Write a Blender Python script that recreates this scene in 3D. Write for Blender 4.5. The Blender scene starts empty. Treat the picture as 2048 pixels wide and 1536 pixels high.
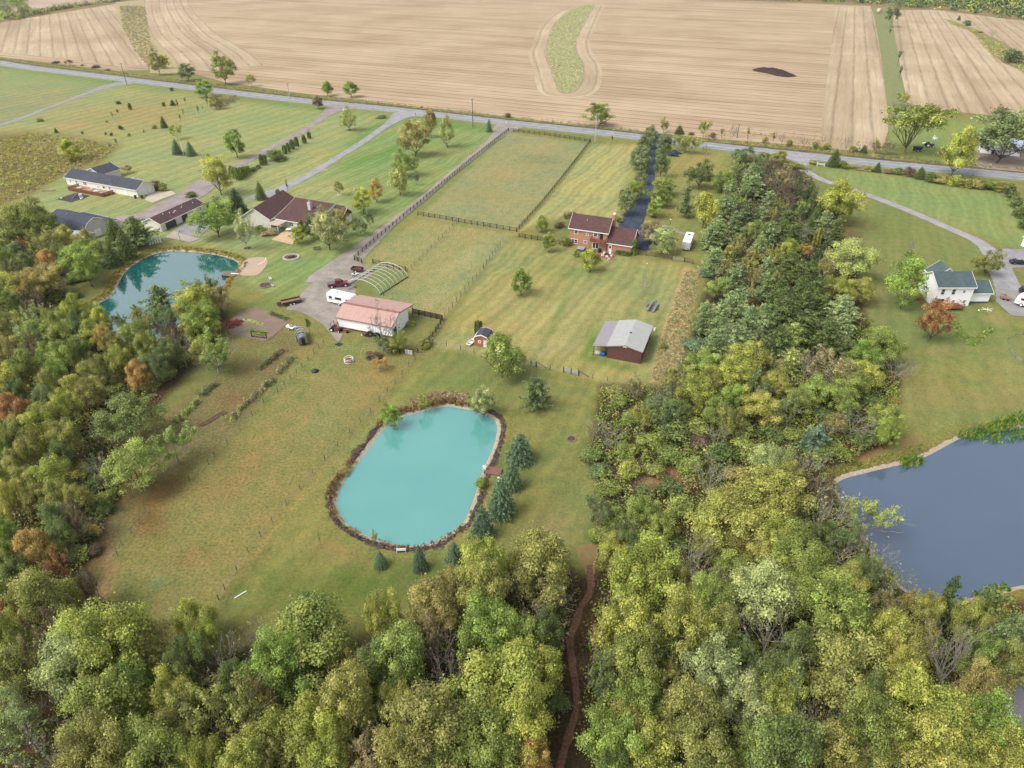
import bpy, bmesh, math, random
import numpy as np
from mathutils import Vector, Matrix
random.seed(7); RNG = np.random.default_rng(7)
sc = bpy.context.scene
COL = sc.collection
R = math.radians

# ---------------------------------------------------------------- camera
H, FPX, PITCH = 80.0, 1370.0, R(33.5)
cam_d = bpy.data.cameras.new('camera'); cam = bpy.data.objects.new('camera', cam_d); COL.objects.link(cam)
cam.location = (0, 0, H); cam.rotation_euler = (R(90) - PITCH, 0, 0)
cam_d.sensor_width = 36; cam_d.lens = 36 * FPX / 2048; cam_d.clip_start = 0.5; cam_d.clip_end = 12000
sc.camera = cam
# ---------------------------------------------------------------- sky, sun, exposure
SUN_EL, SUN_AZ = R(52), R(-116)          # azimuth clockwise from +Y
w = bpy.data.worlds.new('World'); sc.world = w; w.use_nodes = True
nt = w.node_tree; nt.nodes.clear()
out = nt.nodes.new('ShaderNodeOutputWorld'); bg = nt.nodes.new('ShaderNodeBackground')
sky = nt.nodes.new('ShaderNodeTexSky'); sky.sky_type = 'NISHITA'; sky.sun_disc = False
sky.sun_elevation = SUN_EL; sky.sun_rotation = SUN_AZ; sky.air_density = 1.0; sky.dust_density = 4.0; sky.ozone_density = 1.0
hs = nt.nodes.new('ShaderNodeHueSaturation'); hs.inputs['Saturation'].default_value = 0.27; hs.inputs['Value'].default_value = 1.0
nt.links.new(sky.outputs[0], hs.inputs['Color']); nt.links.new(hs.outputs[0], bg.inputs[0]); nt.links.new(bg.outputs[0], out.inputs[0])
bg.inputs[1].default_value = 0.15
sun_d = bpy.data.lights.new('sun', 'SUN'); sun = bpy.data.objects.new('sun', sun_d); COL.objects.link(sun)
sun_d.energy = 1.2; sun_d.angle = R(28); sun_d.color = (1.0, 0.96, 0.9)
sd_ = Vector((math.sin(SUN_AZ) * math.cos(SUN_EL), math.cos(SUN_AZ) * math.cos(SUN_EL), math.sin(SUN_EL)))
sun.rotation_euler = sd_.to_track_quat('Z', 'Y').to_euler(); sun.location = sd_ * 300
sc.view_settings.view_transform = 'Standard'; sc.view_settings.look = 'None'; sc.view_settings.gamma = 1
sc.view_settings.exposure = 0.88
sc.render.engine = 'CYCLES'
sc.cycles.max_bounces = 6; sc.cycles.diffuse_bounces = 4; sc.cycles.glossy_bounces = 2; sc.cycles.transmission_bounces = 2
sc.cycles.transparent_max_bounces = 4; sc.cycles.use_denoising = True; sc.cycles.use_adaptive_sampling = True
sc.cycles.adaptive_threshold = 0.02

# ---------------------------------------------------------------- geometry of the site: where a sight line meets the ground
fv = np.array([0, math.cos(PITCH), -math.sin(PITCH)]); uv_ = np.array([0, math.sin(PITCH), math.cos(PITCH)])
def G(x, y, z=0.0):
    d = fv + (x - 1024) / FPX * np.array([1., 0, 0]) + (768 - y) / FPX * uv_
    t = (z - H) / d[2]
    return np.array([0, 0, H]) + d * t
def proj(P):
    q = np.asarray(P, float) - np.array([0, 0, H]); dz = q @ fv
    return 1024 + FPX * q[..., 0] / dz, 768 - FPX * (q @ uv_) / dz
def depth(p): return float((np.asarray(p, float) - [0, 0, H]) @ fv)
def mpx(p): return depth(p) / FPX                   # metres per photo pixel at p
def height_at(b, ty):                                # height of a vertical thing on base b whose top shows at row ty
    k = (768 - ty) / FPX; q = np.asarray(b, float) - [0, 0, H]
    # (q.u + z uz) = k (q.f + z fz)
    return float((k * (q @ fv) - q @ uv_) / (uv_[2] - k * fv[2]))
def catmull(P, closed=False, n=8):
    P = [np.asarray(p, float) for p in P]; N = len(P); out_ = []
    rng = range(N) if closed else range(N - 1)
    for i in rng:
        if closed: a, b, c, d = P[i - 1], P[i], P[(i + 1) % N], P[(i + 2) % N]
        else: a, b, c, d = P[max(i - 1, 0)], P[i], P[i + 1], P[min(i + 2, N - 1)]
        for k in range(n):
            t = k / n
            out_.append(.5 * ((2 * b) + (c - a) * t + (2 * a - 5 * b + 4 * c - d) * t * t + (3 * b - a - 3 * c + d) * t ** 3))
    if not closed: out_.append(P[-1])
    return np.array(out_)
def inside(pts, poly):
    x, y = pts[:, 0], pts[:, 1]; r_ = np.zeros(len(pts), bool); j = len(poly) - 1
    for i in range(len(poly)):
        xi, yi = poly[i][:2]; xj, yj = poly[j][:2]
        c = ((yi > y) != (yj > y)) & (x < (xj - xi) * (y - yi) / ((yj - yi) + 1e-12) + xi); r_ ^= c; j = i
    return r_
def seg_dist(pts, poly, closed=True):
    best = np.full(len(pts), 1e9); n = len(poly)
    for i in range(n if closed else n - 1):
        a = np.array(poly[i][:2]); b = np.array(poly[(i + 1) % n][:2]); ab = b - a
        t = np.clip(((pts - a) @ ab) / (ab @ ab + 1e-12), 0, 1)
        d = np.hypot(*(pts - (a + t[:, None] * ab)).T); best = np.minimum(best, d)
    return best
def sdf(pts, poly):
    d = seg_dist(pts, poly); return np.where(inside(pts, poly), -d, d)

# ---------------------------------------------------------------- object helpers
def tag(o, label=None, cat=None, group=None, kind=None):
    if label: o['label'] = label
    if cat: o['category'] = cat
    if group: o['group'] = group
    if kind: o['kind'] = kind
    return o
def thing(name, label, cat, loc=(0, 0, 0), rz=0.0, group=None, scale=None):
    o = bpy.data.objects.new(name, None); COL.objects.link(o)
    o.location = Vector(tuple(float(c) for c in loc)); o.rotation_euler = (0, 0, rz); o.empty_display_size = .3
    if scale is not None: o.scale = scale
    return tag(o, label, cat, group)
def link(name, me, parent=None):
    o = bpy.data.objects.new(name, me); COL.objects.link(o)
    if parent is not None: o.parent = parent
    return o
def copy_tree(o, parent=None):
    c = o.copy(); COL.objects.link(c)
    if parent is not None: c.parent = parent
    for ch in list(o.children): copy_tree(ch, c)
    return c
class MB:
    def __init__(s): s.v = []; s.f = []
    def add(s, vs, fs):
        k = len(s.v); s.v += [tuple(map(float, v)) for v in vs]; s.f += [tuple(i + k for i in f) for f in fs]; return s
    def box(s, x0, x1, y0, y1, z0, z1):
        return s.add([(x0, y0, z0), (x1, y0, z0), (x1, y1, z0), (x0, y1, z0), (x0, y0, z1), (x1, y0, z1), (x1, y1, z1), (x0, y1, z1)],
                     [(0, 3, 2, 1), (4, 5, 6, 7), (0, 1, 5, 4), (1, 2, 6, 5), (2, 3, 7, 6), (3, 0, 4, 7)])
    def prism(s, poly, axis, a, b):      # poly in the two other axes, extruded along axis from a to b
        n = len(poly)
        def P(p, t):
            return {'x': (t, p[0], p[1]), 'y': (p[0], t, p[1]), 'z': (p[0], p[1], t)}[axis]
        vs = [P(p, a) for p in poly] + [P(p, b) for p in poly]
        fs = [tuple(range(n))[::-1], tuple(range(n, 2 * n))] + [(i, (i + 1) % n, n + (i + 1) % n, n + i) for i in range(n)]
        return s.add(vs, fs)
    def tube(s, pts, rad, n=6, cap=True):
        pts = [Vector(tuple(map(float, p))) for p in pts]
        if not hasattr(rad, '__len__'): rad = [rad] * len(pts)
        vs = []; fs = []
        for i, p in enumerate(pts):
            t = (pts[min(i + 1, len(pts) - 1)] - pts[max(i - 1, 0)]).normalized()
            a = t.cross(Vector((0, 0, 1)) if abs(t.z) < .9 else Vector((1, 0, 0))).normalized(); b = t.cross(a)
            for k in range(n):
                q = p + (a * math.cos(2 * math.pi * k / n) + b * math.sin(2 * math.pi * k / n)) * rad[i]; vs.append(tuple(q))
        for i in range(len(pts) - 1):
            for k in range(n): fs.append((i * n + k, i * n + (k + 1) % n, (i + 1) * n + (k + 1) % n, (i + 1) * n + k))
        if cap: fs.append(tuple(range(n))[::-1]); fs.append(tuple(range((len(pts) - 1) * n, len(pts) * n)))
        return s.add(vs, fs)
    def cyl(s, c, r, z0, z1, n=12, r2=None):
        return s.tube([(c[0], c[1], z0), (c[0], c[1], z1)], [r, r if r2 is None else r2], n)
    def wheel(s, x, y, z, r, w, axis='y', n=14):
        d = (0, w / 2, 0) if axis == 'y' else (w / 2, 0, 0)
        return s.tube([(x - d[0], y - d[1], z), (x + d[0], y + d[1], z)], r, n)
    def ball(s, c, r, n=10, m=6, sz=1.0, lump=0.0):
        vs = []; fs = []
        for i in range(m + 1):
            th = math.pi * i / m
            for k in range(n):
                ph = 2 * math.pi * k / n; q = r * (1 + lump * (random.random() - .5))
                vs.append((c[0] + q * math.sin(th) * math.cos(ph), c[1] + q * math.sin(th) * math.sin(ph), c[2] + q * sz * math.cos(th)))
        for i in range(m):
            for k in range(n): fs.append((i * n + k, i * n + (k + 1) % n, (i + 1) * n + (k + 1) % n, (i + 1) * n + k))
        return s.add(vs, fs)
    def mesh(s, name, m, smooth=False, bevel=0):
        me = bpy.data.meshes.new(name); me.from_pydata(s.v, [], s.f); me.materials.append(m)
        bm = bmesh.new(); bm.from_mesh(me)
        bmesh.ops.recalc_face_normals(bm, faces=bm.faces)
        if bevel: 
            es = [e for e in bm.edges if len(e.link_faces) == 2 and e.calc_face_angle(0) > .5]
            bmesh.ops.bevel(bm, geom=es, offset=bevel, segments=2, affect='EDGES', clamp_overlap=True)
        bm.to_mesh(me); bm.free()
        if smooth: me.shade_smooth()
        return me
    def build(s, name, m, parent=None, smooth=False, bevel=0):
        return link(name, s.mesh(name, m, smooth, bevel), parent)
def npmesh(name, V, F, m, attrs=None):
    me = bpy.data.meshes.new(name); V = np.asarray(V, np.float32); F = np.asarray(F, np.int32); n, k = F.shape
    me.vertices.add(len(V)); me.vertices.foreach_set('co', V.ravel())
    me.loops.add(n * k); me.loops.foreach_set('vertex_index', F.ravel())
    me.polygons.add(n); me.polygons.foreach_set('loop_start', np.arange(n, dtype=np.int32) * k)
    try: me.polygons.foreach_set('loop_total', np.full(n, k, np.int32))
    except Exception: pass
    me.update(calc_edges=True); me.materials.append(m)
    for an, (dom, typ, dat) in (attrs or {}).items():
        a = me.attributes.new(an, typ, dom)
        a.data.foreach_set('color' if typ == 'FLOAT_COLOR' else 'vector' if typ == 'FLOAT_VECTOR' else 'value', np.asarray(dat, np.float32).ravel())
    return me

# ---------------------------------------------------------------- materials
ALB = 0.62
def lin(c): c = c / 255.; return c / 12.92 if c <= .04045 else ((c + .055) / 1.055) ** 2.4
def C(r, g, b, k=None):
    k = ALB if k is None else k
    return (lin(r) * k, lin(g) * k, lin(b) * k, 1.0)
class N:       # tiny node-tree helper
    def __init__(s, name):
        s.m = bpy.data.materials.new(name); s.m.use_nodes = True; s.t = s.m.node_tree; s.t.nodes.clear()
        s.out = s.t.nodes.new('ShaderNodeOutputMaterial'); s.b = s.t.nodes.new('ShaderNodeBsdfPrincipled')
        s.t.links.new(s.b.outputs[0], s.out.inputs[0]); s.co = s.t.nodes.new('ShaderNodeTexCoord')
    def n(s, t, **kw):
        x = s.t.nodes.new('ShaderNode' + t)
        for k, v in kw.items(): setattr(x, k, v)
        return x
    def l(s, a, b): s.t.links.new(a, b)
    def noise(s, scale, detail=3, vec=None, rough=.55):
        x = s.n('TexNoise'); x.inputs['Scale'].default_value = scale; x.inputs['Detail'].default_value = detail; x.inputs['Roughness'].default_value = rough
        s.l(vec if vec is not None else s.co.outputs['Object'], x.inputs['Vector']); return x.outputs['Fac']
    def ramp(s, fac, lo, hi, a=0.0, b=1.0):
        x = s.n('MapRange'); x.inputs['From Min'].default_value = lo; x.inputs['From Max'].default_value = hi
        x.inputs['To Min'].default_value = a; x.inputs['To Max'].default_value = b; s.l(fac, x.inputs['Value']); return x.outputs[0]
    def mix(s, fac, a, b, mode='MIX'):
        x = s.n('Mix'); x.data_type = 'RGBA'; x.blend_type = mode
        for sock, v in ((x.inputs['Factor'], fac), (x.inputs['A'], a), (x.inputs['B'], b)):
            sock = [q for q in x.inputs if q.name == sock.name and q.type == ('VALUE' if sock.name == 'Factor' else 'RGBA')][0]
            if isinstance(v, (tuple, float, int)): sock.default_value = v
            else: s.l(v, sock)
        return [q for q in x.outputs if q.type == 'RGBA'][0]
    def math(s, op, a, b=0.0):
        x = s.n('Math', operation=op)
        for i, v in enumerate((a, b)):
            if isinstance(v, (float, int)): x.inputs[i].default_value = v
            else: s.l(v, x.inputs[i])
        return x.outputs[0]
    def bump(s, fac, strength=.3, dist=.1):
        x = s.n('Bump'); x.inputs['Strength'].default_value = strength; x.inputs['Distance'].default_value = dist
        s.l(fac, x.inputs['Height']); s.l(x.outputs[0], s.b.inputs['Normal'])
    def mapping(s, sx, sy, sz, src=None, rz=0):
        x = s.n('Mapping'); x.inputs['Scale'].default_value = (sx, sy, sz); x.inputs['Rotation'].default_value = (0, 0, rz)
        s.l(src if src is not None else s.co.outputs['Object'], x.inputs['Vector']); return x.outputs[0]
    def attr(s, name, out_='Fac'):
        x = s.n('Attribute'); x.attribute_name = name; return x.outputs[out_]
MATS = {}
def M(name, rgb=(128, 128, 128), rough=.8, var=.18, scale=1.5, metal=0, k=None, bump=0, stretch=None, spec=.3):
    if name in MATS: return MATS[name]
    s = N(name); a = C(*rgb, k=k)
    vec = s.mapping(*stretch) if stretch else None
    f = s.noise(scale, 4, vec); f2 = s.noise(scale * 7, 2, vec)
    lo = tuple(c * (1 - var) for c in a[:3]) + (1,); hi = tuple(min(1, c * (1 + var)) for c in a[:3]) + (1,)
    c1 = s.mix(s.ramp(f, .3, .7), lo, hi); c2 = s.mix(s.ramp(f2, .3, .7, 0, .5), c1, lo)
    s.l(c2, s.b.inputs['Base Color']); s.b.inputs['Roughness'].default_value = rough; s.b.inputs['Metallic'].default_value = metal
    s.b.inputs['Specular IOR Level'].default_value = spec
    if bump: s.bump(f2, bump, .05)
    MATS[name] = s.m; return s.m
def M_lines(name, rgb, rgb2, period, axis=0, rough=.6, width=.12, var=.12, rz=0, metal=0, k=None):   # siding, roof ribs, boards
    if name in MATS: return MATS[name]
    s = N(name); sep = s.n('SeparateXYZ'); s.l(s.mapping(1, 1, 1, None, rz), sep.inputs[0])
    fr = s.math('FRACT', s.math('DIVIDE', sep.outputs[axis], period)); line = s.math('LESS_THAN', fr, width)
    a = C(*rgb, k=k); f = s.noise(.9, 5); lo = tuple(c * (1 - var) for c in a[:3]) + (1,); hi = tuple(min(1, c * (1 + var)) for c in a[:3]) + (1,)
    base = s.mix(s.ramp(f, .3, .7), lo, hi); s.l(s.mix(line, base, C(*rgb2, k=k)), s.b.inputs['Base Color'])
    s.b.inputs['Roughness'].default_value = rough; s.b.inputs['Metallic'].default_value = metal; s.bump(fr, .25, .03); MATS[name] = s.m; return s.m
def M_shingle(name, rgb, streak=.3):
    if name in MATS: return MATS[name]
    s = N(name); a = C(*rgb)
    br = s.n('TexBrick'); s.l(s.mapping(1, 1, 1), br.inputs['Vector']); br.inputs['Scale'].default_value = 1.0
    br.inputs['Brick Width'].default_value = .9; br.inputs['Row Height'].default_value = .3; br.inputs['Mortar Size'].default_value = .012
    br.inputs['Color1'].default_value = tuple(c * .82 for c in a[:3]) + (1,); br.inputs['Color2'].default_value = tuple(c * 1.15 for c in a[:3]) + (1,)
    br.inputs['Mortar'].default_value = tuple(c * .6 for c in a[:3]) + (1,)
    f = s.noise(.35, 5); f2 = s.noise(6, 3)
    c1 = s.mix(s.ramp(f, .3, .75, 0, streak), br.outputs['Color'], tuple(min(1, c * 1.7) for c in a[:3]) + (1,))
    c2 = s.mix(s.ramp(f2, .35, .7, 0, .45), c1, tuple(c * .6 for c in a[:3]) + (1,))
    s.l(c2, s.b.inputs['Base Color']); s.b.inputs['Roughness'].default_value = .9; s.b.inputs['Specular IOR Level'].default_value = .15
    MATS[name] = s.m; return s.m
def M_brick():
    if 'brick' in MATS: return MATS['brick']
    s = N('brick'); br = s.n('TexBrick')
    mp = s.n('Mapping'); mp.inputs['Rotation'].default_value = (R(90), 0, 0); s.l(s.co.outputs['Object'], mp.inputs['Vector']); s.l(mp.outputs[0], br.inputs['Vector'])
    br.inputs['Scale'].default_value = 1; br.inputs['Brick Width'].default_value = .42; br.inputs['Row Height'].default_value = .14; br.inputs['Mortar Size'].default_value = .012
    br.inputs['Color1'].default_value = C(198, 138, 106); br.inputs['Color2'].default_value = C(216, 158, 124); br.inputs['Mortar'].default_value = C(190, 165, 145)
    f = s.noise(.8, 4); s.l(s.mix(s.ramp(f, .3, .7, 0, .35), br.outputs['Color'], C(180, 122, 94)), s.b.inputs['Base Color'])
    s.b.inputs['Roughness'].default_value = .9; MATS['brick'] = s.m; return s.m
GLASS = None
def m_glass():
    global GLASS
    if GLASS is None:
        s = N('window_glass'); f = s.noise(.7, 2); s.l(s.mix(s.ramp(f, .3, .7), C(38, 44, 50), C(70, 78, 86)), s.b.inputs['Base Color'])
        s.b.inputs['Roughness'].default_value = .08; s.b.inputs['Specular IOR Level'].default_value = .8; GLASS = s.m
    return GLASS
def m_leaf(name, trans=.3):
    s = N(name); oi = s.n('ObjectInfo'); t = s.attr('tint'); h = s.attr('hue')
    hv = s.n('HueSaturation'); s.l(oi.outputs['Color'], hv.inputs['Color'])
    s.l(s.ramp(h, 0, 1, .474, .53), hv.inputs['Hue']); s.l(s.ramp(t, 0, 1, .45, 1.7), hv.inputs['Value']); hv.inputs['Saturation'].default_value = .94
    s.l(hv.outputs[0], s.b.inputs['Base Color']); s.b.inputs['Roughness'].default_value = .65; s.b.inputs['Specular IOR Level'].default_value = .2
    tr = s.n('BsdfTranslucent'); s.l(hv.outputs[0], tr.inputs[0]); mx = s.n('MixShader'); mx.inputs[0].default_value = trans
    s.l(s.b.outputs[0], mx.inputs[1]); s.l(tr.outputs[0], mx.inputs[2]); s.l(mx.outputs[0], s.out.inputs[0]); return s.m
def m_vcol(name, var=.25, scale=2.0, rough=.85):
    s = N(name); c = s.attr('col', 'Color'); f = s.noise(scale, 3)
    hv = s.n('HueSaturation'); s.l(c, hv.inputs['Color']); s.l(s.ramp(f, .25, .75, 1 - var, 1 + var), hv.inputs['Value'])
    s.l(hv.outputs[0], s.b.inputs['Base Color']); s.b.inputs['Roughness'].default_value = rough; s.b.inputs['Specular IOR Level'].default_value = .15; return s.m
LEAF = m_leaf('foliage', .36); NEEDLE = m_leaf('needles', .42); MASS = m_vcol('leafy_mass')
BARK = M('bark', (118, 104, 90), .95, .3, 3, k=.5); BARKG = M('pale_bark', (178, 170, 158), .9, .25, 4, k=.6)
WHITE = M('white_paint', (238, 238, 234), .5, .05, 1.2, k=.85); TRIM = M('white_trim', (235, 235, 230), .5, .04, 2, k=.85)
DARKWOOD = M('dark_fence_wood', (72, 60, 54), .9, .3, 2); BROWNWOOD = M('weathered_wood', (128, 104, 88), .9, .25, 2)
BLACK = M('black_rubber', (38, 38, 40), .8, .15, 3); STEEL = M('galvanised_steel', (175, 180, 186), .45, .1, 3, metal=.5)
DARKMET = M('dark_metal', (60, 62, 66), .5, .15, 3, metal=.3)

# ---------------------------------------------------------------- water bodies (world outlines)
WZ = -0.5
POND = {}
POND['mid'] = [(803,834),(843,824),(867,817),(892,813),(922,817),(954,824),(984,837),(994,852),(991,879),(981,908),(969,933),(959,960),(951,987),(939,1020),(928,1042),(904,1064),(867,1084),(830,1091),(793,1089),(756,1079),(719,1064),(689,1042),(676,1017),(674,997),(682,973),(697,950),(719,923),(739,896),(766,861),(780,846)]
POND['left'] = [(236,570),(250,545),(275,525),(310,508),(350,503),(400,506),(445,513),(476,526),(472,543),(455,556),(440,580),(405,615),(350,655),(300,685),(230,680),(170,655),(160,625),(195,608),(222,592)]
POND['right'] = [(1672,968),(1740,944),(1800,930),(1850,914),(1885,896),(1915,880),(1950,868),(2010,862),(2100,850),(2300,850),(2500,960),(2420,1110),(2200,1150),(2048,1170),(1990,1184),(1920,1200),(1870,1200),(1820,1185),(1775,1140),(1735,1085),(1700,1020)]
POND['small'] = [(1985,1400),(2015,1365),(2060,1345),(2130,1360),(2160,1430),(2100,1480),(2020,1465),(1990,1430)]
PW = {k: catmull([G(x, y, WZ)[:2] for x, y in v], True, 6) for k, v in POND.items()}
def pond_sd(pts):
    d = np.full(len(pts), 1e9); which = np.zeros(len(pts), int)
    for i, k in enumerate(PW):
        poly = PW[k]; lo = poly.min(0) - 12; hi = poly.max(0) + 12
        m = (pts[:, 0] > lo[0]) & (pts[:, 0] < hi[0]) & (pts[:, 1] > lo[1]) & (pts[:, 1] < hi[1])
        if m.any():
            s_ = sdf(pts[m], poly); dd = d[m]; ww = which[m]; c = s_ < dd; dd[c] = s_[c]; ww[c] = i; d[m] = dd; which[m] = ww
    return d, which
def ground_z(pts):
    d, _ = pond_sd(np.asarray(pts, float)); return np.where(d < 1.6, np.clip(WZ + d * .3125, -2.2, 0), 0)

# ---------------------------------------------------------------- ground sheet
def axis_pts(lo, hi, core_lo, core_hi, step, g=1.045):
    a = list(np.arange(core_lo, core_hi + 1e-6, step)); s = step; x = a[-1]
    while x < hi: s *= g; x += s; a.append(min(x, hi))
    s = step; x = a[0]; b = []
    while x > lo: s *= g; x -= s; b.append(max(x, lo))
    return np.array(b[::-1] + a)
gx = axis_pts(-6000, 6000, -150, 190, .95); gy = axis_pts(-1500, 9000, 20, 300, .95)
X, Y = np.meshgrid(gx, gy); GP = np.stack([X.ravel(), Y.ravel()], 1)
pd, pw_ = pond_sd(GP)
GZ = np.where(pd < 1.6, np.clip(WZ + pd * .3125, -2.2, 0), 0)
P3 = np.column_stack([GP, np.zeros(len(GP))])
fr = (P3 - [0, 0, H]) @ fv; ok_ = fr > 5
px_, py_ = proj(P3); px_ = np.where(ok_, px_, 1024); py_ = np.where(ok_, np.clip(py_, -130, 1800), 1800)
PIX = np.stack([px_, py_], 1)
gcol = np.tile(np.array(C(136, 138, 84)[:3]), (len(GP), 1))
rough_a = np.zeros(len(GP)); mow_a = np.full(len(GP), .3)
def paint(cols, s, rgb, k=None): return gcol * (1 - s[:, None]) + np.array(C(*rgb, k=k)[:3]) * s[:, None]
def zone(poly, rgb, feather=6, strength=1.0, rough=None, mow=None, k=None):
    global gcol, rough_a, mow_a
    poly = np.array(poly, float); lo = poly.min(0) - feather * 3; hi = poly.max(0) + feather * 3
    m = (px_ > lo[0]) & (px_ < hi[0]) & (py_ > lo[1]) & (py_ < hi[1]); s = np.zeros(len(GP))
    s[m] = np.clip(.5 - sdf(PIX[m], poly) / (2 * feather), 0, 1) * strength
    gcol = paint(gcol, s, rgb, k)
    if rough is not None: rough_a = rough_a * (1 - s) + rough * s
    if mow is not None: mow_a = mow_a * (1 - s) + mow * s
def blob(cx, cy, rx, ry, rgb, strength=.8, ang=0):
    global gcol
    a = R(ang); dx = px_ - cx; dy = py_ - cy; u = (dx * math.cos(a) + dy * math.sin(a)) / rx; v = (-dx * math.sin(a) + dy * math.cos(a)) / ry
    gcol = paint(gcol, strength * np.exp(-(u * u + v * v) ** 1.3), rgb)
# general tone front to back; vignette falloff darkened into the front's colour
zone([(-900,900),(3000,900),(3000,2500),(-900,2500)], (118,120,68), 150)
zone([(-2000,-140),(3000,-140),(3000,60),(-2000,60)], (150,130,100), 20)
LAWN1 = [(-500,60),(-60,128),(230,160),(500,205),(800,228),(1010,262),(708,515),(640,575),(560,600),(480,560),(420,500),(330,480),(220,520),(90,500),(-60,470),(-300,330)]
zone(LAWN1, (158,166,112), 8, mow=.9)
zone([(-300,130),(-20,135),(230,165),(120,200),(20,245),(-300,330)], (150,160,108), 8)
zone([(-40,190),(120,178),(200,170),(180,195),(60,235),(-40,265)], (152,148,112), 14, .5)
blob(120,148,260,9,(120,150,70),.8,9)
blob(230,235,150,40,(162,148,100),.7,-12); blob(150,250,60,25,(168,150,105),.5); blob(330,230,60,30,(158,142,98),.5)
blob(560,230,120,22,(150,162,104),.6,-10); blob(430,340,150,14,(150,160,100),.5,-35)
zone([(800,236),(1000,268),(860,400),(730,500),(640,560),(520,570),(560,520),(700,440),(690,360),(600,330)], (140,158,96), 20, .8)
blob(740,265,60,14,(118,150,78),.8,-30); blob(790,300,50,12,(112,148,74),.8,-28); blob(720,320,40,9,(112,146,74),.7,-20)
blob(600,345,90,10,(172,172,118),.5,-33); blob(560,380,90,8,(176,176,120),.4,-33); blob(350,430,120,40,(150,156,102),.5)
blob(480,540,90,30,(128,148,84),.6); blob(600,480,70,30,(132,150,86),.6,-30); blob(900,250,120,9,(112,146,66),.7,7); blob(620,215,120,7,(120,150,72),.5,8)
blob(560,590,70,16,(122,146,78),.7,-30)
# rough ground upper left
zone([(-300,290),(60,262),(240,290),(200,330),(140,345),(70,385),(-20,425),(-300,520)], (128,116,70), 10, rough=1, mow=0)
blob(110,285,60,12,(140,135,105),.6)
# paddocks (grazed)
PAD1 = [(1018,264),(1178,288),(1034,464),(838,434)]
zone(PAD1, (156,156,112), 3, rough=.5, mow=.2)
blob(1085,320,45,12,(128,140,100),.6); blob(1000,355,60,18,(166,152,108),.6,-10); blob(960,390,60,14,(160,150,100),.6); blob(900,420,40,10,(150,160,110),.5)
zone([(1180,290),(1300,290),(1270,450),(1130,430),(1036,465)], (168,166,112), 4, mow=1)
blob(1210,360,40,60,(178,176,120),.5,20); blob(1250,400,12,60,(140,154,88),.6,12)
PAD2 = [(838,438),(1030,468),(1008,490),(885,640),(815,620),(760,600),(712,524)]
zone(PAD2, (156,154,106), 4, rough=.6, mow=.2)
blob(930,520,60,18,(176,168,120),.7,-30); blob(800,500,50,14,(164,160,112),.5,-25); blob(870,590,40,14,(172,164,116),.6,-35); blob(770,560,45,30,(124,148,88),.8,-30)
# brick house grounds and east yard
zone([(1030,480),(1140,490),(1280,520),(1385,530),(1305,760),(1200,765),(1040,725),(865,692),(1006,492)], (158,156,102), 5, mow=1)
zone([(1240,470),(1330,290),(1460,300),(1420,520),(1280,515)], (146,148,90), 10, .9, mow=.5)
blob(1400,330,60,40,(164,150,102),.5); blob(1440,400,12,60,(118,138,70),.7,15); blob(1380,470,40,30,(134,142,84),.6)
blob(1100,530,60,22,(140,150,94),.6); blob(1080,640,80,24,(178,168,118),.6,-12); blob(1100,690,60,16,(176,166,120),.6); blob(1010,600,40,24,(172,160,112),.5,-30)
blob(1180,600,50,30,(170,162,112),.5); blob(1120,620,8,70,(128,150,82),.7,25); blob(1030,650,50,14,(170,154,104),.5); blob(1160,545,60,14,(134,150,88),.6)
blob(1350,600,16,60,(176,166,118),.6,20); blob(1180,690,10,40,(100,138,60),.8,25); blob(1215,725,60,7,(104,140,62),.7,14); blob(1310,690,12,50,(122,138,76),.6,15)
# middle: big pasture
PAST = [(600,690),(640,660),(700,670),(770,700),(860,700),(650,960),(560,1060),(430,1215),(380,1290),(220,1270),(190,1240),(205,1120),(260,1020),(380,950),(500,800)]
zone(PAST, (142,136,86), 8, rough=.5, mow=.1)
blob(700,780,70,30,(160,142,94),.6,-20); blob(560,880,90,34,(150,136,88),.5,-30); blob(460,960,90,36,(148,126,84),.55,-35); blob(390,1110,60,22,(144,118,78),.6,-15)
blob(330,1080,60,30,(138,132,78),.5); blob(640,840,60,22,(150,148,96),.6,-30); blob(520,1010,50,24,(144,134,84),.6,-35); blob(300,1040,40,40,(128,92,64),.7,-40)
blob(600,730,90,14,(132,146,84),.6,10); blob(500,820,14,90,(120,134,74),.4,50); blob(720,700,70,16,(138,148,88),.7,8); blob(640,760,30,8,(176,156,110),.5,10)
blob(312,1166,14,10,(118,142,96),.8); blob(260,1200,50,40,(126,130,76),.6); blob(470,1080,70,30,(138,136,84),.5,-35)
zone([(210,900),(300,850),(420,760),(470,690),(560,640),(600,690),(480,860),(380,930),(260,1010),(190,1230),(175,1240),(210,1080)], (128,120,82), 8, rough=.6, mow=0)
blob(330,980,60,22,(120,88,60),.8,-30); blob(230,990,40,20,(118,86,58),.8); blob(470,800,30,14,(134,104,78),.7); blob(210,1160,12,90,(172,140,110),.7,10); blob(190,1100,26,60,(120,86,64),.7,15)
blob(450,740,60,20,(126,134,78),.6,-35); blob(530,700,30,14,(128,140,80),.6)
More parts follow.
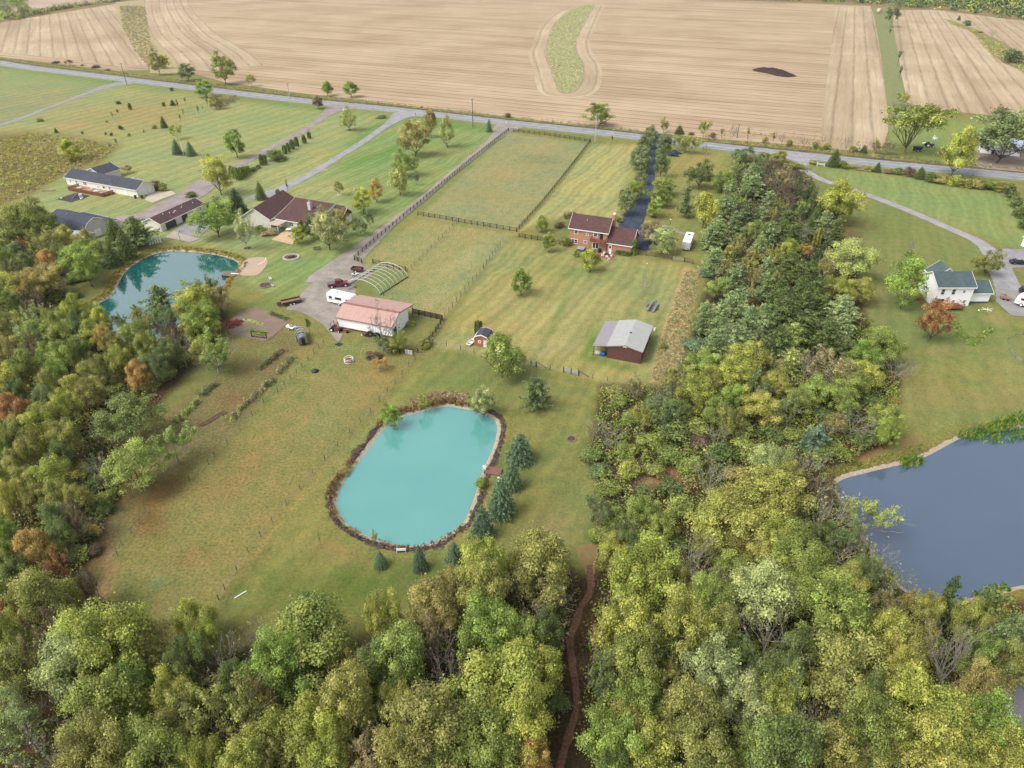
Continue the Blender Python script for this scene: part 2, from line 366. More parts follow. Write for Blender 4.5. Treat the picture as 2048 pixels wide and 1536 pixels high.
# mown belt round the turquoise pond
BELT = [(862,696),(1040,728),(1200,765),(1185,860),(1200,1000),(1180,1130),(1120,1150),(900,1200),(820,1260),(560,1280),(440,1240),(560,1070),(650,965),(760,820)]
zone(BELT, (136,138,82), 5, rough=0, mow=.6)
blob(900,770,80,22,(128,142,82),.6); blob(1110,800,60,40,(144,146,88),.6); blob(1120,960,50,60,(134,134,82),.6); blob(1100,1050,50,30,(150,136,98),.7); blob(700,1180,160,50,(104,120,56),.85,-8)
blob(620,1100,60,22,(140,132,84),.6,20); blob(690,1105,50,14,(150,126,86),.6,16); blob(560,1170,60,50,(116,128,66),.7); blob(880,1150,70,20,(112,124,62),.6); blob(1000,900,20,80,(124,136,72),.5)
blob(730,880,16,120,(150,152,92),.5,38); blob(600,1010,14,120,(146,148,90),.5,42); blob(1045,960,22,80,(112,124,66),.5)
# east lawns
zone([(1620,335),(1760,345),(2048,395),(2400,480),(2400,700),(2048,500),(1960,470),(1700,380)], (142,158,98), 6, mow=.7)
zone([(1700,390),(1960,480),(2010,600),(2100,700),(2400,700),(2400,900),(2048,860),(1900,880),(1800,920),(1680,955),(1620,960),(1800,860),(1810,740),(1740,640),(1700,520)], (134,142,84), 8, mow=.5)
blob(1860,420,70,22,(150,160,104),.6,25); blob(1800,450,50,30,(124,138,76),.5); blob(1700,470,30,20,(122,92,74),.75,20); blob(1760,620,30,60,(146,136,90),.5); blob(1830,780,90,50,(146,138,92),.6); blob(1880,700,40,10,(156,130,100),.5)
blob(1990,800,90,22,(154,136,92),.6); blob(2030,740,60,50,(150,146,100),.5); blob(1990,640,30,14,(158,146,104),.6); blob(1960,650,50,16,(120,140,72),.6,20)
blob(1730,900,60,22,(140,100,76),.85,-25); blob(1660,950,50,12,(150,112,84),.7,-10); blob(1760,820,24,50,(130,100,80),.7); blob(1820,885,30,14,(160,128,100),.6); blob(1700,935,40,8,(120,112,60),.8,-15)
zone([(1985,1185),(2300,1130),(2300,1300),(1985,1300)], (140,132,70), 10)
# farmyard far right
zone([(1780,262),(1850,236),(2048,250),(2300,300),(2300,340),(1900,330),(1776,300)], (142,156,90), 5)
# dry strip by the plantation
zone([(1368,535),(1398,540),(1375,660),(1350,770),(1300,765),(1318,680)], (186,164,122), 4, rough=1, mow=0)
# woodland floors
WOOD = {
 'left': [(-400,480),(30,430),(90,500),(150,545),(118,600),(250,700),(420,600),(470,640),(420,700),(330,800),(230,900),(240,1000),(200,1060),(170,1140),(190,1240),(120,1290),(-400,1290)],
 'bottom': [(-400,1230),(150,1260),(330,1285),(480,1300),(560,1270),(700,1290),(820,1260),(850,1180),(960,1130),(1100,1090),(1160,1150),(1180,1190),(1120,1290),(1150,1400),(1130,1560),(1120,2100),(-400,2100)],
 'right': [(1200,770),(1300,775),(1355,760),(1420,540),(1480,310),(1600,330),(1640,400),(1700,500),(1735,640),(1800,760),(1790,880),(1650,950),(1700,1000),(1760,1120),(1840,1210),(2000,1200),(2300,1180),(2300,2100),(1150,2100),(1165,1560),(1185,1420),(1160,1300),(1205,1190),(1190,1100),(1205,1000),(1180,900)]}
for k_, poly in WOOD.items(): zone(poly, (82,68,50), 8, .95, rough=1, mow=0)
zone([(1165,1150),(1200,1140),(1230,1300),(1230,1700),(1040,1700),(1100,1400),(1110,1250)], (82,66,50), 8, .95, rough=1, mow=0)
blob(1330,955,70,20,(150,118,88),.8); blob(1290,960,50,14,(160,138,108),.6); blob(1330,740,20,30,(196,168,124),.7)
# road verge tones
rough_a = np.where(pd < 4, np.maximum(rough_a, .4), rough_a)
lk = np.array([C(150,146,80)[:3]])
s_ = np.clip(1 - (pd - 1.0) / 4, 0, 1) * (pw_ == 1) * .7 * (pd > .2); gcol = gcol * (1 - s_[:, None]) + np.array(C(146,128,72)[:3]) * s_[:, None]
s_ = np.clip(1 - (pd - .5) / 3, 0, 1) * (pw_ == 2) * .6; gcol = gcol * (1 - s_[:, None]) + np.array(C(134,120,66)[:3]) * s_[:, None]
mulch = np.where(pw_ == 0, pd, 99.0)
PRP = R(-24)           # bearing of the main road and of everything squared to it
def ground_material():
    s = N('ground_cover'); col = s.attr('col', 'Color'); rg = s.attr('rough_a'); mw = s.attr('mow_a'); dd = s.attr('pond_d'); mu = s.attr('mulch_d')
    n1 = s.noise(.045, 4); n2 = s.noise(.35, 5); n3 = s.noise(2.2, 4); n4 = s.noise(9, 2)
    # mowing passes: fine lines along the property direction
    sep = s.n('SeparateXYZ'); s.l(s.mapping(1, 1, 1, None, R(24)), sep.inputs[0])
    wob = s.math('ADD', sep.outputs[0], s.math('MULTIPLY', n1, 9.0))
    st = s.math('SINE', s.math('MULTIPLY', wob, 2 * math.pi / 2.6)); st2 = s.math('SINE', s.math('MULTIPLY', wob, 2 * math.pi / 7.3))
    stm = s.math('MULTIPLY', s.math('MULTIPLY', s.math('ADD', st, st2), mw), .075)
    straw = s.noise(.9, 5, s.mapping(1, .25, 1, None, R(24)))
    c1 = s.mix(s.ramp(n1, .36, .64, 0, .8), col, s.mix(1.0, col, (1.3, 1.02, .95, 1), 'MULTIPLY')); c1 = s.mix(s.ramp(n2, .42, .72, 0, .7), c1, s.mix(1.0, c1, (.62, .86, .66, 1), 'MULTIPLY'))
    dry = s.mix(1.0, c1, (1.4, 1.2, 1.15, 1), 'MULTIPLY'); c1 = s.mix(s.math('MULTIPLY', s.ramp(straw, .5, .75, 0, .5), s.math('ADD', .35, rg)), c1, dry)
    c1 = s.mix(s.ramp(s.noise(1.3, 7, None, .7), .54, .68, 0, .55), c1, s.mix(1.0, c1, (1.5, 1.32, 1.3, 1), 'MULTIPLY')); c1 = s.mix(s.ramp(s.noise(.6, 6, s.mapping(1.3, 1.3, 1), .7), .56, .68, 0, .55), c1, s.mix(1.0, c1, (.66, .74, .66, 1), 'MULTIPLY'))
    val = s.math('ADD', s.math('ADD', s.ramp(n3, .25, .75, .7, 1.14), s.ramp(n4, .25, .75, -.2, .2)), stm)
    val = s.math('ADD', val, s.math('MULTIPLY', s.ramp(n3, .3, .7, -.3, .22), rg))
    hv = s.n('HueSaturation'); hv.inputs['Saturation'].default_value = 1.0; hv.inputs['Hue'].default_value = .511; s.l(c1, hv.inputs['Color']); s.l(val, hv.inputs['Value'])
    # shore: pale sand, then mulch and stones round the turquoise pond
    jag = s.math('MULTIPLY', s.math('SUBTRACT', s.noise(.9, 4), .5), 1.5); jag2 = s.math('MULTIPLY', s.math('SUBTRACT', s.noise(.25, 3), .5), 3.2)
    mmask = s.math('LESS_THAN', s.math('ADD', s.math('ADD', mu, jag), jag2), 1.7)
    mulc = s.mix(s.ramp(s.noise(5, 4), .3, .7), C(66, 56, 52), C(120, 104, 94))
    c3 = s.mix(mmask, hv.outputs[0], mulc)
    smask = s.math('LESS_THAN', s.math('ADD', dd, s.math('MULTIPLY', jag, .6)), .75)
    sand = s.mix(s.ramp(n3, .3, .7), C(170, 154, 130), C(204, 190, 168)); deep = s.mix(s.ramp(dd, -1.6, .0), C(120, 190, 180), sand)
    c4 = s.mix(smask, c3, deep)
    s.l(c4, s.b.inputs['Base Color']); s.b.inputs['Roughness'].default_value = .95; s.b.inputs['Specular IOR Level'].default_value = .1
    s.bump(s.math('ADD', n4, s.math('MULTIPLY', n3, 2.0)), .5, .12); return s.m
nx, ny = len(gx), len(gy)
ii = (np.arange(ny - 1)[:, None] * nx + np.arange(nx - 1)[None, :]).ravel()
GF = np.stack([ii, ii + 1, ii + 1 + nx, ii + nx], 1)
gme = npmesh('ground', np.column_stack([GP, GZ]), GF, ground_material(), {
    'col': ('POINT', 'FLOAT_COLOR', np.column_stack([gcol, np.ones(len(gcol))])), 'rough_a': ('POINT', 'FLOAT', rough_a), 'mow_a': ('POINT', 'FLOAT', mow_a),
    'pond_d': ('POINT', 'FLOAT', pd), 'mulch_d': ('POINT', 'FLOAT', mulch)})
gme.shade_smooth(); tag(link('ground', gme), kind='structure')

# ---------------------------------------------------------------- water
def m_water(name, rgb, rgb2, rough, ior, k=1.0):
    s = N(name); f = s.noise(.05, 3); s.l(s.mix(s.ramp(f, .3, .7), C(*rgb, k=k), C(*rgb2, k=k)), s.b.inputs['Base Color'])
    s.b.inputs['Roughness'].default_value = rough; s.b.inputs['IOR'].default_value = ior
    s.bump(s.noise(1.3, 3), .035, .05); return s.m
WM = {'mid': m_water('turquoise_water', (98, 172, 166), (110, 180, 172), .06, 2.0, .58), 'left': m_water('teal_water', (16, 98, 98), (28, 110, 110), .03, 3.3, .6),
      'right': m_water('slate_blue_water', (80, 98, 122), (86, 104, 126), .06, 1.9, .6), 'small': m_water('grey_water', (120, 112, 120), (130, 122, 128), .05, 2.1, .6)}
def offset_poly(poly, d):
    t = np.roll(poly, -1, 0) - np.roll(poly, 1, 0); nrm = np.stack([t[:, 1], -t[:, 0]], 1); nrm /= np.linalg.norm(nrm, axis=1)[:, None] + 1e-9
    q = poly + nrm * d
    if not (np.mean(sdf(q, poly)) > 0) == (d > 0): q = poly - nrm * d
    return q
for k_, poly in PW.items():
    q = offset_poly(poly, .5); me = bpy.data.meshes.new('pond_water'); me.from_pydata([(a, b, WZ) for a, b in q], [], [tuple(range(len(q)))]); me.materials.append(WM[k_])
    bm_ = bmesh.new(); bm_.from_mesh(me); bm_.normal_update()
    if bm_.faces[:][0].normal.z < 0: bmesh.ops.reverse_faces(bm_, faces=bm_.faces)
    bm_.to_mesh(me); bm_.free(); tag(link('pond_water', me), kind='structure')

# ---------------------------------------------------------------- sheets: fields, roads, yards
def sheet(name, pts_px, z, m, smooth=4, wob=0.0, kind='structure', rz=None):
    Wp = [G(x, y)[:2] for x, y in pts_px]
    P = catmull(Wp, True, smooth) if smooth else np.array(Wp)
    if wob:
        L = []
        for i in range(len(P)):
            a, b = P[i], P[(i + 1) % len(P)]; n = max(1, int(np.linalg.norm(b - a) / 1.2))
            for j in range(n): L.append(a + (b - a) * j / n)
        P = np.array(L); P = P + RNG.normal(0, wob, P.shape)
    me = bpy.data.meshes.new(name); me.from_pydata([(a, b, z) for a, b in P], [], [tuple(range(len(P)))]); me.materials.append(m)
    bm_ = bmesh.new(); bm_.from_mesh(me); bm_.normal_update()
    for f_ in bm_.faces:
        if f_.normal.z < 0: f_.normal_flip()
    bmesh.ops.triangulate(bm_, faces=bm_.faces); bm_.to_mesh(me); bm_.free()
    uvl = me.uv_layers.new(name='UVMap'); rz = PRP if rz is None else rz; c, s2 = math.cos(rz), math.sin(rz)
    co = np.array([me.vertices[l.vertex_index].co[:2] for l in me.loops]); uvl.data.foreach_set('uv', np.column_stack([co @ [c, s2], co @ [-s2, c]]).astype(np.float32).ravel())
    o = link(name, me)
    if kind: o['kind'] = kind
    return o
def ribbon(name, pts, wl, wr, z, m, n=6, wob=0.0, world=False, kind='structure', closed=False, parent=None):
    P = catmull([G(x, y)[:2] for x, y in pts] if not world else pts, closed, n)
    if closed: P = np.vstack([P, P[:1]])
    t = np.gradient(P, axis=0); t /= np.linalg.norm(t, axis=1)[:, None] + 1e-9; nr = np.stack([-t[:, 1], t[:, 0]], 1)
    S = np.concatenate([[0], np.cumsum(np.linalg.norm(np.diff(P, axis=0), axis=1))])
    if wob:
        S2 = np.arange(0, S[-1], 1.2); P = np.stack([np.interp(S2, S, P[:, i]) for i in (0, 1)], 1); nr = np.stack([np.interp(S2, S, nr[:, i]) for i in (0, 1)], 1); S0 = S; S = S2
    fr_ = S / S[-1]
    wl_ = np.interp(fr_, np.linspace(0, 1, len(wl)), wl) if hasattr(wl, '__len__') else np.full(len(P), wl)
    wr_ = np.interp(fr_, np.linspace(0, 1, len(wr)), wr) if hasattr(wr, '__len__') else np.full(len(P), wr)
    a = P + nr * (wl_ + RNG.normal(0, wob, len(P)) if wob else wl_)[:, None]; b = P - nr * (wr_ + RNG.normal(0, wob, len(P)) if wob else wr_)[:, None]
    V = np.vstack([np.column_stack([a, np.full(len(a), z)]), np.column_stack([b, np.full(len(b), z)])]); k = len(P)
    F = np.array([(k + i, k + i + 1, i + 1, i) for i in range(k - 1)]); me = npmesh(name, V, F, m)
    uvl = me.uv_layers.new(name='UVMap'); UVv = np.vstack([np.column_stack([S, wl_]), np.column_stack([S, -wr_])])
    uvl.data.foreach_set('uv', UVv[F.ravel()].astype(np.float32).ravel())
    o = link(name, me, parent)
    if kind and parent is None: o['kind'] = kind
    return o
def m_field(name, c1, c2, dark, per=8.5, seed=0.0, lw=.1, ls=1.0):
    s = N(name); uv = s.co.outputs['UV']; sep = s.n('SeparateXYZ'); s.l(uv, sep.inputs[0])
    big = s.noise(.012, 4); st1 = s.noise(1.0, 4, s.mapping(.012, .22, 1, uv)); st2 = s.noise(1.0, 5, s.mapping(.05, 1.1, 1, uv)); fine = s.noise(1.6, 5); mid = s.noise(.06, 5)
    base = s.mix(s.ramp(st1, .3, .7), C(*c1), C(*c2)); base = s.mix(s.ramp(big, .42, .66, 0, .45), base, C(*dark)); base = s.mix(s.ramp(mid, .5, .72, 0, .28), base, C(172, 158, 116))
    st3 = s.noise(1.0, 3, s.mapping(.003, .05, 1, uv)); base = s.mix(s.ramp(st3, .48, .66, 0, .5), base, C(*dark))
    wob = s.math('ADD', sep.outputs[1], s.math('MULTIPLY', s.noise(.02, 2), 2.2))
    fr = s.math('FRACT', s.math('DIVIDE', s.math('ADD', wob, seed), per)); d = s.math('ABSOLUTE', s.math('SUBTRACT', fr, .5))
    ln = s.ramp(d, 0.0, lw, 1, 0); ln = s.math('MULTIPLY', ln, s.ramp(s.noise(.05, 4), .3, .6, .25 * ls, 1.0 * ls))
    base = s.mix(ln, base, C(*[int(x * .72) for x in dark]))
    fr2 = s.math('FRACT', s.math('DIVIDE', s.math('ADD', wob, seed + 2.0), per * .5)); ln2 = s.math('MULTIPLY', s.ramp(s.math('ABSOLUTE', s.math('SUBTRACT', fr2, .5)), 0, .1, .4, 0), s.ramp(st1, .4, .6))
    base = s.mix(ln2, base, C(*[int(x * .86) for x in dark]))
    hv = s.n('HueSaturation'); s.l(base, hv.inputs['Color']); s.l(s.math('ADD', s.ramp(fine, .25, .75, .84, 1.14), s.ramp(st2, .3, .7, -.09, .09)), hv.inputs['Value'])
    s.l(hv.outputs[0], s.b.inputs['Base Color']); s.b.inputs['Roughness'].default_value = 1; s.b.inputs['Specular IOR Level'].default_value = .05; s.bump(fine, .3, .1); return s.m
FM = m_field('stubble', (190, 166, 136), (216, 194, 162), (158, 132, 104)); FM2 = m_field('stubble_headland', (192, 172, 142), (216, 196, 166), (160, 138, 110), 9.0, 3.0, .16, .5)
FM3 = m_field('stubble_far', (198, 176, 154), (212, 192, 168), (170, 146, 124), 9.0, 1.0)
MAIN = [(300,-30),(292,-5),(287,28),(294,51),(305,74),(327,96),(348,117),(360,140),(452,165),(600,186),(750,204),(900,221),(1020,235),(1200,254),(1400,275),(1600,291),(1700,301),(1765,300),(1776,262),(1776,225),(1768,160),(1757,80),(1750,40),(1741,12),(1500,2),(1330,-4),(1180,-14),(900,-40),(600,-62)]
sheet('crop_field', MAIN, .03, FM, 1)
def wdir(a, b): d = (G(*b) - G(*a))[:2]; return math.atan2(d[1], d[0])
sheet('crop_field', [(1672,14),(1741,14),(1757,80),(1768,160),(1775,225),(1772,262),(1764,298),(1640,293),(1645,240),(1655,150),(1664,80)], .036, FM2, 1, rz=wdir((1740, 30), (1770, 220)))
lb = [(296,-20),(288,5),(287,28),(294,51),(305,74),(327,96),(348,117),(362,142)]
ribbon('crop_field', lb, 55, 0, .042, FM2, 6)
ISL = [(1188,10),(1178,28),(1163,56),(1151,79),(1151,102),(1163,124),(1166,145),(1157,173),(1140,186),(1122,183),(1112,163),(1102,135),(1091,107),(1097,84),(1104,58),(1119,38),(1142,20),(1168,10)]
ribbon('crop_field', ISL, 13, 0, .048, FM2, 4, closed=True)
sheet('crop_field', [(-500,150),(-500,90),(-200,72),(0,46),(100,29),(200,13),(231,8),(236,30),(245,60),(262,90),(285,113),(296,128),(250,136),(130,120),(0,106),(-250,76)], .03, FM2, 1, rz=wdir((130, 30), (152, 105)))
sheet('crop_field', [(-500,110),(-500,76),(-250,70),(0,104),(130,118),(250,135),(292,128),(300,140),(240,142),(120,128),(0,114),(-250,86)], .036, FM, 1)
sheet('crop_field', [(-500,50),(-300,-40),(0,-50),(280,-30),(262,4),(230,4),(140,12),(60,28),(20,38),(-100,52),(-300,70)], .03, FM3, 1)
sheet('crop_field', [(1785,20),(1870,20),(2048,42),(2500,90),(2700,330),(2300,290),(2048,238),(1900,222),(1852,220),(1815,205),(1803,150),(1795,100),(1787,60)], .03, FM2, 1, rz=wdir((1808, 43), (1848, 209)))
m_ww = M('waterway_grass', (172, 168, 118), 1, .22, .5, k=None, bump=.3, stretch=(1, .5, 1))
sheet('grass', ISL, .06, M('island_grass', (166, 164, 118), 1, .2, .6, bump=.3), 4)
sheet('grass', [(290,-20),(232,-20),(231,8),(236,30),(245,60),(262,90),(285,113),(300,130),(300,146),(362,148),(348,117),(327,96),(305,74),(294,51),(287,28),(288,5)], .055, M('waterway_grass2', (180, 166, 122), 1, .22, .3, bump=.3), 1)
sheet('grass', [(1744,14),(1785,14),(1787,60),(1795,100),(1803,150),(1815,215),(1850,240),(1776,265),(1776,225),(1768,160),(1757,80)], .055, M('strip_grass', (136, 142, 90), 1, .2, .3, bump=.3), 1)
sheet('grass', [(1884,36),(1912,44),(1960,62),(2010,86),(2060,120),(2200,180),(2200,215),(2060,150),(2010,128),(1985,112),(1972,86),(1940,62),(1905,48)], .055, M('brushy_grass', (150, 140, 92), 1, .25, .3, bump=.3), 1)
# highway
def m_road(name, c1, c2, wear=.0):
    s = N(name); uv = s.co.outputs['UV']; sep = s.n('SeparateXYZ'); s.l(uv, sep.inputs[0])
    tr = s.noise(1, 4, s.mapping(.03, .9, 1, uv)); f = s.noise(.25, 6, None, .65); g = s.noise(5, 3)
    b = s.mix(s.ramp(tr, .3, .7), C(*c1), C(*c2)); b = s.mix(s.ramp(f, .42, .62, 0, .7), b, C(*[int(x * .87) for x in c1]))
    hv = s.n('HueSaturation'); s.l(b, hv.inputs['Color']); s.l(s.ramp(g, .25, .75, .86, 1.13), hv.inputs['Value']); s.l(hv.outputs[0], s.b.inputs['Base Color']); s.b.inputs['Roughness'].default_value = .8
    s.b.inputs['Specular IOR Level'].default_value = .25; s.bump(g, .2, .02); return s.m
HWY = [(-800,10),(-400,58),(0,126),(120,143),(250,159),(420,180),(600,201),(800,221),(1000,244),(1200,265),(1400,289),(1600,311),(1800,331),(2048,354),(2500,402),(3000,455)]
VERGE = M('verge_grass', (140, 134, 78), 1, .3, .25, bump=.3)
ribbon('verge', HWY, 9.5, 8.0, .052, M('verge_grass2', (142, 148, 84), 1, .25, .25, bump=.3), 8, wob=.25)
road = ribbon('road', HWY, 5.3, 5.3, .075, m_road('asphalt_old', (150, 152, 158), (172, 174, 180)), 8)
PAINT = M('road_paint', (214, 214, 206), .7, .08, .5); PAINTY = M('yellow_paint', (214, 196, 130), .7, .08, .5)
ribbon('edge_line', HWY, -4.3, 4.45, .083, PAINT, 8, parent=road); ribbon('edge_line', HWY, 4.45, -4.3, .083, PAINT, 8, parent=road)
ribbon('centre_line', HWY, .26, -.1, .083, PAINT, 8, parent=road); ribbon('centre_line', HWY, -.1, .26, .083, PAINT, 8, parent=road)
ribbon('ditch', [(x, y - 7 - (x > 1500) * 2) for x, y in HWY], 1.6, 1.6, .062, M('ditch_soil', (112, 90, 66), 1, .35, .2, bump=.4), 8, wob=.5)
GRAV = m_road('gravel', (158, 148, 138), (180, 170, 158)); GRAV2 = m_road('grey_drive', (156, 154, 152), (170, 168, 166)); TAR = m_road('fresh_tarmac', (58, 66, 84), (84, 94, 112)); CONC = M('concrete', (204, 192, 172), .9, .08, .4); DIRT = M('bare_soil', (146, 126, 110), 1, .16, .35, bump=.4)
ribbon('driveway', [(262,166),(232,170),(200,178),(150,196),(90,218),(40,238),(0,250),(-120,290)], [5,2.2,1.7,1.7,1.7,1.7], [8,2.4,1.7,1.7,1.7,1.7], .09, GRAV2, 6, wob=.06)
ribbon('driveway', [(690,211),(672,217),(655,227),(630,247),(590,272),(550,292),(500,318),(460,340),(420,362),(380,390),(340,408),(322,418),(290,432),(225,440)], [11,5,2.4,2,2,2,2,2,2.4,3.5,5,6,5,3], [9,4,2.4,2,2,2,2,2,2.4,3.5,5,5,4,3], .09, m_road('pinkish_gravel', (160, 148, 144), (174, 162, 158)), 6, wob=.1)
ribbon('driveway', [(830,226),(806,231),(790,240),(760,260),(720,288),(680,312),(640,338),(600,360),(570,375),(540,392),(520,402)], [10,4,2.2,2,1.9,1.9,1.9,1.9,2,2.5,6], [10,4,2.2,2,1.9,1.9,1.9,1.9,2,2.5,7], .094, m_road('pale_gravel', (164, 162, 166), (178, 176, 178)), 6, wob=.08)
ribbon('driveway', [(1025,250),(1008,258),(1000,268),(985,280),(950,310),(900,350),(840,402),(780,448),(740,482),(700,510),(660,545),(640,570)], [8,3.5,2.2,1.9,1.7,1.6,1.6,1.6,2,2.8,5.5,7], [8,3.5,2.2,1.9,1.7,1.6,1.6,1.6,1.6,2,2.6,5], .09, GRAV, 6, wob=.1)
sheet('gravel_yard', [(640,553),(672,548),(700,560),(712,585),(700,605),(682,630),(671,656),(686,668),(676,684),(662,668),(640,646),(618,632),(590,622),(573,618),(592,600),(612,578)], .098, GRAV, 3, wob=.12)
sheet('gravel_yard', [(706,526),(728,532),(742,548),(722,560),(700,566),(688,545)], .102, GRAV, 3, wob=.1)
ribbon('driveway', [(1312,268),(1310,280),(1305,300),(1302,340),(1298,370),(1290,395),(1280,418),(1268,440),(1262,455),(1262,475)], [4,2.2,1.8,1.7,1.7,1.8,2.0,2.6,3.2,3.4], [4,2.2,1.8,1.7,1.7,1.9,2.4,3.4,4,4.4], .09, TAR, 6, wob=.04)
sheet('driveway', [(1255,452),(1290,448),(1312,462),(1318,485),(1300,500),(1272,496)], .094, TAR, 3, wob=.05)
ribbon('path', [(1325,452),(1340,455),(1360,465),(1378,470)], .9, .9, .09, GRAV, 5, wob=.1)
ribbon('driveway', [(1590,308),(1602,325),(1608,340),(1640,358),(1680,372),(1740,392),(1800,415),(1860,440),(1910,462),(1950,480),(1975,498),(1990,520),(2005,550),(2018,580),(2030,615)], [9,3.5,2.4,1.8,1.8,1.8,1.8,1.8,1.8,1.9,2.2,3,3.2,3.2,4], [9,3.5,2.4,1.8,1.8,1.8,1.8,1.8,1.8,1.9,2.2,3,3.2,3.2,4], .09, m_road('lavender_gravel', (170, 166, 168), (182, 178, 180)), 6, wob=.08)
sheet('driveway', [(1985,500),(2036,499),(2120,505),(2150,560),(2048,536),(2012,540),(2000,530)], .094, GRAV2, 3, wob=.1)
sheet('driveway', [(2000,560),(2035,585),(2090,590),(2120,660),(2048,634),(2022,630),(1992,600)], .098, GRAV2, 3, wob=.1)
sheet('concrete_pad', [(290,400),(300,384),(344,382),(352,388),(304,406)], .11, CONC, 0)
sheet('concrete_pad', [(330,475),(347,463),(400,478),(380,485)], .11, M('pale_concrete', (186, 176, 162), .9, .08, .4), 0)
sheet('asphalt_pad', [(346,463),(395,432),(428,448),(398,474),(380,472)], .104, GRAV2, 0)
sheet('patio', [(543,480),(572,460),(592,464),(596,478),(584,490)], .11, M('tan_patio', (220, 188, 152), .9, .12, .5), 0)
sheet('garden_soil', [(458,645),(480,626),(515,617),(560,630),(577,642),(560,660),(530,682),(500,676),(462,668)], .07, DIRT, 4, wob=.12)
sheet('beach', [(476,548),(488,522),(512,515),(534,518),(532,532),(518,549),(500,552)], .075, M('beach_sand', (196, 174, 150), 1, .08, .3), 3, wob=.1)
sheet('bare_ground', [(1925,300),(2000,300),(2200,320),(2200,352),(2000,340),(1950,330)], .07, M('farm_dirt', (168, 148, 134), 1, .12, .2), 3)
ribbon('path', [(1176,1130),(1181,1160),(1179,1185),(1163,1212),(1150,1250),(1140,1290),(1145,1340),(1153,1380),(1150,1430),(1135,1480),(1120,1540),(1105,1700)], [.6,.5,.42,.55,.4,.5,.45,.5], [.5,.4,.5,.4,.55,.4,.5,.45], .05, M('leaf_litter_path', (134, 100, 78), 1, .55, 3.0, bump=.5), 6, wob=.1)
ribbon('path', [(1165,1090),(1176,1130),(1181,1160)], [2.6,1.4,.6], [1.4,1.0,.6], .045, M('worn_grass', (146, 124, 82), 1, .2, .8), 6, wob=.15)

# ---------------------------------------------------------------- vegetation prototypes (unit height 1, unit crown width 1)
def unit(v): return v / (np.linalg.norm(v, axis=-1, keepdims=True) + 1e-9)
def leaf_quads(P, Nrm, size, rng, long_=1.0, blades=False):
    n = len(P); r1 = unit(rng.normal(size=(n, 3)))
    if blades: a = unit(np.array([0, 0, 1.]) + rng.normal(0, .22, (n, 3))); b = unit(np.cross(a, r1)); Nrm = np.cross(a, b)
    else: a = unit(np.cross(Nrm, r1)); b = np.cross(Nrm, a)
    b = b + 0; s_ = (size * np.exp(rng.normal(-.12, .28, n)))[:, None]
    a = a * s_ * long_; b = b * s_
    fold = Nrm * s_ * .35
    V = np.stack([P - a * .5 + fold * .0, P - b * .45 + fold, P + a * .5, P + b * .45 + fold], 1).reshape(-1, 3)
    F = np.arange(n * 4).reshape(n, 4); return V, F
def crown_mesh(name, clumps, n_leaf, size, seed, mat, sz=(1, 1, 1), up=.35, long_=1.0, fuzz=.25, patch=0.0):
    # clumps: array of x, y, z, radius
    rng = np.random.default_rng(seed); Cn = len(clumps); rad = clumps[:, 3]
    wts = rad ** 2; cnt = np.maximum(8, (n_leaf * wts / wts.sum()).astype(int)); idx = np.repeat(np.arange(Cn), cnt); n = len(idx)
    d = unit(rng.normal(size=(n, 3))); d[:, 2] = np.where(d[:, 2] < -.35, -d[:, 2], d[:, 2]); rr = rad[idx] * (rng.uniform(.35, 1, n) ** .5) * (1 + rng.normal(0, fuzz * .4, n))
    P = clumps[idx, :3] + d * rr[:, None] * np.array(sz); Nrm = unit(d + np.array([0, 0, up]) + rng.normal(0, .45, (n, 3)))
    V, F = leaf_quads(P, Nrm, np.full(n, size), rng, long_)
    ct = rng.uniform(.12, .8, Cn); ch = rng.uniform(.2, .8, Cn)
    ctr = clumps[:, :3].mean(0); out_ = np.linalg.norm(P - ctr, axis=1); out_ = (out_ - out_.min()) / (np.ptp(out_) + 1e-6)
    tint = np.clip(ct[idx] + rng.normal(0, .18, n), 0, 1); hue = np.clip(ch[idx] * .6 + rng.normal(.2, .16, n) - patch * (out_ - .5), 0, 1)
    return npmesh(name, V, F, mat, {'tint': ('FACE', 'FLOAT', tint), 'hue': ('FACE', 'FLOAT', hue)})
def blobs(seed, n, zc, a, c, rmin, rmax, shell=.55, lump=.22, flat=0):
    rng = np.random.default_rng(seed); d = unit(rng.normal(size=(n, 3))); d[:, 2] = np.where(d[:, 2] < -.88, -d[:, 2], d[:, 2])
    ph = rng.uniform(0, 6.28, 4); lumpv = 1 + lump * (np.sin(2 * np.arctan2(d[:, 1], d[:, 0]) + ph[0]) * .5 + np.sin(3 * np.arctan2(d[:, 1], d[:, 0]) + ph[1]) * .5 + np.sin(4 * d[:, 2] + ph[2]) * .4)
    r = rng.uniform(shell, 1, n) * lumpv; rad = rng.uniform(rmin, rmax, n)
    return np.column_stack([d[:, 0] * r * (a - rad * .6), d[:, 1] * r * (a - rad * .6), zc + d[:, 2] * r * (c - rad * .6), rad])
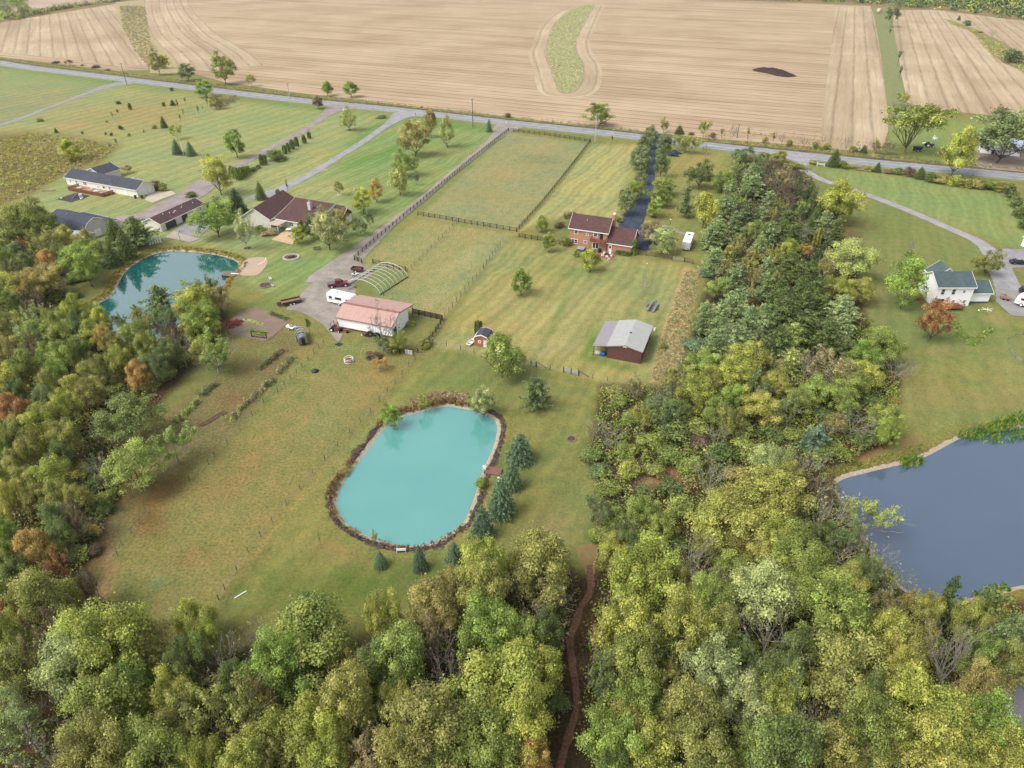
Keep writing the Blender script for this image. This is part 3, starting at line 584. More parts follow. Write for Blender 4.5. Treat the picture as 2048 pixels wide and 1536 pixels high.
def limbs(seed, z_fork, spread, top, n1, n2, n3, r0, jitter=.5, twig=.0035, upw=.6):
    # segments of a branching skeleton: list of (pts, radii)
    rng = np.random.default_rng(seed); S = []; ends = []
    lean = rng.normal(0, .02, 2); S.append(([(0, 0, -.01), (lean[0] * .5, lean[1] * .5, z_fork * .5), (lean[0], lean[1], z_fork)], [r0, r0 * .8, r0 * .65]))
    def grow(p, d, L, r, lev, cnts):
        p1 = p + d * L * .5 + rng.normal(0, .012, 3) ; p2 = p1 + unit(d + np.array([0, 0, .15]) + rng.normal(0, .12, 3)) * L * .5
        S.append(([p, p1, p2], [r, r * .7, max(r * .42, twig * .5)])); 
        if lev >= len(cnts): ends.append(p2); ends.append(p1); return
        for k in range(cnts[lev]):
            t = rng.uniform(.35, 1.0); q = p + (p2 - p) * t; nd = unit(d + rng.normal(0, jitter, 3) + np.array([0, 0, .2])); grow(q, nd, L * rng.uniform(.5, .72), max(r * .5, twig), lev + 1, cnts)
        ends.append(p2)
    base = np.array([lean[0], lean[1], z_fork])
    for k in range(n1):
        a = 6.283 * (k + rng.uniform(-.3, .3)) / n1; d = unit(np.array([math.cos(a) * spread, math.sin(a) * spread, upw * rng.uniform(.7, 1.3)])); q = base * rng.uniform(.75, 1) if k else base
        grow(q if k else base, d if k else unit(np.array([.05, .05, 1])), (top - z_fork) * rng.uniform(.5, .7), r0 * .5, 0, [n2, n3])
    return S, np.array(ends)
def limb_mesh(name, S, mat, n=5):
    mb = MB()
    for pts, rad in S: mb.tube(pts, rad, n if rad[0] > .008 else 3, cap=False)
    me = bpy.data.meshes.new(name); me.from_pydata(mb.v, [], mb.f); me.materials.append(mat); me.shade_smooth(); return me
PROTO = {}
def add_proto(kind, crown, trunk): PROTO.setdefault(kind, []).append((crown, trunk))
for i in range(6):       # full lumpy broadleaf crowns
    b = blobs(10 + i, 60, .57, .52, .44, .07, .14, .5, .25); S, E = limbs(30 + i, .22, .8, .85, 6, 3, 0, .018)
    add_proto('broad', crown_mesh('crown', b, 16000, .0215, i, LEAF, patch=.3, fuzz=.6), limb_mesh('trunk', S, BARK))
for i in range(4):       # thinner, twiggy crowns: leaves strung along the branches
    S, E = limbs(50 + i, .2, .75, 1.0, 7, 4, 3, .016, .55); E = E[E[:, 2] > .14]
    E[:, :2] *= .5 / max(.5, np.abs(E[:, :2]).max() * .95) if True else 1; b = np.column_stack([E, np.full(len(E), .05)])
    add_proto('airy', crown_mesh('crown', b, 7500, .022, 20 + i, LEAF, fuzz=.8), limb_mesh('trunk', S, BARKG))
for i in range(3):       # leafless
    S, E = limbs(70 + i, .18, .62, 1.0, 7, 5, 4, .02, .5, .003)
    b = np.column_stack([E[::9], np.full(len(E[::9]), .03)])
    add_proto('bare', crown_mesh('crown', b, 160, .024, 40 + i, LEAF, fuzz=.9), limb_mesh('trunk', S, BARKG))
def whorls(seed, levels, per, z0, prof, droop, clump, jit=.1, gap=0.0):
    rng = np.random.default_rng(seed); out_ = []
    for L in range(levels):
        t = L / (levels - 1); z = z0 + (1 - z0) * t * .97; r = prof(t) * .5; n = max(3, int(per * (.35 + .65 * (1 - t)))); off = rng.uniform(0, 6.28)
        for k in range(n):
            if rng.uniform() < gap: continue
            a = off + 6.283 * (k + rng.uniform(-.25, .25)) / n; rr = r * rng.uniform(1 - jit * 2.5, 1 + jit); m = max(2, int(rr / (clump * .8)))
            for q in range(m):
                f = (q + .8) / m; out_.append((math.cos(a) * rr * f, math.sin(a) * rr * f, z - droop * rr * f + rng.normal(0, .006), clump * (1.15 - .5 * f) * rng.uniform(.8, 1.2)))
    out_.append((0, 0, .985, clump * .5)); return np.array(out_)
for i in range(3):       # spruce: full skirts, tiered
    b = whorls(90 + i, 15, 16, .07, lambda t: (1 - t) ** .52 * (1 if t > .06 else .88), .22, .05, .06)
    add_proto('spruce', crown_mesh('crown', b, 8200, .026, 50 + i, NEEDLE, (1, 1, .55), up=.6, long_=1.7, fuzz=.8), limb_mesh('trunk', [([(0, 0, -.01), (0, 0, .95)], [.022, .004])], BARK))
for i in range(4):       # pine: separate layered plumes
    b = whorls(110 + i, 10, 11, .12, lambda t: (1 - t) ** .42 * (.85 + .18 * math.sin(t * 11 + i * 2)), -.22, .075, .2, .1)
    add_proto('pine', crown_mesh('crown', b, 7000, .027, 60 + i, NEEDLE, (1, 1, .75), up=.5, long_=1.8, fuzz=.8), limb_mesh('trunk', [([(0, 0, -.01), (.01, .01, .5), (0, 0, .96)], [.022, .014, .004])], BARK))
for i in range(2):       # clipped or naturally narrow evergreens
    b = np.array([(math.cos(a) * r, math.sin(a) * r, z, .13) for z in np.linspace(.08, .92, 11) for r0 in [(math.sin(min(1, (1.02 - z) * 2.4) * 1.45)) * .42] for a in np.linspace(0, 5.6, 6) for r in [r0 * .75]] + [(0, 0, .93, .07)])
    add_proto('column', crown_mesh('crown', b, 3000, .05, 70 + i, NEEDLE, (1, 1, .7), up=.5, long_=1.6), limb_mesh('trunk', [([(0, 0, -.01), (0, 0, .5)], [.03, .01])], BARK))
for i in range(3):       # dense oval ornamental crowns on a short stem
    b = blobs(130 + i, 54, .53, .52, .5, .09, .15, .5, .12); b[:, :2] *= (1.1 - .4 * np.clip(b[:, 2:3] - .3, 0, 1)); S, E = limbs(140 + i, .16, .5, .7, 5, 2, 0, .02)
    add_proto('oval', crown_mesh('crown', b, 5000, .04, 80 + i, LEAF), limb_mesh('trunk', S, BARK))
for i in range(3):       # open-grown lawn trees, leafy nearly to the ground
    b = blobs(230 + i, 62, .54, .53, .49, .07, .13, .45, .3); S, E = limbs(240 + i, .12, .7, .85, 6, 3, 0, .018)
    add_proto('full', crown_mesh('crown', b, 9000, .028, 180 + i, LEAF, patch=.3, fuzz=.6), limb_mesh('trunk', S, BARK))
for i in range(3):       # shrubs
    b = blobs(150 + i, 30, .36, .54, .54, .14, .24, .4, .25); S, E = limbs(160 + i, .05, .9, .6, 6, 2, 0, .02)
    add_proto('shrub', crown_mesh('crown', b, 2600, .06, 90 + i, LEAF, fuzz=.6), limb_mesh('trunk', S, BARK))
for i in range(2):       # vase shape: bare limbs below, canopy above
    S, E = limbs(170 + i, .12, .55, .95, 8, 3, 2, .022, .35, upw=1.3); b = blobs(180 + i, 44, .70, .52, .27, .07, .13, .5, .3)
    add_proto('vase', crown_mesh('crown', b, 4600, .032, 100 + i, LEAF, fuzz=.5), limb_mesh('trunk', S, M('olive_bark', (128, 122, 82), .95, .2, 3)))
for i in range(2):       # young trees, thin and upright
    S, E = limbs(190 + i, .2, .28, 1.0, 6, 3, 0, .016, .3, upw=1.3); b = np.column_stack([E, np.full(len(E), .07)])
    add_proto('sapling', crown_mesh('crown', b, 900, .05, 110 + i, LEAF, fuzz=.8), limb_mesh('trunk', S, BARK))
PALETTE = {'g': (142, 154, 70), 'G': (140, 164, 68), 'd': (106, 122, 68), 'D': (76, 92, 58), 'b': (148, 164, 110), 'y': (170, 174, 72), 'Y': (176, 174, 80), 'o': (158, 154, 80), 'p': (172, 180, 120),
           'O': (200, 158, 84), 'r': (168, 112, 72), 'w': (160, 144, 110), 'k': (116, 94, 84), 's': (114, 140, 112), 'l': (150, 168, 82), 't': (172, 156, 90), 'q': (180, 188, 108), 'e': (118, 134, 88)}
CNAME = {'g': 'mid-green', 'G': 'bright green', 'd': 'dark green', 'D': 'blackish green', 'b': 'blue-green', 'y': 'yellow-green', 'Y': 'yellow', 'o': 'olive', 'p': 'pale grey-green', 'O': 'orange', 'r': 'rust-red',
         'w': 'brownish', 'k': 'purple-brown', 's': 'silvery blue', 'l': 'lime-green', 't': 'tan', 'q': 'pale yellow', 'e': 'grey-green'}
KNAME = {'full': 'broadleaf tree', 'broad': 'broadleaf tree', 'airy': 'thin-leaved tree', 'bare': 'leafless tree', 'spruce': 'spruce', 'pine': 'pine', 'column': 'columnar evergreen', 'oval': 'oval-crowned tree', 'shrub': 'shrub', 'vase': 'spreading tree', 'sapling': 'young tree'}
ONAME = {'full': 'broadleaf_tree', 'broad': 'broadleaf_tree', 'airy': 'thin_leaved_tree', 'bare': 'leafless_tree', 'spruce': 'spruce_tree', 'pine': 'pine_tree', 'column': 'columnar_evergreen', 'oval': 'ornamental_tree', 'shrub': 'shrub', 'vase': 'spreading_tree', 'sapling': 'young_tree'}
LEAFALB = 1.08
cnt_ = {}
def plant(kind, base, hgt, wid, col, label, group=None, cat=None, lean=None, seed=None, calm=0.16):
    k = cnt_.get(kind, 0); cnt_[kind] = k + 1; cr, tk = PROTO[kind][k % len(PROTO[kind])]
    base = np.asarray(base, float); gz = float(ground_z([[base[0], base[1]]])[0])
    root = thing(ONAME[kind], label, cat or ('shrub' if kind == 'shrub' else 'tree'), (base[0], base[1], gz - .02), random.uniform(0, 6.28), group, (wid, wid, hgt))
    if lean: root.rotation_euler = (lean[0], lean[1], 0)
    t = link('trunk' if kind != 'shrub' else 'stem', tk, root)
    c = link('crown', cr, root); rgb = PALETTE[col] if isinstance(col, str) else col
    j = [random.uniform(.9, 1.1) for _ in range(3)]; cc = C(*[int(a_ + (b_ - a_) * calm) for a_, b_ in zip(rgb, (138, 146, 74))], k=LEAFALB)
    c.color = tuple(cc[i] * j[0] * (1 + (j[i] - 1) * .4) for i in range(3)) + (1,); c.pass_index = k
    return root
TREES = []
def tree(kind, bx, by, ty, wpx, col, label, group=None, lean=None):      # planted where its foot shows
    b0 = G(bx, by); dep_ = math.atan2(H, math.hypot(b0[0], b0[1]))
    if kind in ('spruce', 'shrub', 'column'): by = by - .42 * wpx * math.sin(dep_)
    b = G(bx, by); h_ = max(.4, height_at(b, ty + (.15 * wpx if kind == 'shrub' else 0))); m_ = mpx(b + np.array([0, 0, h_ * .6])); TREES.append((bx, (by + ty) / 2, wpx)); return plant(kind, b, h_, wpx * m_ * (1.18 if kind not in ('spruce', 'column', 'shrub') else 1.12 if (kind == 'spruce' and col == 's') else 1.08), col, label, group, lean=lean)

# ---------------------------------------------------------------- lone trees and shrubs (foot x, foot y, top y, crown width, kind, colour, label, group)
KEY = dict(B='broad', A='airy', N='bare', S='spruce', P='pine', H='shrub', V='vase', O='oval', L='sapling', C='column')
def rows(txt, group=None, cat=None):
    for ln in txt.strip().split('\n'):
        d, lab = ln.split('|'); a = d.split(); tree('full' if a[4] == 'B' else KEY[a[4]], float(a[0]), float(a[1]), float(a[2]), float(a[3]), a[5], lab.strip(), group)
rows('''
265 31 8 20 N e|bare grey bush in the grassy waterway across the road
320 150 101 24 B o|olive tree at the mouth of the far grassy waterway
332 137 113 17 B y|yellow-green tree beside the olive tree in the waterway
376 162 128 32 B e|dusky green roadside tree left of the tall willow-like one
452 168 107 42 B g|tall green tree across the road at the field edge
504 173 145 20 A y|thin yellow-green tree on the far verge
656 192 162 22 O G|small lime tree on the far verge, left of two
704 195 161 29 O G|larger lime tree on the far verge, right of two
1198 252 209 50 B g|round green tree on the far verge behind the white pole
1016 236 222 14 H d|small dark bush on the far verge near the long gravel drive
1326 266 237 25 A o|sparse olive tree on the far verge above the tarmac drive
1358 270 250 22 S d|dark evergreen on the far verge above the yellow trees
1406 274 236 24 A y|yellow-green tangled tree on the far verge
1465 277 243 18 N k|dark bare scrub tree on the far verge
1494 282 256 13 L w|spindly brown sapling on the far verge
1224 289 272 8 L r|tiny red-leaved sapling by the white pole
412 195 162 38 B G|rounded bright green tree beside the road at the wild hedge
434 218 190 24 B o|olive shrub tree at the tip of the cattail patch
''')
rows('''
112 127 119 17 H d|dark roadside bush nearest the left edge of the photo
140 131 118 15 A k|wispy brown bush on the far verge
165 132 126 9 H y|tiny yellow-green bush on the far verge
192 136 127 20 H k|purple-brown bush on the far verge
216 141 136 9 H k|small dark bush opposite the first side road
''', 'bushes along the far verge of the road')
rows('''
237 209 199 11 H d|round dark evergreen shrub nearest the side road in the rough field
261 220 206 8 C d|narrow dark cedar right of the round evergreen shrub
328 213 204 7 C d|short cedar near the middle of the rough field
346 212 199 12 S d|paired dark cedar in the rough field
358 221 201 8 L d|thin cedar below the paired cedar
372 211 195 8 L e|pale thin cedar at the top of the rough field
235 225 218 5 C g|knee-high cedar below the round evergreen shrub
227 239 224 7 L y|yellow-green sapling left of the rough field centre
214 245 239 4 H g|tiny seedling bush in the rough field
242 260 248 10 H d|dark lopsided evergreen in the rough field
310 258 247 11 H g|low green evergreen beside the tall cedar
329 257 232 15 S d|tallest dark cedar in the rough field
362 245 229 8 L g|thin cedar near the mowing edge
369 237 219 7 L y|pale cedar near the mowing edge
398 231 212 8 L g|slim cedar at the mown field edge
406 221 211 6 L y|wispy sapling at the mown field edge
416 214 196 9 L g|slender sapling close to the cattail patch
423 219 208 6 L g|short sapling close to the cattail patch
80 244 232 16 H o|olive bush beside the first side road
113 266 255 8 S d|small dark spruce seedling in the rough field
165 268 261 6 H d|low dark seedling above the weedy thicket
212 270 263 5 H d|small dark seedling, left of a close pair
223 272 263 7 H d|small dark seedling, right of a close pair
259 274 264 6 H g|small green seedling near the weedy thicket
236 295 277 10 L o|olive sapling at the edge of the weedy thicket
288 265 257 4 H o|tiny olive seedling below the tall cedar
344 182 172 8 H d|dark seedling close to the main road
''', 'young cedars in the rough field')
rows('''
355 279 244 26 A y|yellowing multi-stemmed tree behind the two blue spruces
355 309 278 21 S s|left blue spruce beside the white flagpole
383 314 283 21 S s|right blue spruce beside the white flagpole
146 321 280 42 B y|round yellow-green tree in the weedy thicket
475 316 257 36 O l|slim yellow-green tree beside the long pinkish drive
443 390 313 56 B Y|tall yellow tree at the end of the evergreen hedge
699 261 216 29 B q|pale yellow-green tree between two drives
764 238 227 20 H d|low dark shrub near the second drive mouth
637 218 193 21 O k|dark purple round tree at the first drive mouth
863 275 217 26 O t|narrow yellow-orange tree near the road
895 295 237 30 B q|pale yellow tree right of the big brown tree
830 313 243 60 B t|big brown and orange tree on the lawn
978 265 238 14 S s|small dark blue spruce at the gravel drive mouth
810 353 304 43 B l|lime-yellow tree below the big brown tree
801 391 332 36 O q|pale yellow-green tree with drooping habit
833 371 344 16 A e|small dull green tree beside the lime-yellow tree
679 391 358 23 A g|sparse green tree in a mulch ring
755 405 362 27 B O|small orange and green tree on the lawn
727 427 379 42 B y|yellow-tipped tree near the long gravel drive
741 457 418 21 A e|grey-green slender tree below the yellow-tipped tree
722 472 432 32 A e|sparse thin tree beside the gravel drive
694 432 415 12 H e|small grey shrub in a dark bed
''')
rows('''
523 402 363 24 S d|dark twin-tipped conifer above the brown-roofed house
477 430 377 40 S D|large dark conifer left of the brown-roofed house
438 474 401 74 B G|broad bright green tree over the asphalt pad
495 498 429 48 A p|pale silvery-green tree beside the left pond
526 451 431 13 C d|narrow evergreen against the white gable of the brown-roofed house
541 474 455 36 H w|brownish shrub beside the patio
520 466 447 22 H g|green shrub left of the brownish one
599 488 455 31 B y|rounded yellow-olive shrub tree at the patio corner
604 466 439 22 S d|dark evergreen against the rear wall of the brown-roofed house
627 478 431 34 B d|dark green tree right of the patio
660 500 416 64 B p|large mixed yellow and grey tree beside the brown-roofed house
684 474 422 34 B o|olive tree behind the mixed yellow tree
556 389 378 10 C d|small columnar evergreen at the drive end
587 400 391 11 H g|round green shrub in the roof angle
577 390 361 10 L w|bare sapling behind the brown roof
312 383 355 26 H k|purple shrub at the ranch house garage
327 384 361 16 H g|green shrub right of the purple one
256 346 328 22 A t|tan wispy shrub behind the ranch house
383 396 379 23 H d|dark low evergreen above the long garage
621 673 637 18 L d|dark green thin shrub beside the silver stock trailer
''')
rows('''
464 354 331 12 C g|first arborvitae of the hedge beside the pinkish drive
470 358 333 12 C g|second arborvitae of the hedge beside the pinkish drive
477 362 335 12 C g|third arborvitae of the hedge beside the pinkish drive
483 359 334 12 C g|fourth arborvitae of the hedge beside the pinkish drive
489 355 333 12 C g|fifth arborvitae of the hedge beside the pinkish drive
494 351 332 11 C g|sixth arborvitae of the hedge beside the pinkish drive
498 348 331 9 C g|last arborvitae of the tall hedge beside the pinkish drive
524 332 308 9 C d|left arborvitae below the round dark spruce
531 331 310 10 C d|right arborvitae below the round dark spruce
570 309 290 10 C d|arborvitae touching the round spruce from above
577 305 286 10 C d|second arborvitae above the round spruce
585 300 279 11 C d|third arborvitae above the round spruce
594 294 274 11 C d|fourth arborvitae above the round spruce
609 288 270 10 C d|arborvitae standing a little apart
619 278 263 9 C d|arborvitae farthest up the drive
''', 'evergreens planted along the pinkish drive')
rows('''
505 344 331 18 H d|low dark shrub at the end of the arborvitae hedge
517 338 327 11 H d|small shrub before the round spruce
551 325 291 42 H d|big round dark evergreen along the pinkish drive
''')
rows('''
1300 298 251 31 O e|farthest left tree of the tarmac avenue, at the road
1286 312 271 27 O e|second tree on the left of the tarmac avenue
1284 328 286 32 O e|third tree on the left of the tarmac avenue
1271 340 299 28 O e|outer tree on the left of the tarmac avenue
1281 347 304 35 O e|fourth tree on the left of the tarmac avenue
1280 370 341 23 O e|small fifth tree on the left of the tarmac avenue
1327 305 269 32 O e|farthest right tree of the tarmac avenue, at the road
1319 320 296 19 O e|small second tree on the right of the tarmac avenue
1321 356 305 29 O e|tall third tree on the right of the tarmac avenue
1326 392 356 44 B g|broad fourth tree on the right of the tarmac avenue
1317 412 374 44 B g|broad fifth tree on the right of the tarmac avenue
1270 405 365 42 B g|broad lower left tree of the tarmac avenue
1251 431 375 37 O e|dark lowest left tree of the tarmac avenue in red mulch
1308 435 397 34 B l|light green lowest right tree of the tarmac avenue in red mulch
''', 'trees lining the tarmac drive')
rows('''
1355 303 267 25 A Y|leftmost yellow tree near the parked dark cars
1365 306 273 17 A Y|slim yellow tree, second from the left near the parked cars
1371 306 273 20 A Y|yellow tree, third from the left near the parked cars
1383 308 269 35 A Y|rightmost and widest yellow tree near the parked cars
1410 309 286 18 N k|small leafless tree right of the yellow trees
1397 378 323 50 B d|dark round tree on the east lawn of the brick house
1405 455 387 50 O y|bright yellow-green pear-shaped tree above the white trailer
1369 435 372 34 P e|sparse dark pine with a long bare trunk
1299 488 445 48 B w|greyish thin tree beside the brick garage
1325 508 459 54 B p|pale green low tree right of the brick garage
1083 464 431 26 O g|small round green tree left of the brick house
1096 503 466 28 O g|green tree below the board fence left of the brick house
1181 544 496 38 O y|yellow-green tree in front of the brick house patio
1140 450 419 28 A k|purple-brown shrub tree at the brick house corner
1118 458 439 21 H k|brownish shrub left of the brick house
1130 495 467 22 H o|olive shrub against the brick house left wall
1151 515 498 15 H g|left rounded bush beside the brick house patio
1163 517 503 13 H g|right rounded bush beside the brick house patio
1237 446 430 16 H g|green bush behind the brick chimney
1267 512 479 17 C d|conical evergreen at the corner of the brick garage
1285 592 545 15 N k|bare sapling in the back yard
1043 591 539 39 O G|bright green tree alone in the back yard
1004 755 668 80 B l|big airy yellow-green tree hiding the small red shed
1072 815 756 64 P e|grey-green pine in the meadow right of the turquoise pond
''')
rows('''
952 669 642 8 C d|left dark columnar evergreen behind the small red shed
957 671 640 8 C d|middle dark columnar evergreen behind the small red shed
962 669 642 8 C d|right dark columnar evergreen behind the small red shed
''')
rows('''
786 850 804 38 B G|bright green bush tree at the left end of the turquoise pond
850 820 783 30 A y|yellow-green bush tree on the far shore of the turquoise pond
966 830 773 46 B p|pale willow on the far right shore of the turquoise pond
686 950 928 24 H t|yellow-brown shrub on the left shore of the turquoise pond
750 1085 1061 15 A y|thin shrub on the near shore of the turquoise pond
643 1097 1068 8 L o|wispy sapling left of the turquoise pond
963 982 946 28 H g|dark green bush below the brown dock
1040 936 867 60 S s|uppermost blue spruce beside the turquoise pond
1024 988 914 42 S s|second blue spruce beside the turquoise pond
1003 1047 952 61 S s|largest blue spruce beside the turquoise pond
965 1089 1011 52 S s|lowest of the four blue spruces beside the pond dock
762 1142 1102 29 S s|small blue spruce left of the white bench
841 1149 1090 33 S s|small slim spruce right of the white bench
909 1133 1084 36 S s|small blue spruce farthest right on the near shore
768 702 610 56 N k|leafless tree in front of the pink-roofed barn
775 706 668 44 A e|weeping grey-green shrub under the leafless barn tree
798 703 665 36 B y|yellow-green shrub below the barn corner
851 699 671 25 H o|round bush in the fence corner right of the barn
821 653 639 21 H y|low yellow-green bush at the barn's right wall
748 722 699 32 H k|dark brambles on the left of the straw-coloured clump
761 742 713 30 A O|straw-orange ornamental grass clump in the pasture
1810 308 209 106 V g|large spreading yellow-green tree across the road
1802 213 180 24 A y|small yellow-green tree on the green strip between fields
1794 132 102 13 L d|upper dark sapling on the green strip between fields
1797 158 134 13 L d|lower dark sapling on the green strip between fields
1781 55 5 36 A e|tall grey-green tree at the far end of the green strip
1778 72 58 8 L d|small dark sapling below the far grey-green tree
2022 128 88 42 H e|large dark bush in the brushy field strip
1933 52 36 16 H e|round bush in the brushy field strip near the woods
1917 41 31 8 S d|tiny spruce in the brushy field strip
1982 77 53 12 N w|small leafless tree in the brushy field strip
1955 66 57 22 H y|yellow-green low bush in the brushy field strip
1902 352 261 68 B y|leaning yellow tree beside the main road
1992 326 222 116 B e|wide grey-green willow over the white farmhouse
1666 336 298 30 S d|dark green pine beside the white ranch sign
1685 338 317 26 H g|green shrub right of the dark roadside pine
1968 552 500 48 B o|olive tree behind the green-roofed white house
1800 617 520 68 B G|bright green tree left of the white house
1821 507 478 20 N y|nearly leafless sapling in a dark mulch ring
1855 683 602 54 B r|orange-red tree in front of the white house deck
1838 603 581 22 H r|reddish-brown shrub at the white house's left wall
1326 700 681 14 H g|small green bush near the shop building
2005 600 585 10 H g|green bush at the right end of the white house
''')
rows('''
1630 330 318 24 H o|olive shrub left of the white ranch sign
1711 339 327 24 H o|first reddish-olive roadside shrub right of the pine
1724 342 330 22 H w|brownish roadside shrub, second right of the pine
1737 344 329 20 H o|third olive roadside shrub right of the pine
1753 346 324 17 S d|dark pointed roadside evergreen in the hedge, left one
1775 349 333 22 H w|brown-tinged roadside shrub between two dark evergreens
1795 351 331 20 H d|dark rounded roadside evergreen, middle of the hedge
1816 354 328 24 H k|purple-brown roadside shrub in the hedge
1838 360 334 26 S d|dark bulky evergreen in the roadside hedge
1860 366 338 28 H d|dark green roadside shrub above the upper lawn
1882 370 343 28 H o|olive roadside shrub under the leaning yellow tree
1906 374 343 30 H y|yellow-green roadside shrub under the leaning tree
1930 378 349 28 H o|olive roadside shrub left of the white leaning pole
1954 380 350 32 H o|wide olive roadside shrub near the leaning pole
1977 382 353 28 H g|green roadside shrub right of the leaning pole
2000 386 355 30 H o|olive shrub near the lawn's upper right corner
2016 398 360 28 H d|dark shrub at the bend of the hedge
2028 417 384 32 H d|dark shrub just below the bend of the hedge
2040 438 402 34 H d|dark shrub on the photo's right edge below the bend
2052 462 425 36 H d|lowest dark shrub of the hedge on the right edge
1545 289 266 14 L w|thin bare sapling row on the verge, left end
1530 287 270 12 H o|low scrub on the far verge above the plantation tip
1562 291 262 14 N k|bare brown scrub tree above the plantation tip
1578 293 276 14 H o|olive scrub on the far verge right of the plantation tip
1606 296 266 16 N w|grey-brown bare scrub on the far verge left of the big spreading tree
1630 299 280 16 H g|green scrub on the far verge opposite the ranch sign
1652 300 282 18 H o|olive scrub on the far verge behind the dark pine
1690 303 268 14 N w|tall bare sapling on the far verge right of the dark pine
1706 305 288 20 H o|olive scrub beside the tall bare sapling
1726 307 290 16 S d|small dark evergreen on the far verge
1748 308 276 20 A o|leaning olive scrub tree left of the big spreading tree
1772 309 280 26 A w|brownish scrub tree left of the big spreading tree
1425 277 262 12 H k|dark scrub between verge trees above the plantation
1442 279 258 12 L w|spindly bare sapling above the yellow trees
1382 271 262 14 H k|low dark scrub right of the verge evergreen
1300 262 250 14 H k|brown scrub at the end of the tarmac drive
''', 'shrubs of the roadside hedges')

# ---------------------------------------------------------------- the woods: every crown placed where it stands
REG = {'bottom': (9.6, 'the woods along the bottom'), 'right': (6.6, 'the thicket right of the meadow'), 'plant': (7.2, 'the plantation strip'), 'left': (8.6, 'the left woods'), 'lowleft': (7.6, 'the lower left woods')}
WT = {}
WT['bottom'] = '''85 1200 125 Bo;219 1285 175 By;386 1236 85 BY;413 1279 65 By;144 1335 150 Bp;554 1331 135 BG;615 1268 195 Bg;349 1392 105 By;198 1427 165 Bg;437 1424 165 Ao;605 1460 160 By;308 1512 145 Bg;20 1272 70 BY
27 1357 115 Bo;34 1440 125 Ap;85 1495 105 Ne;190 1503 140 Bo;495 1512 115 BY;403 1522 90 By;650 1522 110 By;684 1392 90 Bo;300 1306 115 Bo;440 1318 95 Nw;967 1116 130 By;1094 1103 150 Bo;872 1180 130 Bt;968 1160 130 Bo
1112 1160 115 Aw;977 1236 145 BG;1030 1250 95 Bl;761 1231 75 BY;800 1306 135 Bl;668 1296 95 Bg;748 1332 95 Bd;1074 1232 85 Nw;1128 1262 75 Bd;872 1294 90 Nk;1031 1353 205 By;1085 1340 110 By;698 1392 125 Bo;742 1442 85 Aq;799 1410 75 BY
856 1452 185 Bo;967 1466 170 Bg;1063 1436 130 By;999 1498 125 Bg;1094 1508 90 BO;1190 1485 135 BG;666 1485 85 By;730 1514 100 Aw;809 1514 130 Bo;890 1522 110 Bg;1287 1152 155 By;1259 1258 130 By;1196 1354 75 Ae;1269 1322 125 Bg;1278 1402 115 Bg
1253 1466 105 Bo;1205 1281 60 At;1273 1200 100 Bo;1367 1255 125 BY;1437 1255 100 Bo;1421 1193 95 Bl;1523 1186 150 Bp;1538 1264 150 Nw;1425 1342 135 Bp;1491 1396 115 Bp;1554 1394 105 By;1328 1356 85 Ao;1375 1427 130 Bo;1398 1485 150 Bo;1297 1504 135 By
1667 1224 155 Bg;1678 1330 190 Bo;1546 1356 95 Bd;1776 1263 95 By;1815 1290 110 Bo;1795 1334 85 BY;1912 1310 130 Nk;1959 1308 65 Bl;2021 1284 110 Be;1858 1220 60 BY;1943 1240 60 BY;1970 1222 95 Pd;1893 1197 44 Pd;1959 1380 95 Bt;1815 1406 130 By
1737 1458 130 Bg;1893 1458 150 By;1963 1448 110 BG;1655 1504 120 Bo;1745 1515 110 Bo;1854 1506 150 BY;1562 1506 165 Bd;1503 1498 105 Bg;1990 1512 120 By;1630 1440 75 NY;2035 1500 90 Bg;1230 1530 80 Bd;520 1400 90 Bt;560 1510 90 Ao;110 1262 70 Ak
260 1370 95 Bl;55 1310 80 Aw;340 1470 90 Bo;1140 1400 60 Hd;1115 1310 55 Hd;930 1390 90 Ae;590 1400 70 Hd;620 1200 40 He;700 1330 60 At;370 1325 80 Bd;470 1370 80 Bd;505 1270 70 Nw;855 1250 70 Aw;900 1340 80 Nk;1330 1300 90 Bd;1480 1320 70 Bd;1595 1300 80 Bd;1740 1390 80 Bd;2040 1330 70 Bo;1980 1240 60 Bo;1700 1390 70 Nw'''
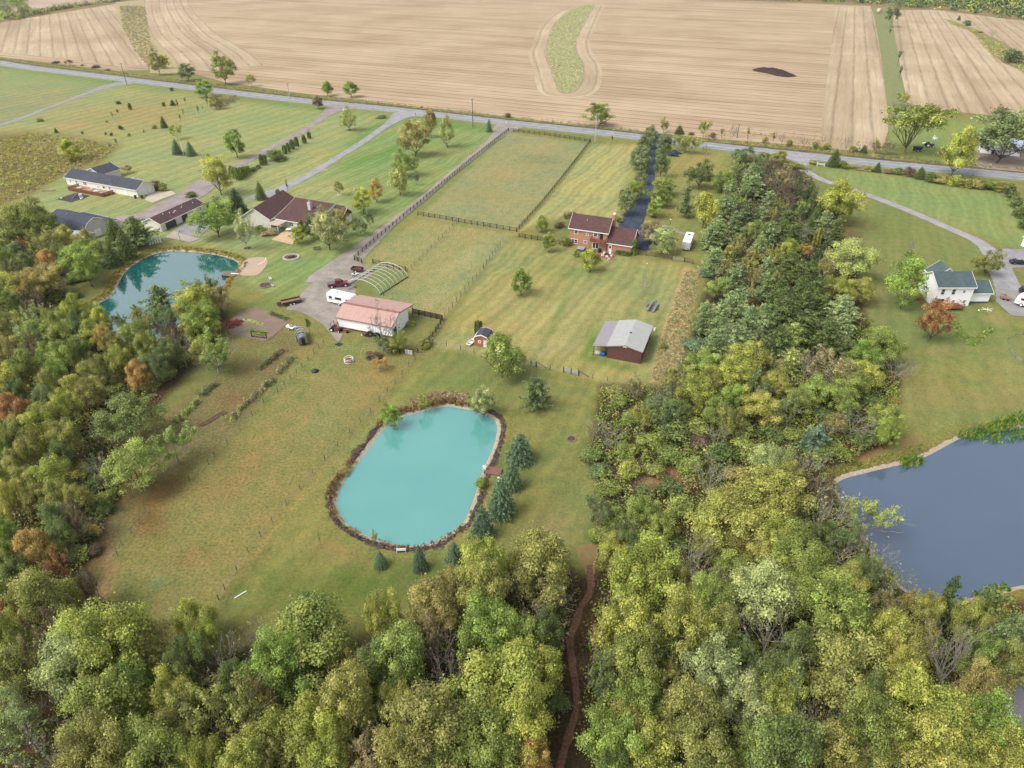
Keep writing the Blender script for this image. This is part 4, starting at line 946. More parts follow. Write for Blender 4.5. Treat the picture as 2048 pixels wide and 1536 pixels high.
WT['right'] = '''1217 862 62 NY;1188 850 45 Ne;1186 908 55 Hd;1285 829 52 AY;1328 818 80 Ae;1349 858 85 Hd;1437 868 45 Ne;1545 920 85 Bp;1610 930 85 Nw;1636 872 62 Ps;1537 985 145 BY;1425 950 85 Ne;1343 975 60 Hd;1287 984 48 Hd;1217 975 55 Hg
1197 1014 62 Ae;1282 1020 72 Bg;1364 1014 70 Hg;1440 1037 140 BY;1642 1020 120 Nt;1583 1037 65 Ne;1551 1073 105 By;1490 1061 105 Bt;1598 1103 130 Bg;1519 1111 85 BY;1381 1126 125 Nw;1323 1053 65 Bg;1226 1097 65 By;1264 1090 65 Bd;1203 1068 55 Hg
1311 1198 65 Aq;1410 1199 90 Bo;1466 1150 110 Bg;1539 1186 110 Be;1671 1122 85 Nt;1613 1155 120 Bg;1738 1020 110 Aq;1690 1010 80 Np;1790 1152 65 Nq;1748 1105 80 Nq;1767 688 92 Bg;1730 713 75 BG;1724 748 75 By;1795 727 70 Nk;1407 726 75 Bl;1488 716 92 BY
1466 750 92 By;1582 716 52 Pq;1536 722 60 Ao;1617 722 52 Nt;1663 731 100 Aw;1636 778 75 Bl;1703 763 80 Bg;1690 692 50 Bd;1552 763 62 BY;1509 775 80 Ae;1523 812 82 BY;1563 818 75 Ae;1394 785 90 By;1466 794 52 BG;1418 763 60 Bo;1348 752 60 Ao;1327 790 52 Ne
1711 835 82 Ne;1775 832 66 Bg;1778 862 50 BG;1671 845 55 At;1724 878 60 Hd;1636 900 60 Hg;1791 799 20 HO;1240 800 45 Hg;1262 835 45 Hg;1230 780 40 Ho;1270 775 40 Aw;1390 850 70 Hg;1440 905 70 Hd;1480 860 70 Hg;1500 900 75 Hg;1540 860 60 Hd;1590 870 60 Hg
1300 880 60 Hg;1340 910 65 Hg;1250 900 55 Hg;1380 930 55 Hg;1260 940 60 Hy;1310 940 50 Ho;1480 950 70 Ht;1400 880 50 Hk;1230 1030 55 Hg;1240 1060 55 Ae;1290 1100 55 At;1345 1085 65 Hd;1420 1090 70 Bo;1670 900 60 Hg;1600 800 60 Bg;1650 830 60 Hd;1690 800 60 Bg
1740 800 55 Hd;1200 940 45 He;1210 1120 45 Ho;1250 1140 60 Bo;1350 1160 80 Bo;1640 970 60 Ak;1700 1080 70 Ae;1730 1140 70 Be;1820 1200 50 At;1390 1170 60 Nk;1580 950 60 Bo;1650 1070 60 Bd;1700 1160 80 Bo;1770 1200 60 Aw;1310 800 45 Hd;1360 820 50 Bd;1430 820 60 Bg;1460 840 55 Bo'''
WT['plant'] = '''1410 630 48 Pb;1466 620 80 Pb;1526 628 40 Aq;1523 656 52 Pb;1472 674 75 Pb;1426 691 62 Pb;1394 688 50 Hs;1569 625 85 Pd;1609 648 80 Pd;1684 624 66 Pb;1684 655 62 Pb;1657 669 62 Pd;1585 677 62 Pl;1558 684 60 Pd;1504 345 44 Pb;1475 333 40 Al;1520 352 36 Pe
1511 368 50 Pb;1446 358 48 Bg;1473 398 48 Al;1453 410 46 Pb;1435 458 56 Pb;1422 472 44 Pb;1500 456 30 AY;1522 432 42 Pb;1513 460 46 Bl;1542 462 42 Pb;1564 462 22 CY;1575 437 50 Pd;1568 458 46 Pd;1590 470 50 Pd;1530 370 40 Ak;1568 354 52 Aw;1579 377 50 Ak
1615 392 40 SD;1597 370 34 Sd;1626 402 36 Sd;1606 412 28 Al;1610 455 34 Ne;1650 445 44 Pb;1637 470 20 CY;1674 460 40 Pd;1680 398 92 By;1672 410 60 By;1708 512 96 Bq;1679 572 62 By;1721 578 62 BY;1686 612 62 Pb;1657 526 42 Aw;1643 510 52 SD;1650 538 46 Ao;1579 497 44 By
1553 508 40 AY;1508 510 42 At;1500 525 36 AY;1475 492 42 Ao;1457 510 28 CY;1433 517 56 Pb;1475 548 48 Pb;1535 536 44 Pb;1548 556 28 AY;1579 525 62 Pd;1612 499 36 AO;1435 576 48 Bl;1531 570 44 Pb;1484 598 52 Pb;1457 614 56 Pb;1601 581 62 Sd;1568 603 62 Pd;1635 576 50 Pd
1409 624 40 Aq;1526 632 44 Pb;1500 590 40 Ao;1460 560 40 Hb;1415 545 38 Hs;1560 580 40 Pd;1620 545 45 Pd;1600 540 44 Pd;1500 640 50 Pb;1545 650 46 Pd;1610 610 60 Pd;1650 610 50 Pd;1440 650 44 Pb;1540 400 40 Pb;1560 410 40 Ao;1495 425 40 Pe;1470 440 36 Pb;1550 330 40 Ak
1480 310 36 Be;1520 320 34 Ae;1560 312 34 Bo;1590 330 44 Ho;1575 345 40 Hk;1462 380 36 Pb;1490 380 36 Al;1545 430 36 Ao;1600 430 30 Hd;1590 400 40 Ak;1640 420 40 Sd;1500 300 26 Ae;1530 308 26 Ho;1630 440 40 Sd;1480 475 34 Al;1520 490 36 Pb;1455 535 34 Ao;1510 550 36 At;1630 600 50 Sd'''
WT['left'] = '''48 440 105 Bg;12 475 65 Bg;79 447 72 Bg;46 492 30 Ar;37 503 55 Be;75 495 60 Ao;100 484 50 Bo;125 470 44 By;117 506 50 Bd;146 472 40 Hr;158 520 84 BG;177 500 62 Bg;171 535 50 BG;83 555 78 Bt;92 520 40 BO;112 592 40 Hd;21 572 66 By;52 572 55 Bt;12 604 56 Bg
225 456 48 Sd;269 458 66 Pe;219 502 40 Sd;246 480 40 Sd;250 500 40 Hd;146 617 50 By;177 623 45 By;198 634 46 By;73 629 52 Ap;112 643 48 Bg;71 671 84 Bg;125 671 62 Bg;152 654 36 Be;10 650 55 Bo;52 650 52 Ap;269 618 38 Po;312 582 68 Pe;327 634 60 Ae;371 582 68 Aq
381 613 72 By;267 669 62 Bg;208 676 40 BO;296 651 52 Ao;396 651 66 By;179 669 55 By;232 640 45 Ae;412 572 46 Ae;396 597 76 By;436 593 50 Bw;402 631 78 BG;425 702 98 Al;92 712 38 BG;125 715 62 Bg;46 734 70 Bg;110 753 46 BG;17 753 52 By;185 742 62 Bo;240 720 52 By
277 744 48 BO;146 778 62 BY;177 787 56 Bt;21 812 66 Br;90 800 50 Be;125 816 52 By;79 846 80 By;31 866 66 Bo;129 870 62 Bo;250 832 116 Bd;267 928 118 Bl;342 880 92 Al;333 704 60 Bd;292 694 50 Bg;333 745 50 Hg;406 700 40 By;188 925 40 Ne;360 690 50 Nw;310 730 50 Be
220 780 50 Hg;60 600 50 Ak;20 545 45 Ak;45 530 45 Bd;140 560 40 Hd;150 590 30 Hd;70 700 50 Ak;15 700 50 Bt;160 700 50 Bd;230 690 40 Bo;100 770 50 Bo;30 780 40 Bd;340 660 45 Ak;350 720 45 Hd;130 500 40 Nw;170 480 36 Bo;10 520 40 Bg;240 760 40 Ho;300 770 36 Ht'''
WT['lowleft'] = '''94 954 85 By;48 964 60 Bo;10 964 55 BY;179 975 55 Hd;6 892 40 BG;63 1096 78 BO;15 996 55 BY;10 1064 50 BG;12 1115 50 Bg;109 1040 55 Be;63 996 62 Bo;114 990 56 Bo;152 996 55 Bo;203 1014 50 Hd;157 1105 48 Hg;188 1100 32 Hk;122 1072 55 Bd;137 1204 55 By;30 1160 55 Bd;142 1268 50 BY
203 1255 50 BY;170 1160 40 Ak;110 1130 50 Ar;150 1040 50 Ak;180 1060 40 Ht;60 900 60 Bo;120 910 50 Bd;30 930 50 Bo;200 960 45 Ho;180 1180 40 Ak;190 1210 40 Hk;20 1200 60 Bo;40 1140 50 Bd;160 940 50 Ho;10 1230 50 Br;215 990 40 Hg;80 1150 50 Ao'''
allw = []
PTH = [(1100,1165),(1130,1176),(1160,1181),(1185,1179),(1212,1163),(1250,1150),(1290,1140),(1340,1145),(1380,1153),(1430,1150),(1480,1135),(1540,1120),(1700,1105)]
def pathx(y): return float(np.interp(y, [a for a, _ in PTH], [b for _, b in PTH]))
for reg, txt in WT.items():
    h0, rname = REG[reg]
    for e in txt.replace('\n', ';').split(';'):
        a = e.split(); cx, cy, wp = map(float, a[:3]); kd = KEY[a[3][0]]; col = a[3][1]
        h_ = h0 * random.uniform(.85, 1.15) * (1 + .25 * (wp > 120))
        if reg == 'plant': h_ *= 1.15 if kd in ('pine', 'spruce') else .9
        if reg == 'bottom' and 780 < cx < 1160 and cy < 1260: cy += 20; wp *= .92
        zf = .6
        if 1120 < cy < 1620 and abs(cx - pathx(cy)) < 190:
            r_ = wp * .53; sgn = 1 if cx > pathx(cy) else -1; need = max(r_ + 9 - sgn * (cx - pathx(yy)) for yy in np.linspace(cy - r_ * .8, cy + r_ * 1.1, 6))
            if need > 0: cx += sgn * min(need, 60); wp -= max(0, need - 60)
        if kd == 'shrub': h_ = max(1.6, wp * .045 * (1.0 if reg != 'plant' else 1.2)); zf = .45
        if kd == 'shrub' and reg == 'bottom': h_ = 3
        if kd == 'bare': zf = .62
        p = G(cx, cy, zf * h_); wm = wp * mpx(p)
        if kd != 'shrub': h_ = max(h_, wm * .9) if h_ < wm * .9 else h_; p = G(cx, cy, zf * h_); wm = wp * mpx(p)
        if kd == 'broad': wm *= 1.05
        if kd == 'pine': wm *= 1.3
        allw.append(dict(reg=reg, cx=cx, cy=cy, wp=wp, kd=kd, col=col, h=h_, p=p, wm=wm))
# words that tell each crown from its neighbours
LM = [('the turquoise pond', 830, 950), ('the white bench', 803, 1101), ('the leaf-covered path', 1150, 1330), ('the blue pond', 1880, 1040), ('the fire ring', 1143, 878), ('the grey shop building', 1250, 680), ('the lone red tree', 1868, 640),
      ('the white pipe in the grass', 481, 1190), ('the left pond', 340, 560), ('the gambrel barn', 160, 450), ('the garden plot', 520, 650), ('the log pile', 427, 838), ('the pasture', 400, 1000), ('the box trailer', 1375, 485),
      ('the dark round lawn tree', 1397, 350), ('the curving lavender drive', 1700, 378), ('the dry grass strip', 1345, 650), ('the main road', 1560, 300)]
def where(t):
    n_, x, y = min(LM, key=lambda L: math.hypot(L[1] - t['cx'], (L[2] - t['cy']) * 1.1)); dx, dy = t['cx'] - x, t['cy'] - y
    if abs(dy) > abs(dx) * 1.8: dr = 'below' if dy > 0 else 'above'
    elif abs(dx) > abs(dy) * 1.8: dr = 'right of' if dx > 0 else 'left of'
    else: dr = ('lower ' if dy > 0 else 'upper ') + ('right of' if dx > 0 else 'left of')
    return dr, n_
ORD = ['first', 'second', 'third', 'fourth', 'fifth', 'sixth', 'seventh', 'eighth', 'ninth', 'tenth', 'eleventh', 'twelfth']
groups = {}
for t in allw:
    dr, n_ = where(t); size = ('large ' if t['wm'] > 8.5 else 'small ' if t['wm'] < 4.6 else '') if t['kd'] != 'shrub' else ''
    t['base'] = f"{size}{CNAME[t['col']] if t['kd'] != 'bare' else 'grey'} {KNAME[t['kd']]}"; t['pos'] = f"{dr} {n_}"
    groups.setdefault((t['base'], t['pos']), []).append(t)
for (b_, p_), L in groups.items():
    L.sort(key=lambda t: t['cx'])
    for i, t in enumerate(L):
        t['label'] = f"{b_} {p_}" if len(L) == 1 else f"{b_} {p_}, {ORD[i]} from the left"
for t in allw:
    plant(t['kd'], (t['p'][0], t['p'][1], 0), t['h'], t['wm'], t['col'], t['label'], 'trees of ' + REG[t['reg']][1], calm=.15 if t['kd'] in ('pine', 'spruce', 'bare') else .26)
print('wood trees', len(allw), 'dup labels', len(allw) - len({t['label'] for t in allw}))

# ---------------------------------------------------------------- masses nobody could count: undergrowth, weeds, reeds, dry grass, far woods
def scatter(poly_px, spacing, z_fn=None, world=False):
    P = np.array(poly_px, float) if world else np.array([G(x, y)[:2] for x, y in poly_px]); lo, hi = P.min(0), P.max(0)
    area = np.prod(hi - lo); n = int(area / spacing ** 2); q = RNG.uniform(lo, hi, (n, 2)); return q[inside(q, P)]
PWL = catmull([G(x, y)[:2] for y, x in PTH], False, 6)
def mass(name, Q, rad, hgt, leaf, per, cols, label, cat, mat=None, wgt=None, long_=1.0, upn=.5, group=None, parent=None, zb=None, blades=False):
    if name == 'undergrowth': Q = Q[seg_dist(Q, PWL, False) > 1.15]
    n = len(Q); c = RNG.choice(len(cols), n, p=wgt); cc = np.array([C(*PALETTE[k], k=LEAFALB)[:3] if isinstance(k, str) else C(*k, k=LEAFALB)[:3] for k in cols])
    rr = rad * RNG.uniform(.5, 1.4, n); hh = hgt * RNG.uniform(.4, 1.4, n); idx = np.repeat(np.arange(n), per); m = len(idx)
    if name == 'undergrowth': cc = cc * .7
    d = unit(RNG.normal(size=(m, 3))); d[:, 2] = np.abs(d[:, 2]); k = RNG.uniform(.3, 1, m) ** .5; gz = ground_z(Q) if zb is None else zb
    P = np.column_stack([Q[idx, 0] + d[:, 0] * rr[idx] * k, Q[idx, 1] + d[:, 1] * rr[idx] * k, gz[idx] + d[:, 2] * hh[idx] * k])
    Nr = unit(d + np.array([0, 0, upn]) + RNG.normal(0, .5, (m, 3))); V, F = leaf_quads(P, Nr, np.full(m, leaf), RNG, long_, blades or name in ('reeds', 'dry_grass', 'cattails', 'bare_saplings'))
    colr = cc[c[idx]] * RNG.uniform(.75, 1.25, (m, 1)) * RNG.uniform(.8, 1.2, n)[idx][:, None]
    me = npmesh(name, V, F, mat or MASS, {'col': ('FACE', 'FLOAT_COLOR', np.column_stack([np.clip(colr, 0, 1), np.ones(m)]))}); o = link(name, me, parent)
    if label: tag(o, label, cat, group)
    return o
def stuff(*a, **k): o = mass(*a, **k); o['kind'] = 'stuff'; return o
wl_ = [(-150,520),(60,480),(120,540),(118,600),(250,700),(400,640),(440,650),(400,700),(310,800),(225,900),(240,1000),(200,1060),(165,1140),(180,1240),(120,1300),(-150,1300)]
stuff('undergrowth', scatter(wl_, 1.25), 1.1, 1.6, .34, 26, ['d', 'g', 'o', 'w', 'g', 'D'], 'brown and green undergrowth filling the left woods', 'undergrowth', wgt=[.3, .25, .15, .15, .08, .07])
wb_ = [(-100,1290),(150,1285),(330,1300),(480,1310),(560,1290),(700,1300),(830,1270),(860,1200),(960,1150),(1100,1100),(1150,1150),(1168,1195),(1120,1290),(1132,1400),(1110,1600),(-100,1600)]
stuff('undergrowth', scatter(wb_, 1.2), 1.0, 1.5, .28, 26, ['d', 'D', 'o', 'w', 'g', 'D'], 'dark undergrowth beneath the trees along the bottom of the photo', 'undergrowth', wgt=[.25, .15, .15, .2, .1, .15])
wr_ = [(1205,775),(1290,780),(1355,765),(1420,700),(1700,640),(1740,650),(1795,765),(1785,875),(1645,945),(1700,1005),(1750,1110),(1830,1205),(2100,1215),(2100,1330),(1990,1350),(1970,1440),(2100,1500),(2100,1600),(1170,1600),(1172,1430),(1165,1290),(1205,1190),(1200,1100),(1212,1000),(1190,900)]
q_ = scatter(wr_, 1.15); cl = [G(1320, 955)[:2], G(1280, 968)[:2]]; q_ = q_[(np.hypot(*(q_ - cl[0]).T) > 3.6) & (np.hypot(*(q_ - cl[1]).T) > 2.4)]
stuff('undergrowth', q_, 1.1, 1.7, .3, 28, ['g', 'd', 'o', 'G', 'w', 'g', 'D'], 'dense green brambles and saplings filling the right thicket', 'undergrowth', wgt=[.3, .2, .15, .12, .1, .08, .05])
wp_ = [(1425,560),(1475,320),(1600,330),(1635,380),(1640,440),(1700,640),(1420,700)]
stuff('undergrowth', scatter(wp_, 1.7), 1.3, 1.6, .36, 22, ['d', 'D', 'e', 'w', 'k'], 'shaded undergrowth between the plantation conifers', 'undergrowth')
stuff('weeds', scatter([(-200,330),(60,268),(110,270),(235,292),(200,326),(140,342),(75,380),(0,408),(-200,480)], 1.5), 1.1, .9, .3, 20, ['o', 'y', 'w', 'k', 't', 'p'], 'tangled olive and brown weeds left of the ranch house', 'weeds', wgt=[.35, .2, .15, .1, .1, .1])
stuff('cattails', scatter([(425,205),(470,192),(478,200),(455,212),(440,218),(428,214)], 1.0), .7, 1.4, .25, 20, ['w', 't', 'e', 'k'], 'brown cattail patch beside the main road', 'cattails')
stuff('dry_grass', scatter([(1372,540),(1402,545),(1378,660),(1352,768),(1302,762),(1322,680)], .45), .4, .35, .1, 18, [(196,182,142), (180,166,124), (164,146,108), (144,148,98), (134,142,90)], 'tall straw-coloured grass strip beside the plantation', 'dry grass', long_=3.0)
stuff('dry_grass', scatter([(240,12),(290,12),(300,80),(340,140),(300,140),(262,90),(244,50)], 2.2), 1.2, .3, .4, 14, [(176, 166, 122), (168, 154, 110), (156, 152, 102), (148, 134, 98)], 'rank grass growing in the far waterway', 'dry grass', long_=1.8)
stuff('dry_grass', scatter(ISL, 2.0), 1.0, .25, .4, 12, [(186,182,136), (176,174,126), (160,164,112)], 'pale standing grass covering the island in the stubble field', 'dry grass', long_=1.8)
stuff('weeds', scatter([(1888,40),(1950,66),(2000,90),(2050,122),(2120,160),(2120,180),(2040,140),(1980,105),(1945,66),(1905,50)], 2.2), 1.6, 1.3, .5, 16, ['e', 'o', 'w', 'y'], 'scrubby weeds in the brushy field strip', 'weeds')
# verge scrub along the far side of the road
V_ = catmull([G(x, y - 11 - (x > 1500) * 3)[:2] for x, y in HWY[1:-1]], False, 14); q_ = []
for a in np.linspace(0, 1, 900): 
    f = a * (len(V_) - 1); i = int(f); j = min(i + 1, len(V_) - 1); q_.append(V_[i] + (V_[j] - V_[i]) * (f - i) + RNG.normal(0, 1.0, 2))
stuff('weeds', np.array(q_), 1.1, .8, .3, 20, ['o', 'k', 'w', 'd', 'd', 'o'], 'low brown and green scrub along the far side of the road', 'weeds')
q_ = scatter([(1440,262),(1780,290),(1780,306),(1440,280)], 3.0)
stuff('bare_saplings', q_, .8, 3.0, .16, 20, ['k', 'w', 'w', 'o'], 'thin bare saplings standing in the scrub on the far verge', 'saplings', long_=3.0)
# reeds
def along(poly, i0, i1, n, off, sd=.5):
    P = poly; k = np.linspace(i0, i1, n) % len(P); a = np.floor(k).astype(int); f = (k - a)[:, None]; q = P[a % len(P)] * (1 - f) + P[(a + 1) % len(P)] * f; return q
mid = PW['mid']; ang = [i for i in range(len(mid))]
def near_shore(px0, py0, r, k, n, out_lo, out_hi):
    c = G(px0, py0)[:2]; Q = RNG.uniform(-r, r, (n * 30, 2)) + c; s_ = sdf(Q, PW[k]); Q = Q[(s_ > out_lo) & (s_ < out_hi) & (np.hypot(*(Q - c).T) < r)]; return Q[:n]
REED = [(160, 118, 88), (140, 100, 74), (176, 150, 100), (126, 130, 76)]
stuff('reeds', np.vstack([near_shore(830, 812, 9, 'mid', 150, .3, 1.9), near_shore(905, 805, 8, 'mid', 90, .4, 1.6)]), .3, 1.1, .1, 18, REED, 'rust-brown reeds on the far shore of the turquoise pond', 'reeds', long_=3.5, upn=0)
stuff('reeds', np.vstack([near_shore(668, 1010, 8, 'mid', 70, .3, 1.4), near_shore(690, 955, 5, 'mid', 80, .3, 1.8)]), .3, 1.0, .1, 18, REED, 'rust-brown reeds on the left shore of the turquoise pond', 'reeds', long_=3.5, upn=0)
stuff('reeds', near_shore(870, 1085, 9, 'mid', 70, .1, .9), .2, .6, .12, 12, REED, 'thin reed tufts on the near shore of the turquoise pond', 'reeds', long_=3.5, upn=0)
stuff('brush_pile', near_shore(880, 790, 6, 'mid', 160, 2.0, 4.6), .4, .35, .1, 30, ['w', 'k', (150, 128, 108)], 'heap of brown brush above the turquoise pond', 'brush pile', long_=3)
GR = [(84, 124, 48), (104, 136, 52), (140, 146, 60), (70, 104, 44)]
stuff('reeds', scatter([(1915,872),(1960,850),(2048,832),(2200,820),(2200,850),(2048,880),(1990,884),(1950,880)],   .6), .5, 1.7, .14, 26, GR, 'tall green cattails on the far shore of the blue pond', 'reeds', long_=4, upn=0)
stuff('reeds', np.vstack([near_shore(1828, 925, 2.2, 'right', 40, -1.2, .8), near_shore(1995, 1180, 2, 'right', 14, -.8, .5)]), .4, 1.2, .16, 26, GR, 'small green reed clumps at the edge of the blue pond', 'reeds', long_=4, upn=0)
stuff('reeds', near_shore(1740, 935, 14, 'right', 200, .9, 2.6), .4, .35, .18, 16, [(128, 136, 62), (110, 120, 56), (150, 140, 80)], 'low green fringe plants along the blue pond', 'reeds')
lq = near_shore(330, 560, 60, 'left', 2200, .2, 2.4)
stuff('reeds', lq[lq[:, 1] > G(300, 640)[1]], .35, .3, .2, 12, [(150, 140, 66), (124, 130, 58), (170, 140, 84)], 'low yellow-green fringe round the left pond', 'reeds')
mq = RNG.uniform(PW['mid'].min(0) - 5, PW['mid'].max(0) + 5, (16000, 2)); ms = sdf(mq, PW['mid']); mq = mq[(ms > .8) & (ms < 1.6)][:1000]
stuff('mulch', mq, .3, .18, .2, 8, [(78, 66, 60), (98, 86, 78), (62, 54, 50), (112, 98, 88)], 'dark coarse mulch banked round the turquoise pond', 'mulch', upn=1)
# far woods
FARQ = [G(x, y)[:2] for x, y in [(1180,-16),(1340,-6),(1500,0),(1740,8),(1790,14),(1880,20),(2048,42),(2500,92),(2700,80),(2400,-20),(1800,-60),(1300,-70)]]
stuff('far_woods', scatter(FARQ, 9.0, world=True)[:5200], 6.5, 11, 2.2, 44, ['d', 'g', 'e', 'D', 'o'], 'dark green woods beyond the stubble fields', 'woods', wgt=[.35, .2, .2, .15, .1])
FW2 = [G(x, y)[:2] for x, y in [(-300,60),(-100,52),(0,40),(38,34),(60,24),(44,-6),(0,-20),(-300,-20)]]
stuff('far_woods', scatter(FW2, 6.5, world=True)[:900], 5, 10, 1.3, 60, ['g', 'd', 'G', 'e'], 'green tree clump in the top left corner', 'woods')
HB = catmull([G(x, y)[:2] for x, y in [(-20,46),(60,32),(100,22),(150,14),(232,3),(300,-4),(330,-10)]], False, 30)
hq = HB[RNG.integers(0, len(HB), 240)] + RNG.normal(0, 4, (240, 2))
stuff('far_hedgerow', hq, 4, 5, 1.1, 40, ['d', 'e', 'g', 'o', 'k'], 'distant hedgerow between the far brown fields', 'hedgerow')
FB = [(-3500, 2600), (3500, 2600), (3500, 3100), (-3500, 3100)]
stuff('far_woods', scatter(FB, 34, world=True)[:1700], 26, 20, 9, 30, ['d', 'g', 'e'], 'tree belt on the horizon beyond the fields', 'woods')
def berry(x0, y0, x1, y1, wpx, cols, label, h_=1.1, group='rows of berry canes'):
    a, b = G(x0, y0)[:2], G(x1, y1)[:2]; L = np.linalg.norm(b - a); n = int(L * 8); t = RNG.uniform(0, 1, n)[:, None]; Q = a + (b - a) * t + RNG.normal(0, .35, (n, 2))
    root = thing('berry_row', label, 'berry row', (a[0], a[1], 0), 0, group); o = mass('foliage', Q - a, .5, h_, .15, 46, ['D' if k == 'd' else 'd' if k == 'g' else k for k in cols], None, None, parent=root, zb=np.zeros(n))
    mb = MB()
    for k in range(int(L / 1.2)):
        q = (b - a) * (k + .5) / int(L / 1.2); mb.tube([(q[0], q[1], 0), (q[0] + random.uniform(-.3, .3), q[1] + random.uniform(-.3, .3), h_ * .9)], .015, 3)
    mb.build('stem', BARK, root)
berry(515, 742, 566, 702, 20, ['d', 'g', 'k'], 'leafy berry row nearest the garden plot')
berry(558, 748, 586, 716, 14, ['g', 'd', 'w'], 'short berry row beside the wire fence')
berry(460, 841, 546, 760, 20, ['w', 'd', 'k', 'G'], 'long brown and green berry row above the pasture')
berry(402, 793, 434, 768, 14, ['d', 'e', 'k'], 'dark berry row beside the leaning yellow-green tree')
berry(350, 846, 398, 803, 16, ['g', 'G', 'k'], 'berry row left of the log pile')
berry(537, 626, 577, 640, 8, ['d', 'g'], 'low row of plants on the upper edge of the garden plot', .4)

# ---------------------------------------------------------------- building helpers
def zat(prof, y):
    return float(np.interp(y, [p[0] for p in prof], [p[1] for p in prof]))
def gabled(par, a0, a1, prof, wall, roof, axis='x', ov=.35, wy=None, th=.16, trim=TRIM, wall_name='wall', open_ends=(0, 0)):
    """walls and roof: prof is the roof's upper outline across, from a0 to a1 along the ridge"""
    y0, y1 = wy or (prof[0][0] + ov, prof[-1][0] - ov)
    mid_ = [(y, z) for y, z in prof if y0 < y < y1]
    poly = [(y0, 0)] + [(y0, zat(prof, y0) - th)] + [(y, z - th) for y, z in mid_] + [(y1, zat(prof, y1) - th), (y1, 0)]
    wo = MB().prism(poly, axis, a0 + open_ends[0], a1 - open_ends[1]).build(wall_name, wall, par)
    rp = list(prof) + [(y, z - th) for y, z in prof][::-1]
    ro = MB().prism(rp, axis, a0 - ov, a1 + ov).build('roof', roof, par)
    if trim:
        f = MB()
        for s0, s1 in ((a0 - ov - .06, a0 - ov), (a1 + ov, a1 + ov + .06)):
            f.prism([(y, z + .03) for y, z in prof] + [(y, z - .22) for y, z in prof][::-1], axis, s0, s1)
        for (y, z), d in ((prof[0], -1), (prof[-1], 1)):
            q = sorted((y + d * .003, y + d * .10)); b_ = (q[0], q[1])
            if axis == 'x': f.box(a0 - ov, a1 + ov, b_[0], b_[1], z - .24, z - .02)
            else: f.box(b_[0], b_[1], a0 - ov, a1 + ov, z - .24, z - .02)
        f.build('fascia', trim, par)
    return wo, ro
def slab(face, c, u0, u1, z0, z1, d0, d1):       # a box on a wall: face 'f' looks -y at y=c, 'b' +y, 'l' -x at x=c, 'r' +x
    if face == 'f': return (u0, u1, c - d1, c - d0, z0, z1)
    if face == 'b': return (u0, u1, c + d0, c + d1, z0, z1)
    if face == 'l': return (c - d1, c - d0, u0, u1, z0, z1)
    return (c + d0, c + d1, u0, u1, z0, z1)
def window(par, face, c, u, z, w_, h_, mull=0, m=None, name='window', t=.12):
    f = MB()
    for a in ((u - w_ / 2, u + w_ / 2, z, z + t), (u - w_ / 2, u + w_ / 2, z + h_ - t, z + h_), (u - w_ / 2, u - w_ / 2 + t, z + t, z + h_ - t), (u + w_ / 2 - t, u + w_ / 2, z + t, z + h_ - t)):
        f.box(*slab(face, c, *a, .004, .09))
    for k in range(mull):
        x = u - w_ / 2 + w_ * (k + 1) / (mull + 1); f.box(*slab(face, c, x - .04, x + .04, z + t, z + h_ - t, .045, .085))
    f.box(*slab(face, c, u - w_ / 2 + t, u + w_ / 2 - t, z + h_ / 2 - .03, z + h_ / 2 + .03, .045, .08))
    o = f.build(name, m or TRIM, par)
    MB().box(*slab(face, c, u - w_ / 2 + t, u + w_ / 2 - t, z + t, z + h_ - t, .005, .04)).build('pane', m_glass(), o); return o
def door(par, face, c, u, w_, h_, m, glass=False, z=0.05, name='door'):
    o = MB().box(*slab(face, c, u - w_ / 2, u + w_ / 2, z, z + h_, .004, .08)).build(name, m, par)
    MB().box(*slab(face, c, u + w_ / 2 - .18, u + w_ / 2 - .1, z + h_ * .45, z + h_ * .5, .081, .13)).build('handle', DARKMET, o)
    if glass: MB().box(*slab(face, c, u - w_ * .3, u + w_ * .3, z + h_ * .5, z + h_ * .88, .081, .09)).build('pane', m_glass(), o)
    return o
def garage_door(par, face, c, u, w_, h_, m, n=4, frame=TRIM):
    o = MB(); 
    for k in range(n): o.box(*slab(face, c, u - w_ / 2, u + w_ / 2, .04 + h_ * k / n, .04 + h_ * (k + 1) / n - .03, .004, .05))
    o = o.build('garage_door', m, par)
    f = MB()
    for a in ((u - w_ / 2 - .15, u - w_ / 2, 0, h_ + .2), (u + w_ / 2, u + w_ / 2 + .15, 0, h_ + .2), (u - w_ / 2, u + w_ / 2, h_ + .05, h_ + .2)): f.box(*slab(face, c, *a, .004, .09))
    f.build('door_frame', frame, o); return o
def vent(par, x, y, z, h_=.5, r=.08, m=None): return MB().cyl((x, y), r, z - .3, z + h_, 8).add([(0, 0, 0)], []).build('vent_pipe', m or STEEL, par)
def place(O, ang): return (O[0], O[1], 0), R(ang)
SIDE = M_lines('cream_siding', (232, 228, 216), (208, 204, 194), .22, 2, .7, .12, .05, k=.82); SIDEW = M_lines('white_siding', (244, 244, 244), (222, 224, 228), .2, 2, .6, .12, .04, k=.92)
SIDEG = M_lines('grey_siding', (212, 208, 202), (190, 186, 182), .22, 2, .7, .12, .06, k=.75)
SH_DK = M_shingle('dark_grey_shingles', (84, 86, 96)); SH_BR = M_shingle('brown_shingles', (104, 78, 76), .25); SH_GR = M_shingle('green_shingles', (92, 108, 110)); SH_GY = M_shingle('slate_shingles', (86, 88, 102))
SH_MV = M_shingle('mauve_brown_shingles', (100, 78, 80), .4)
WD = M_lines('red_cedar_boards', (158, 96, 66), (110, 66, 48), .14, 0, .8, .12)

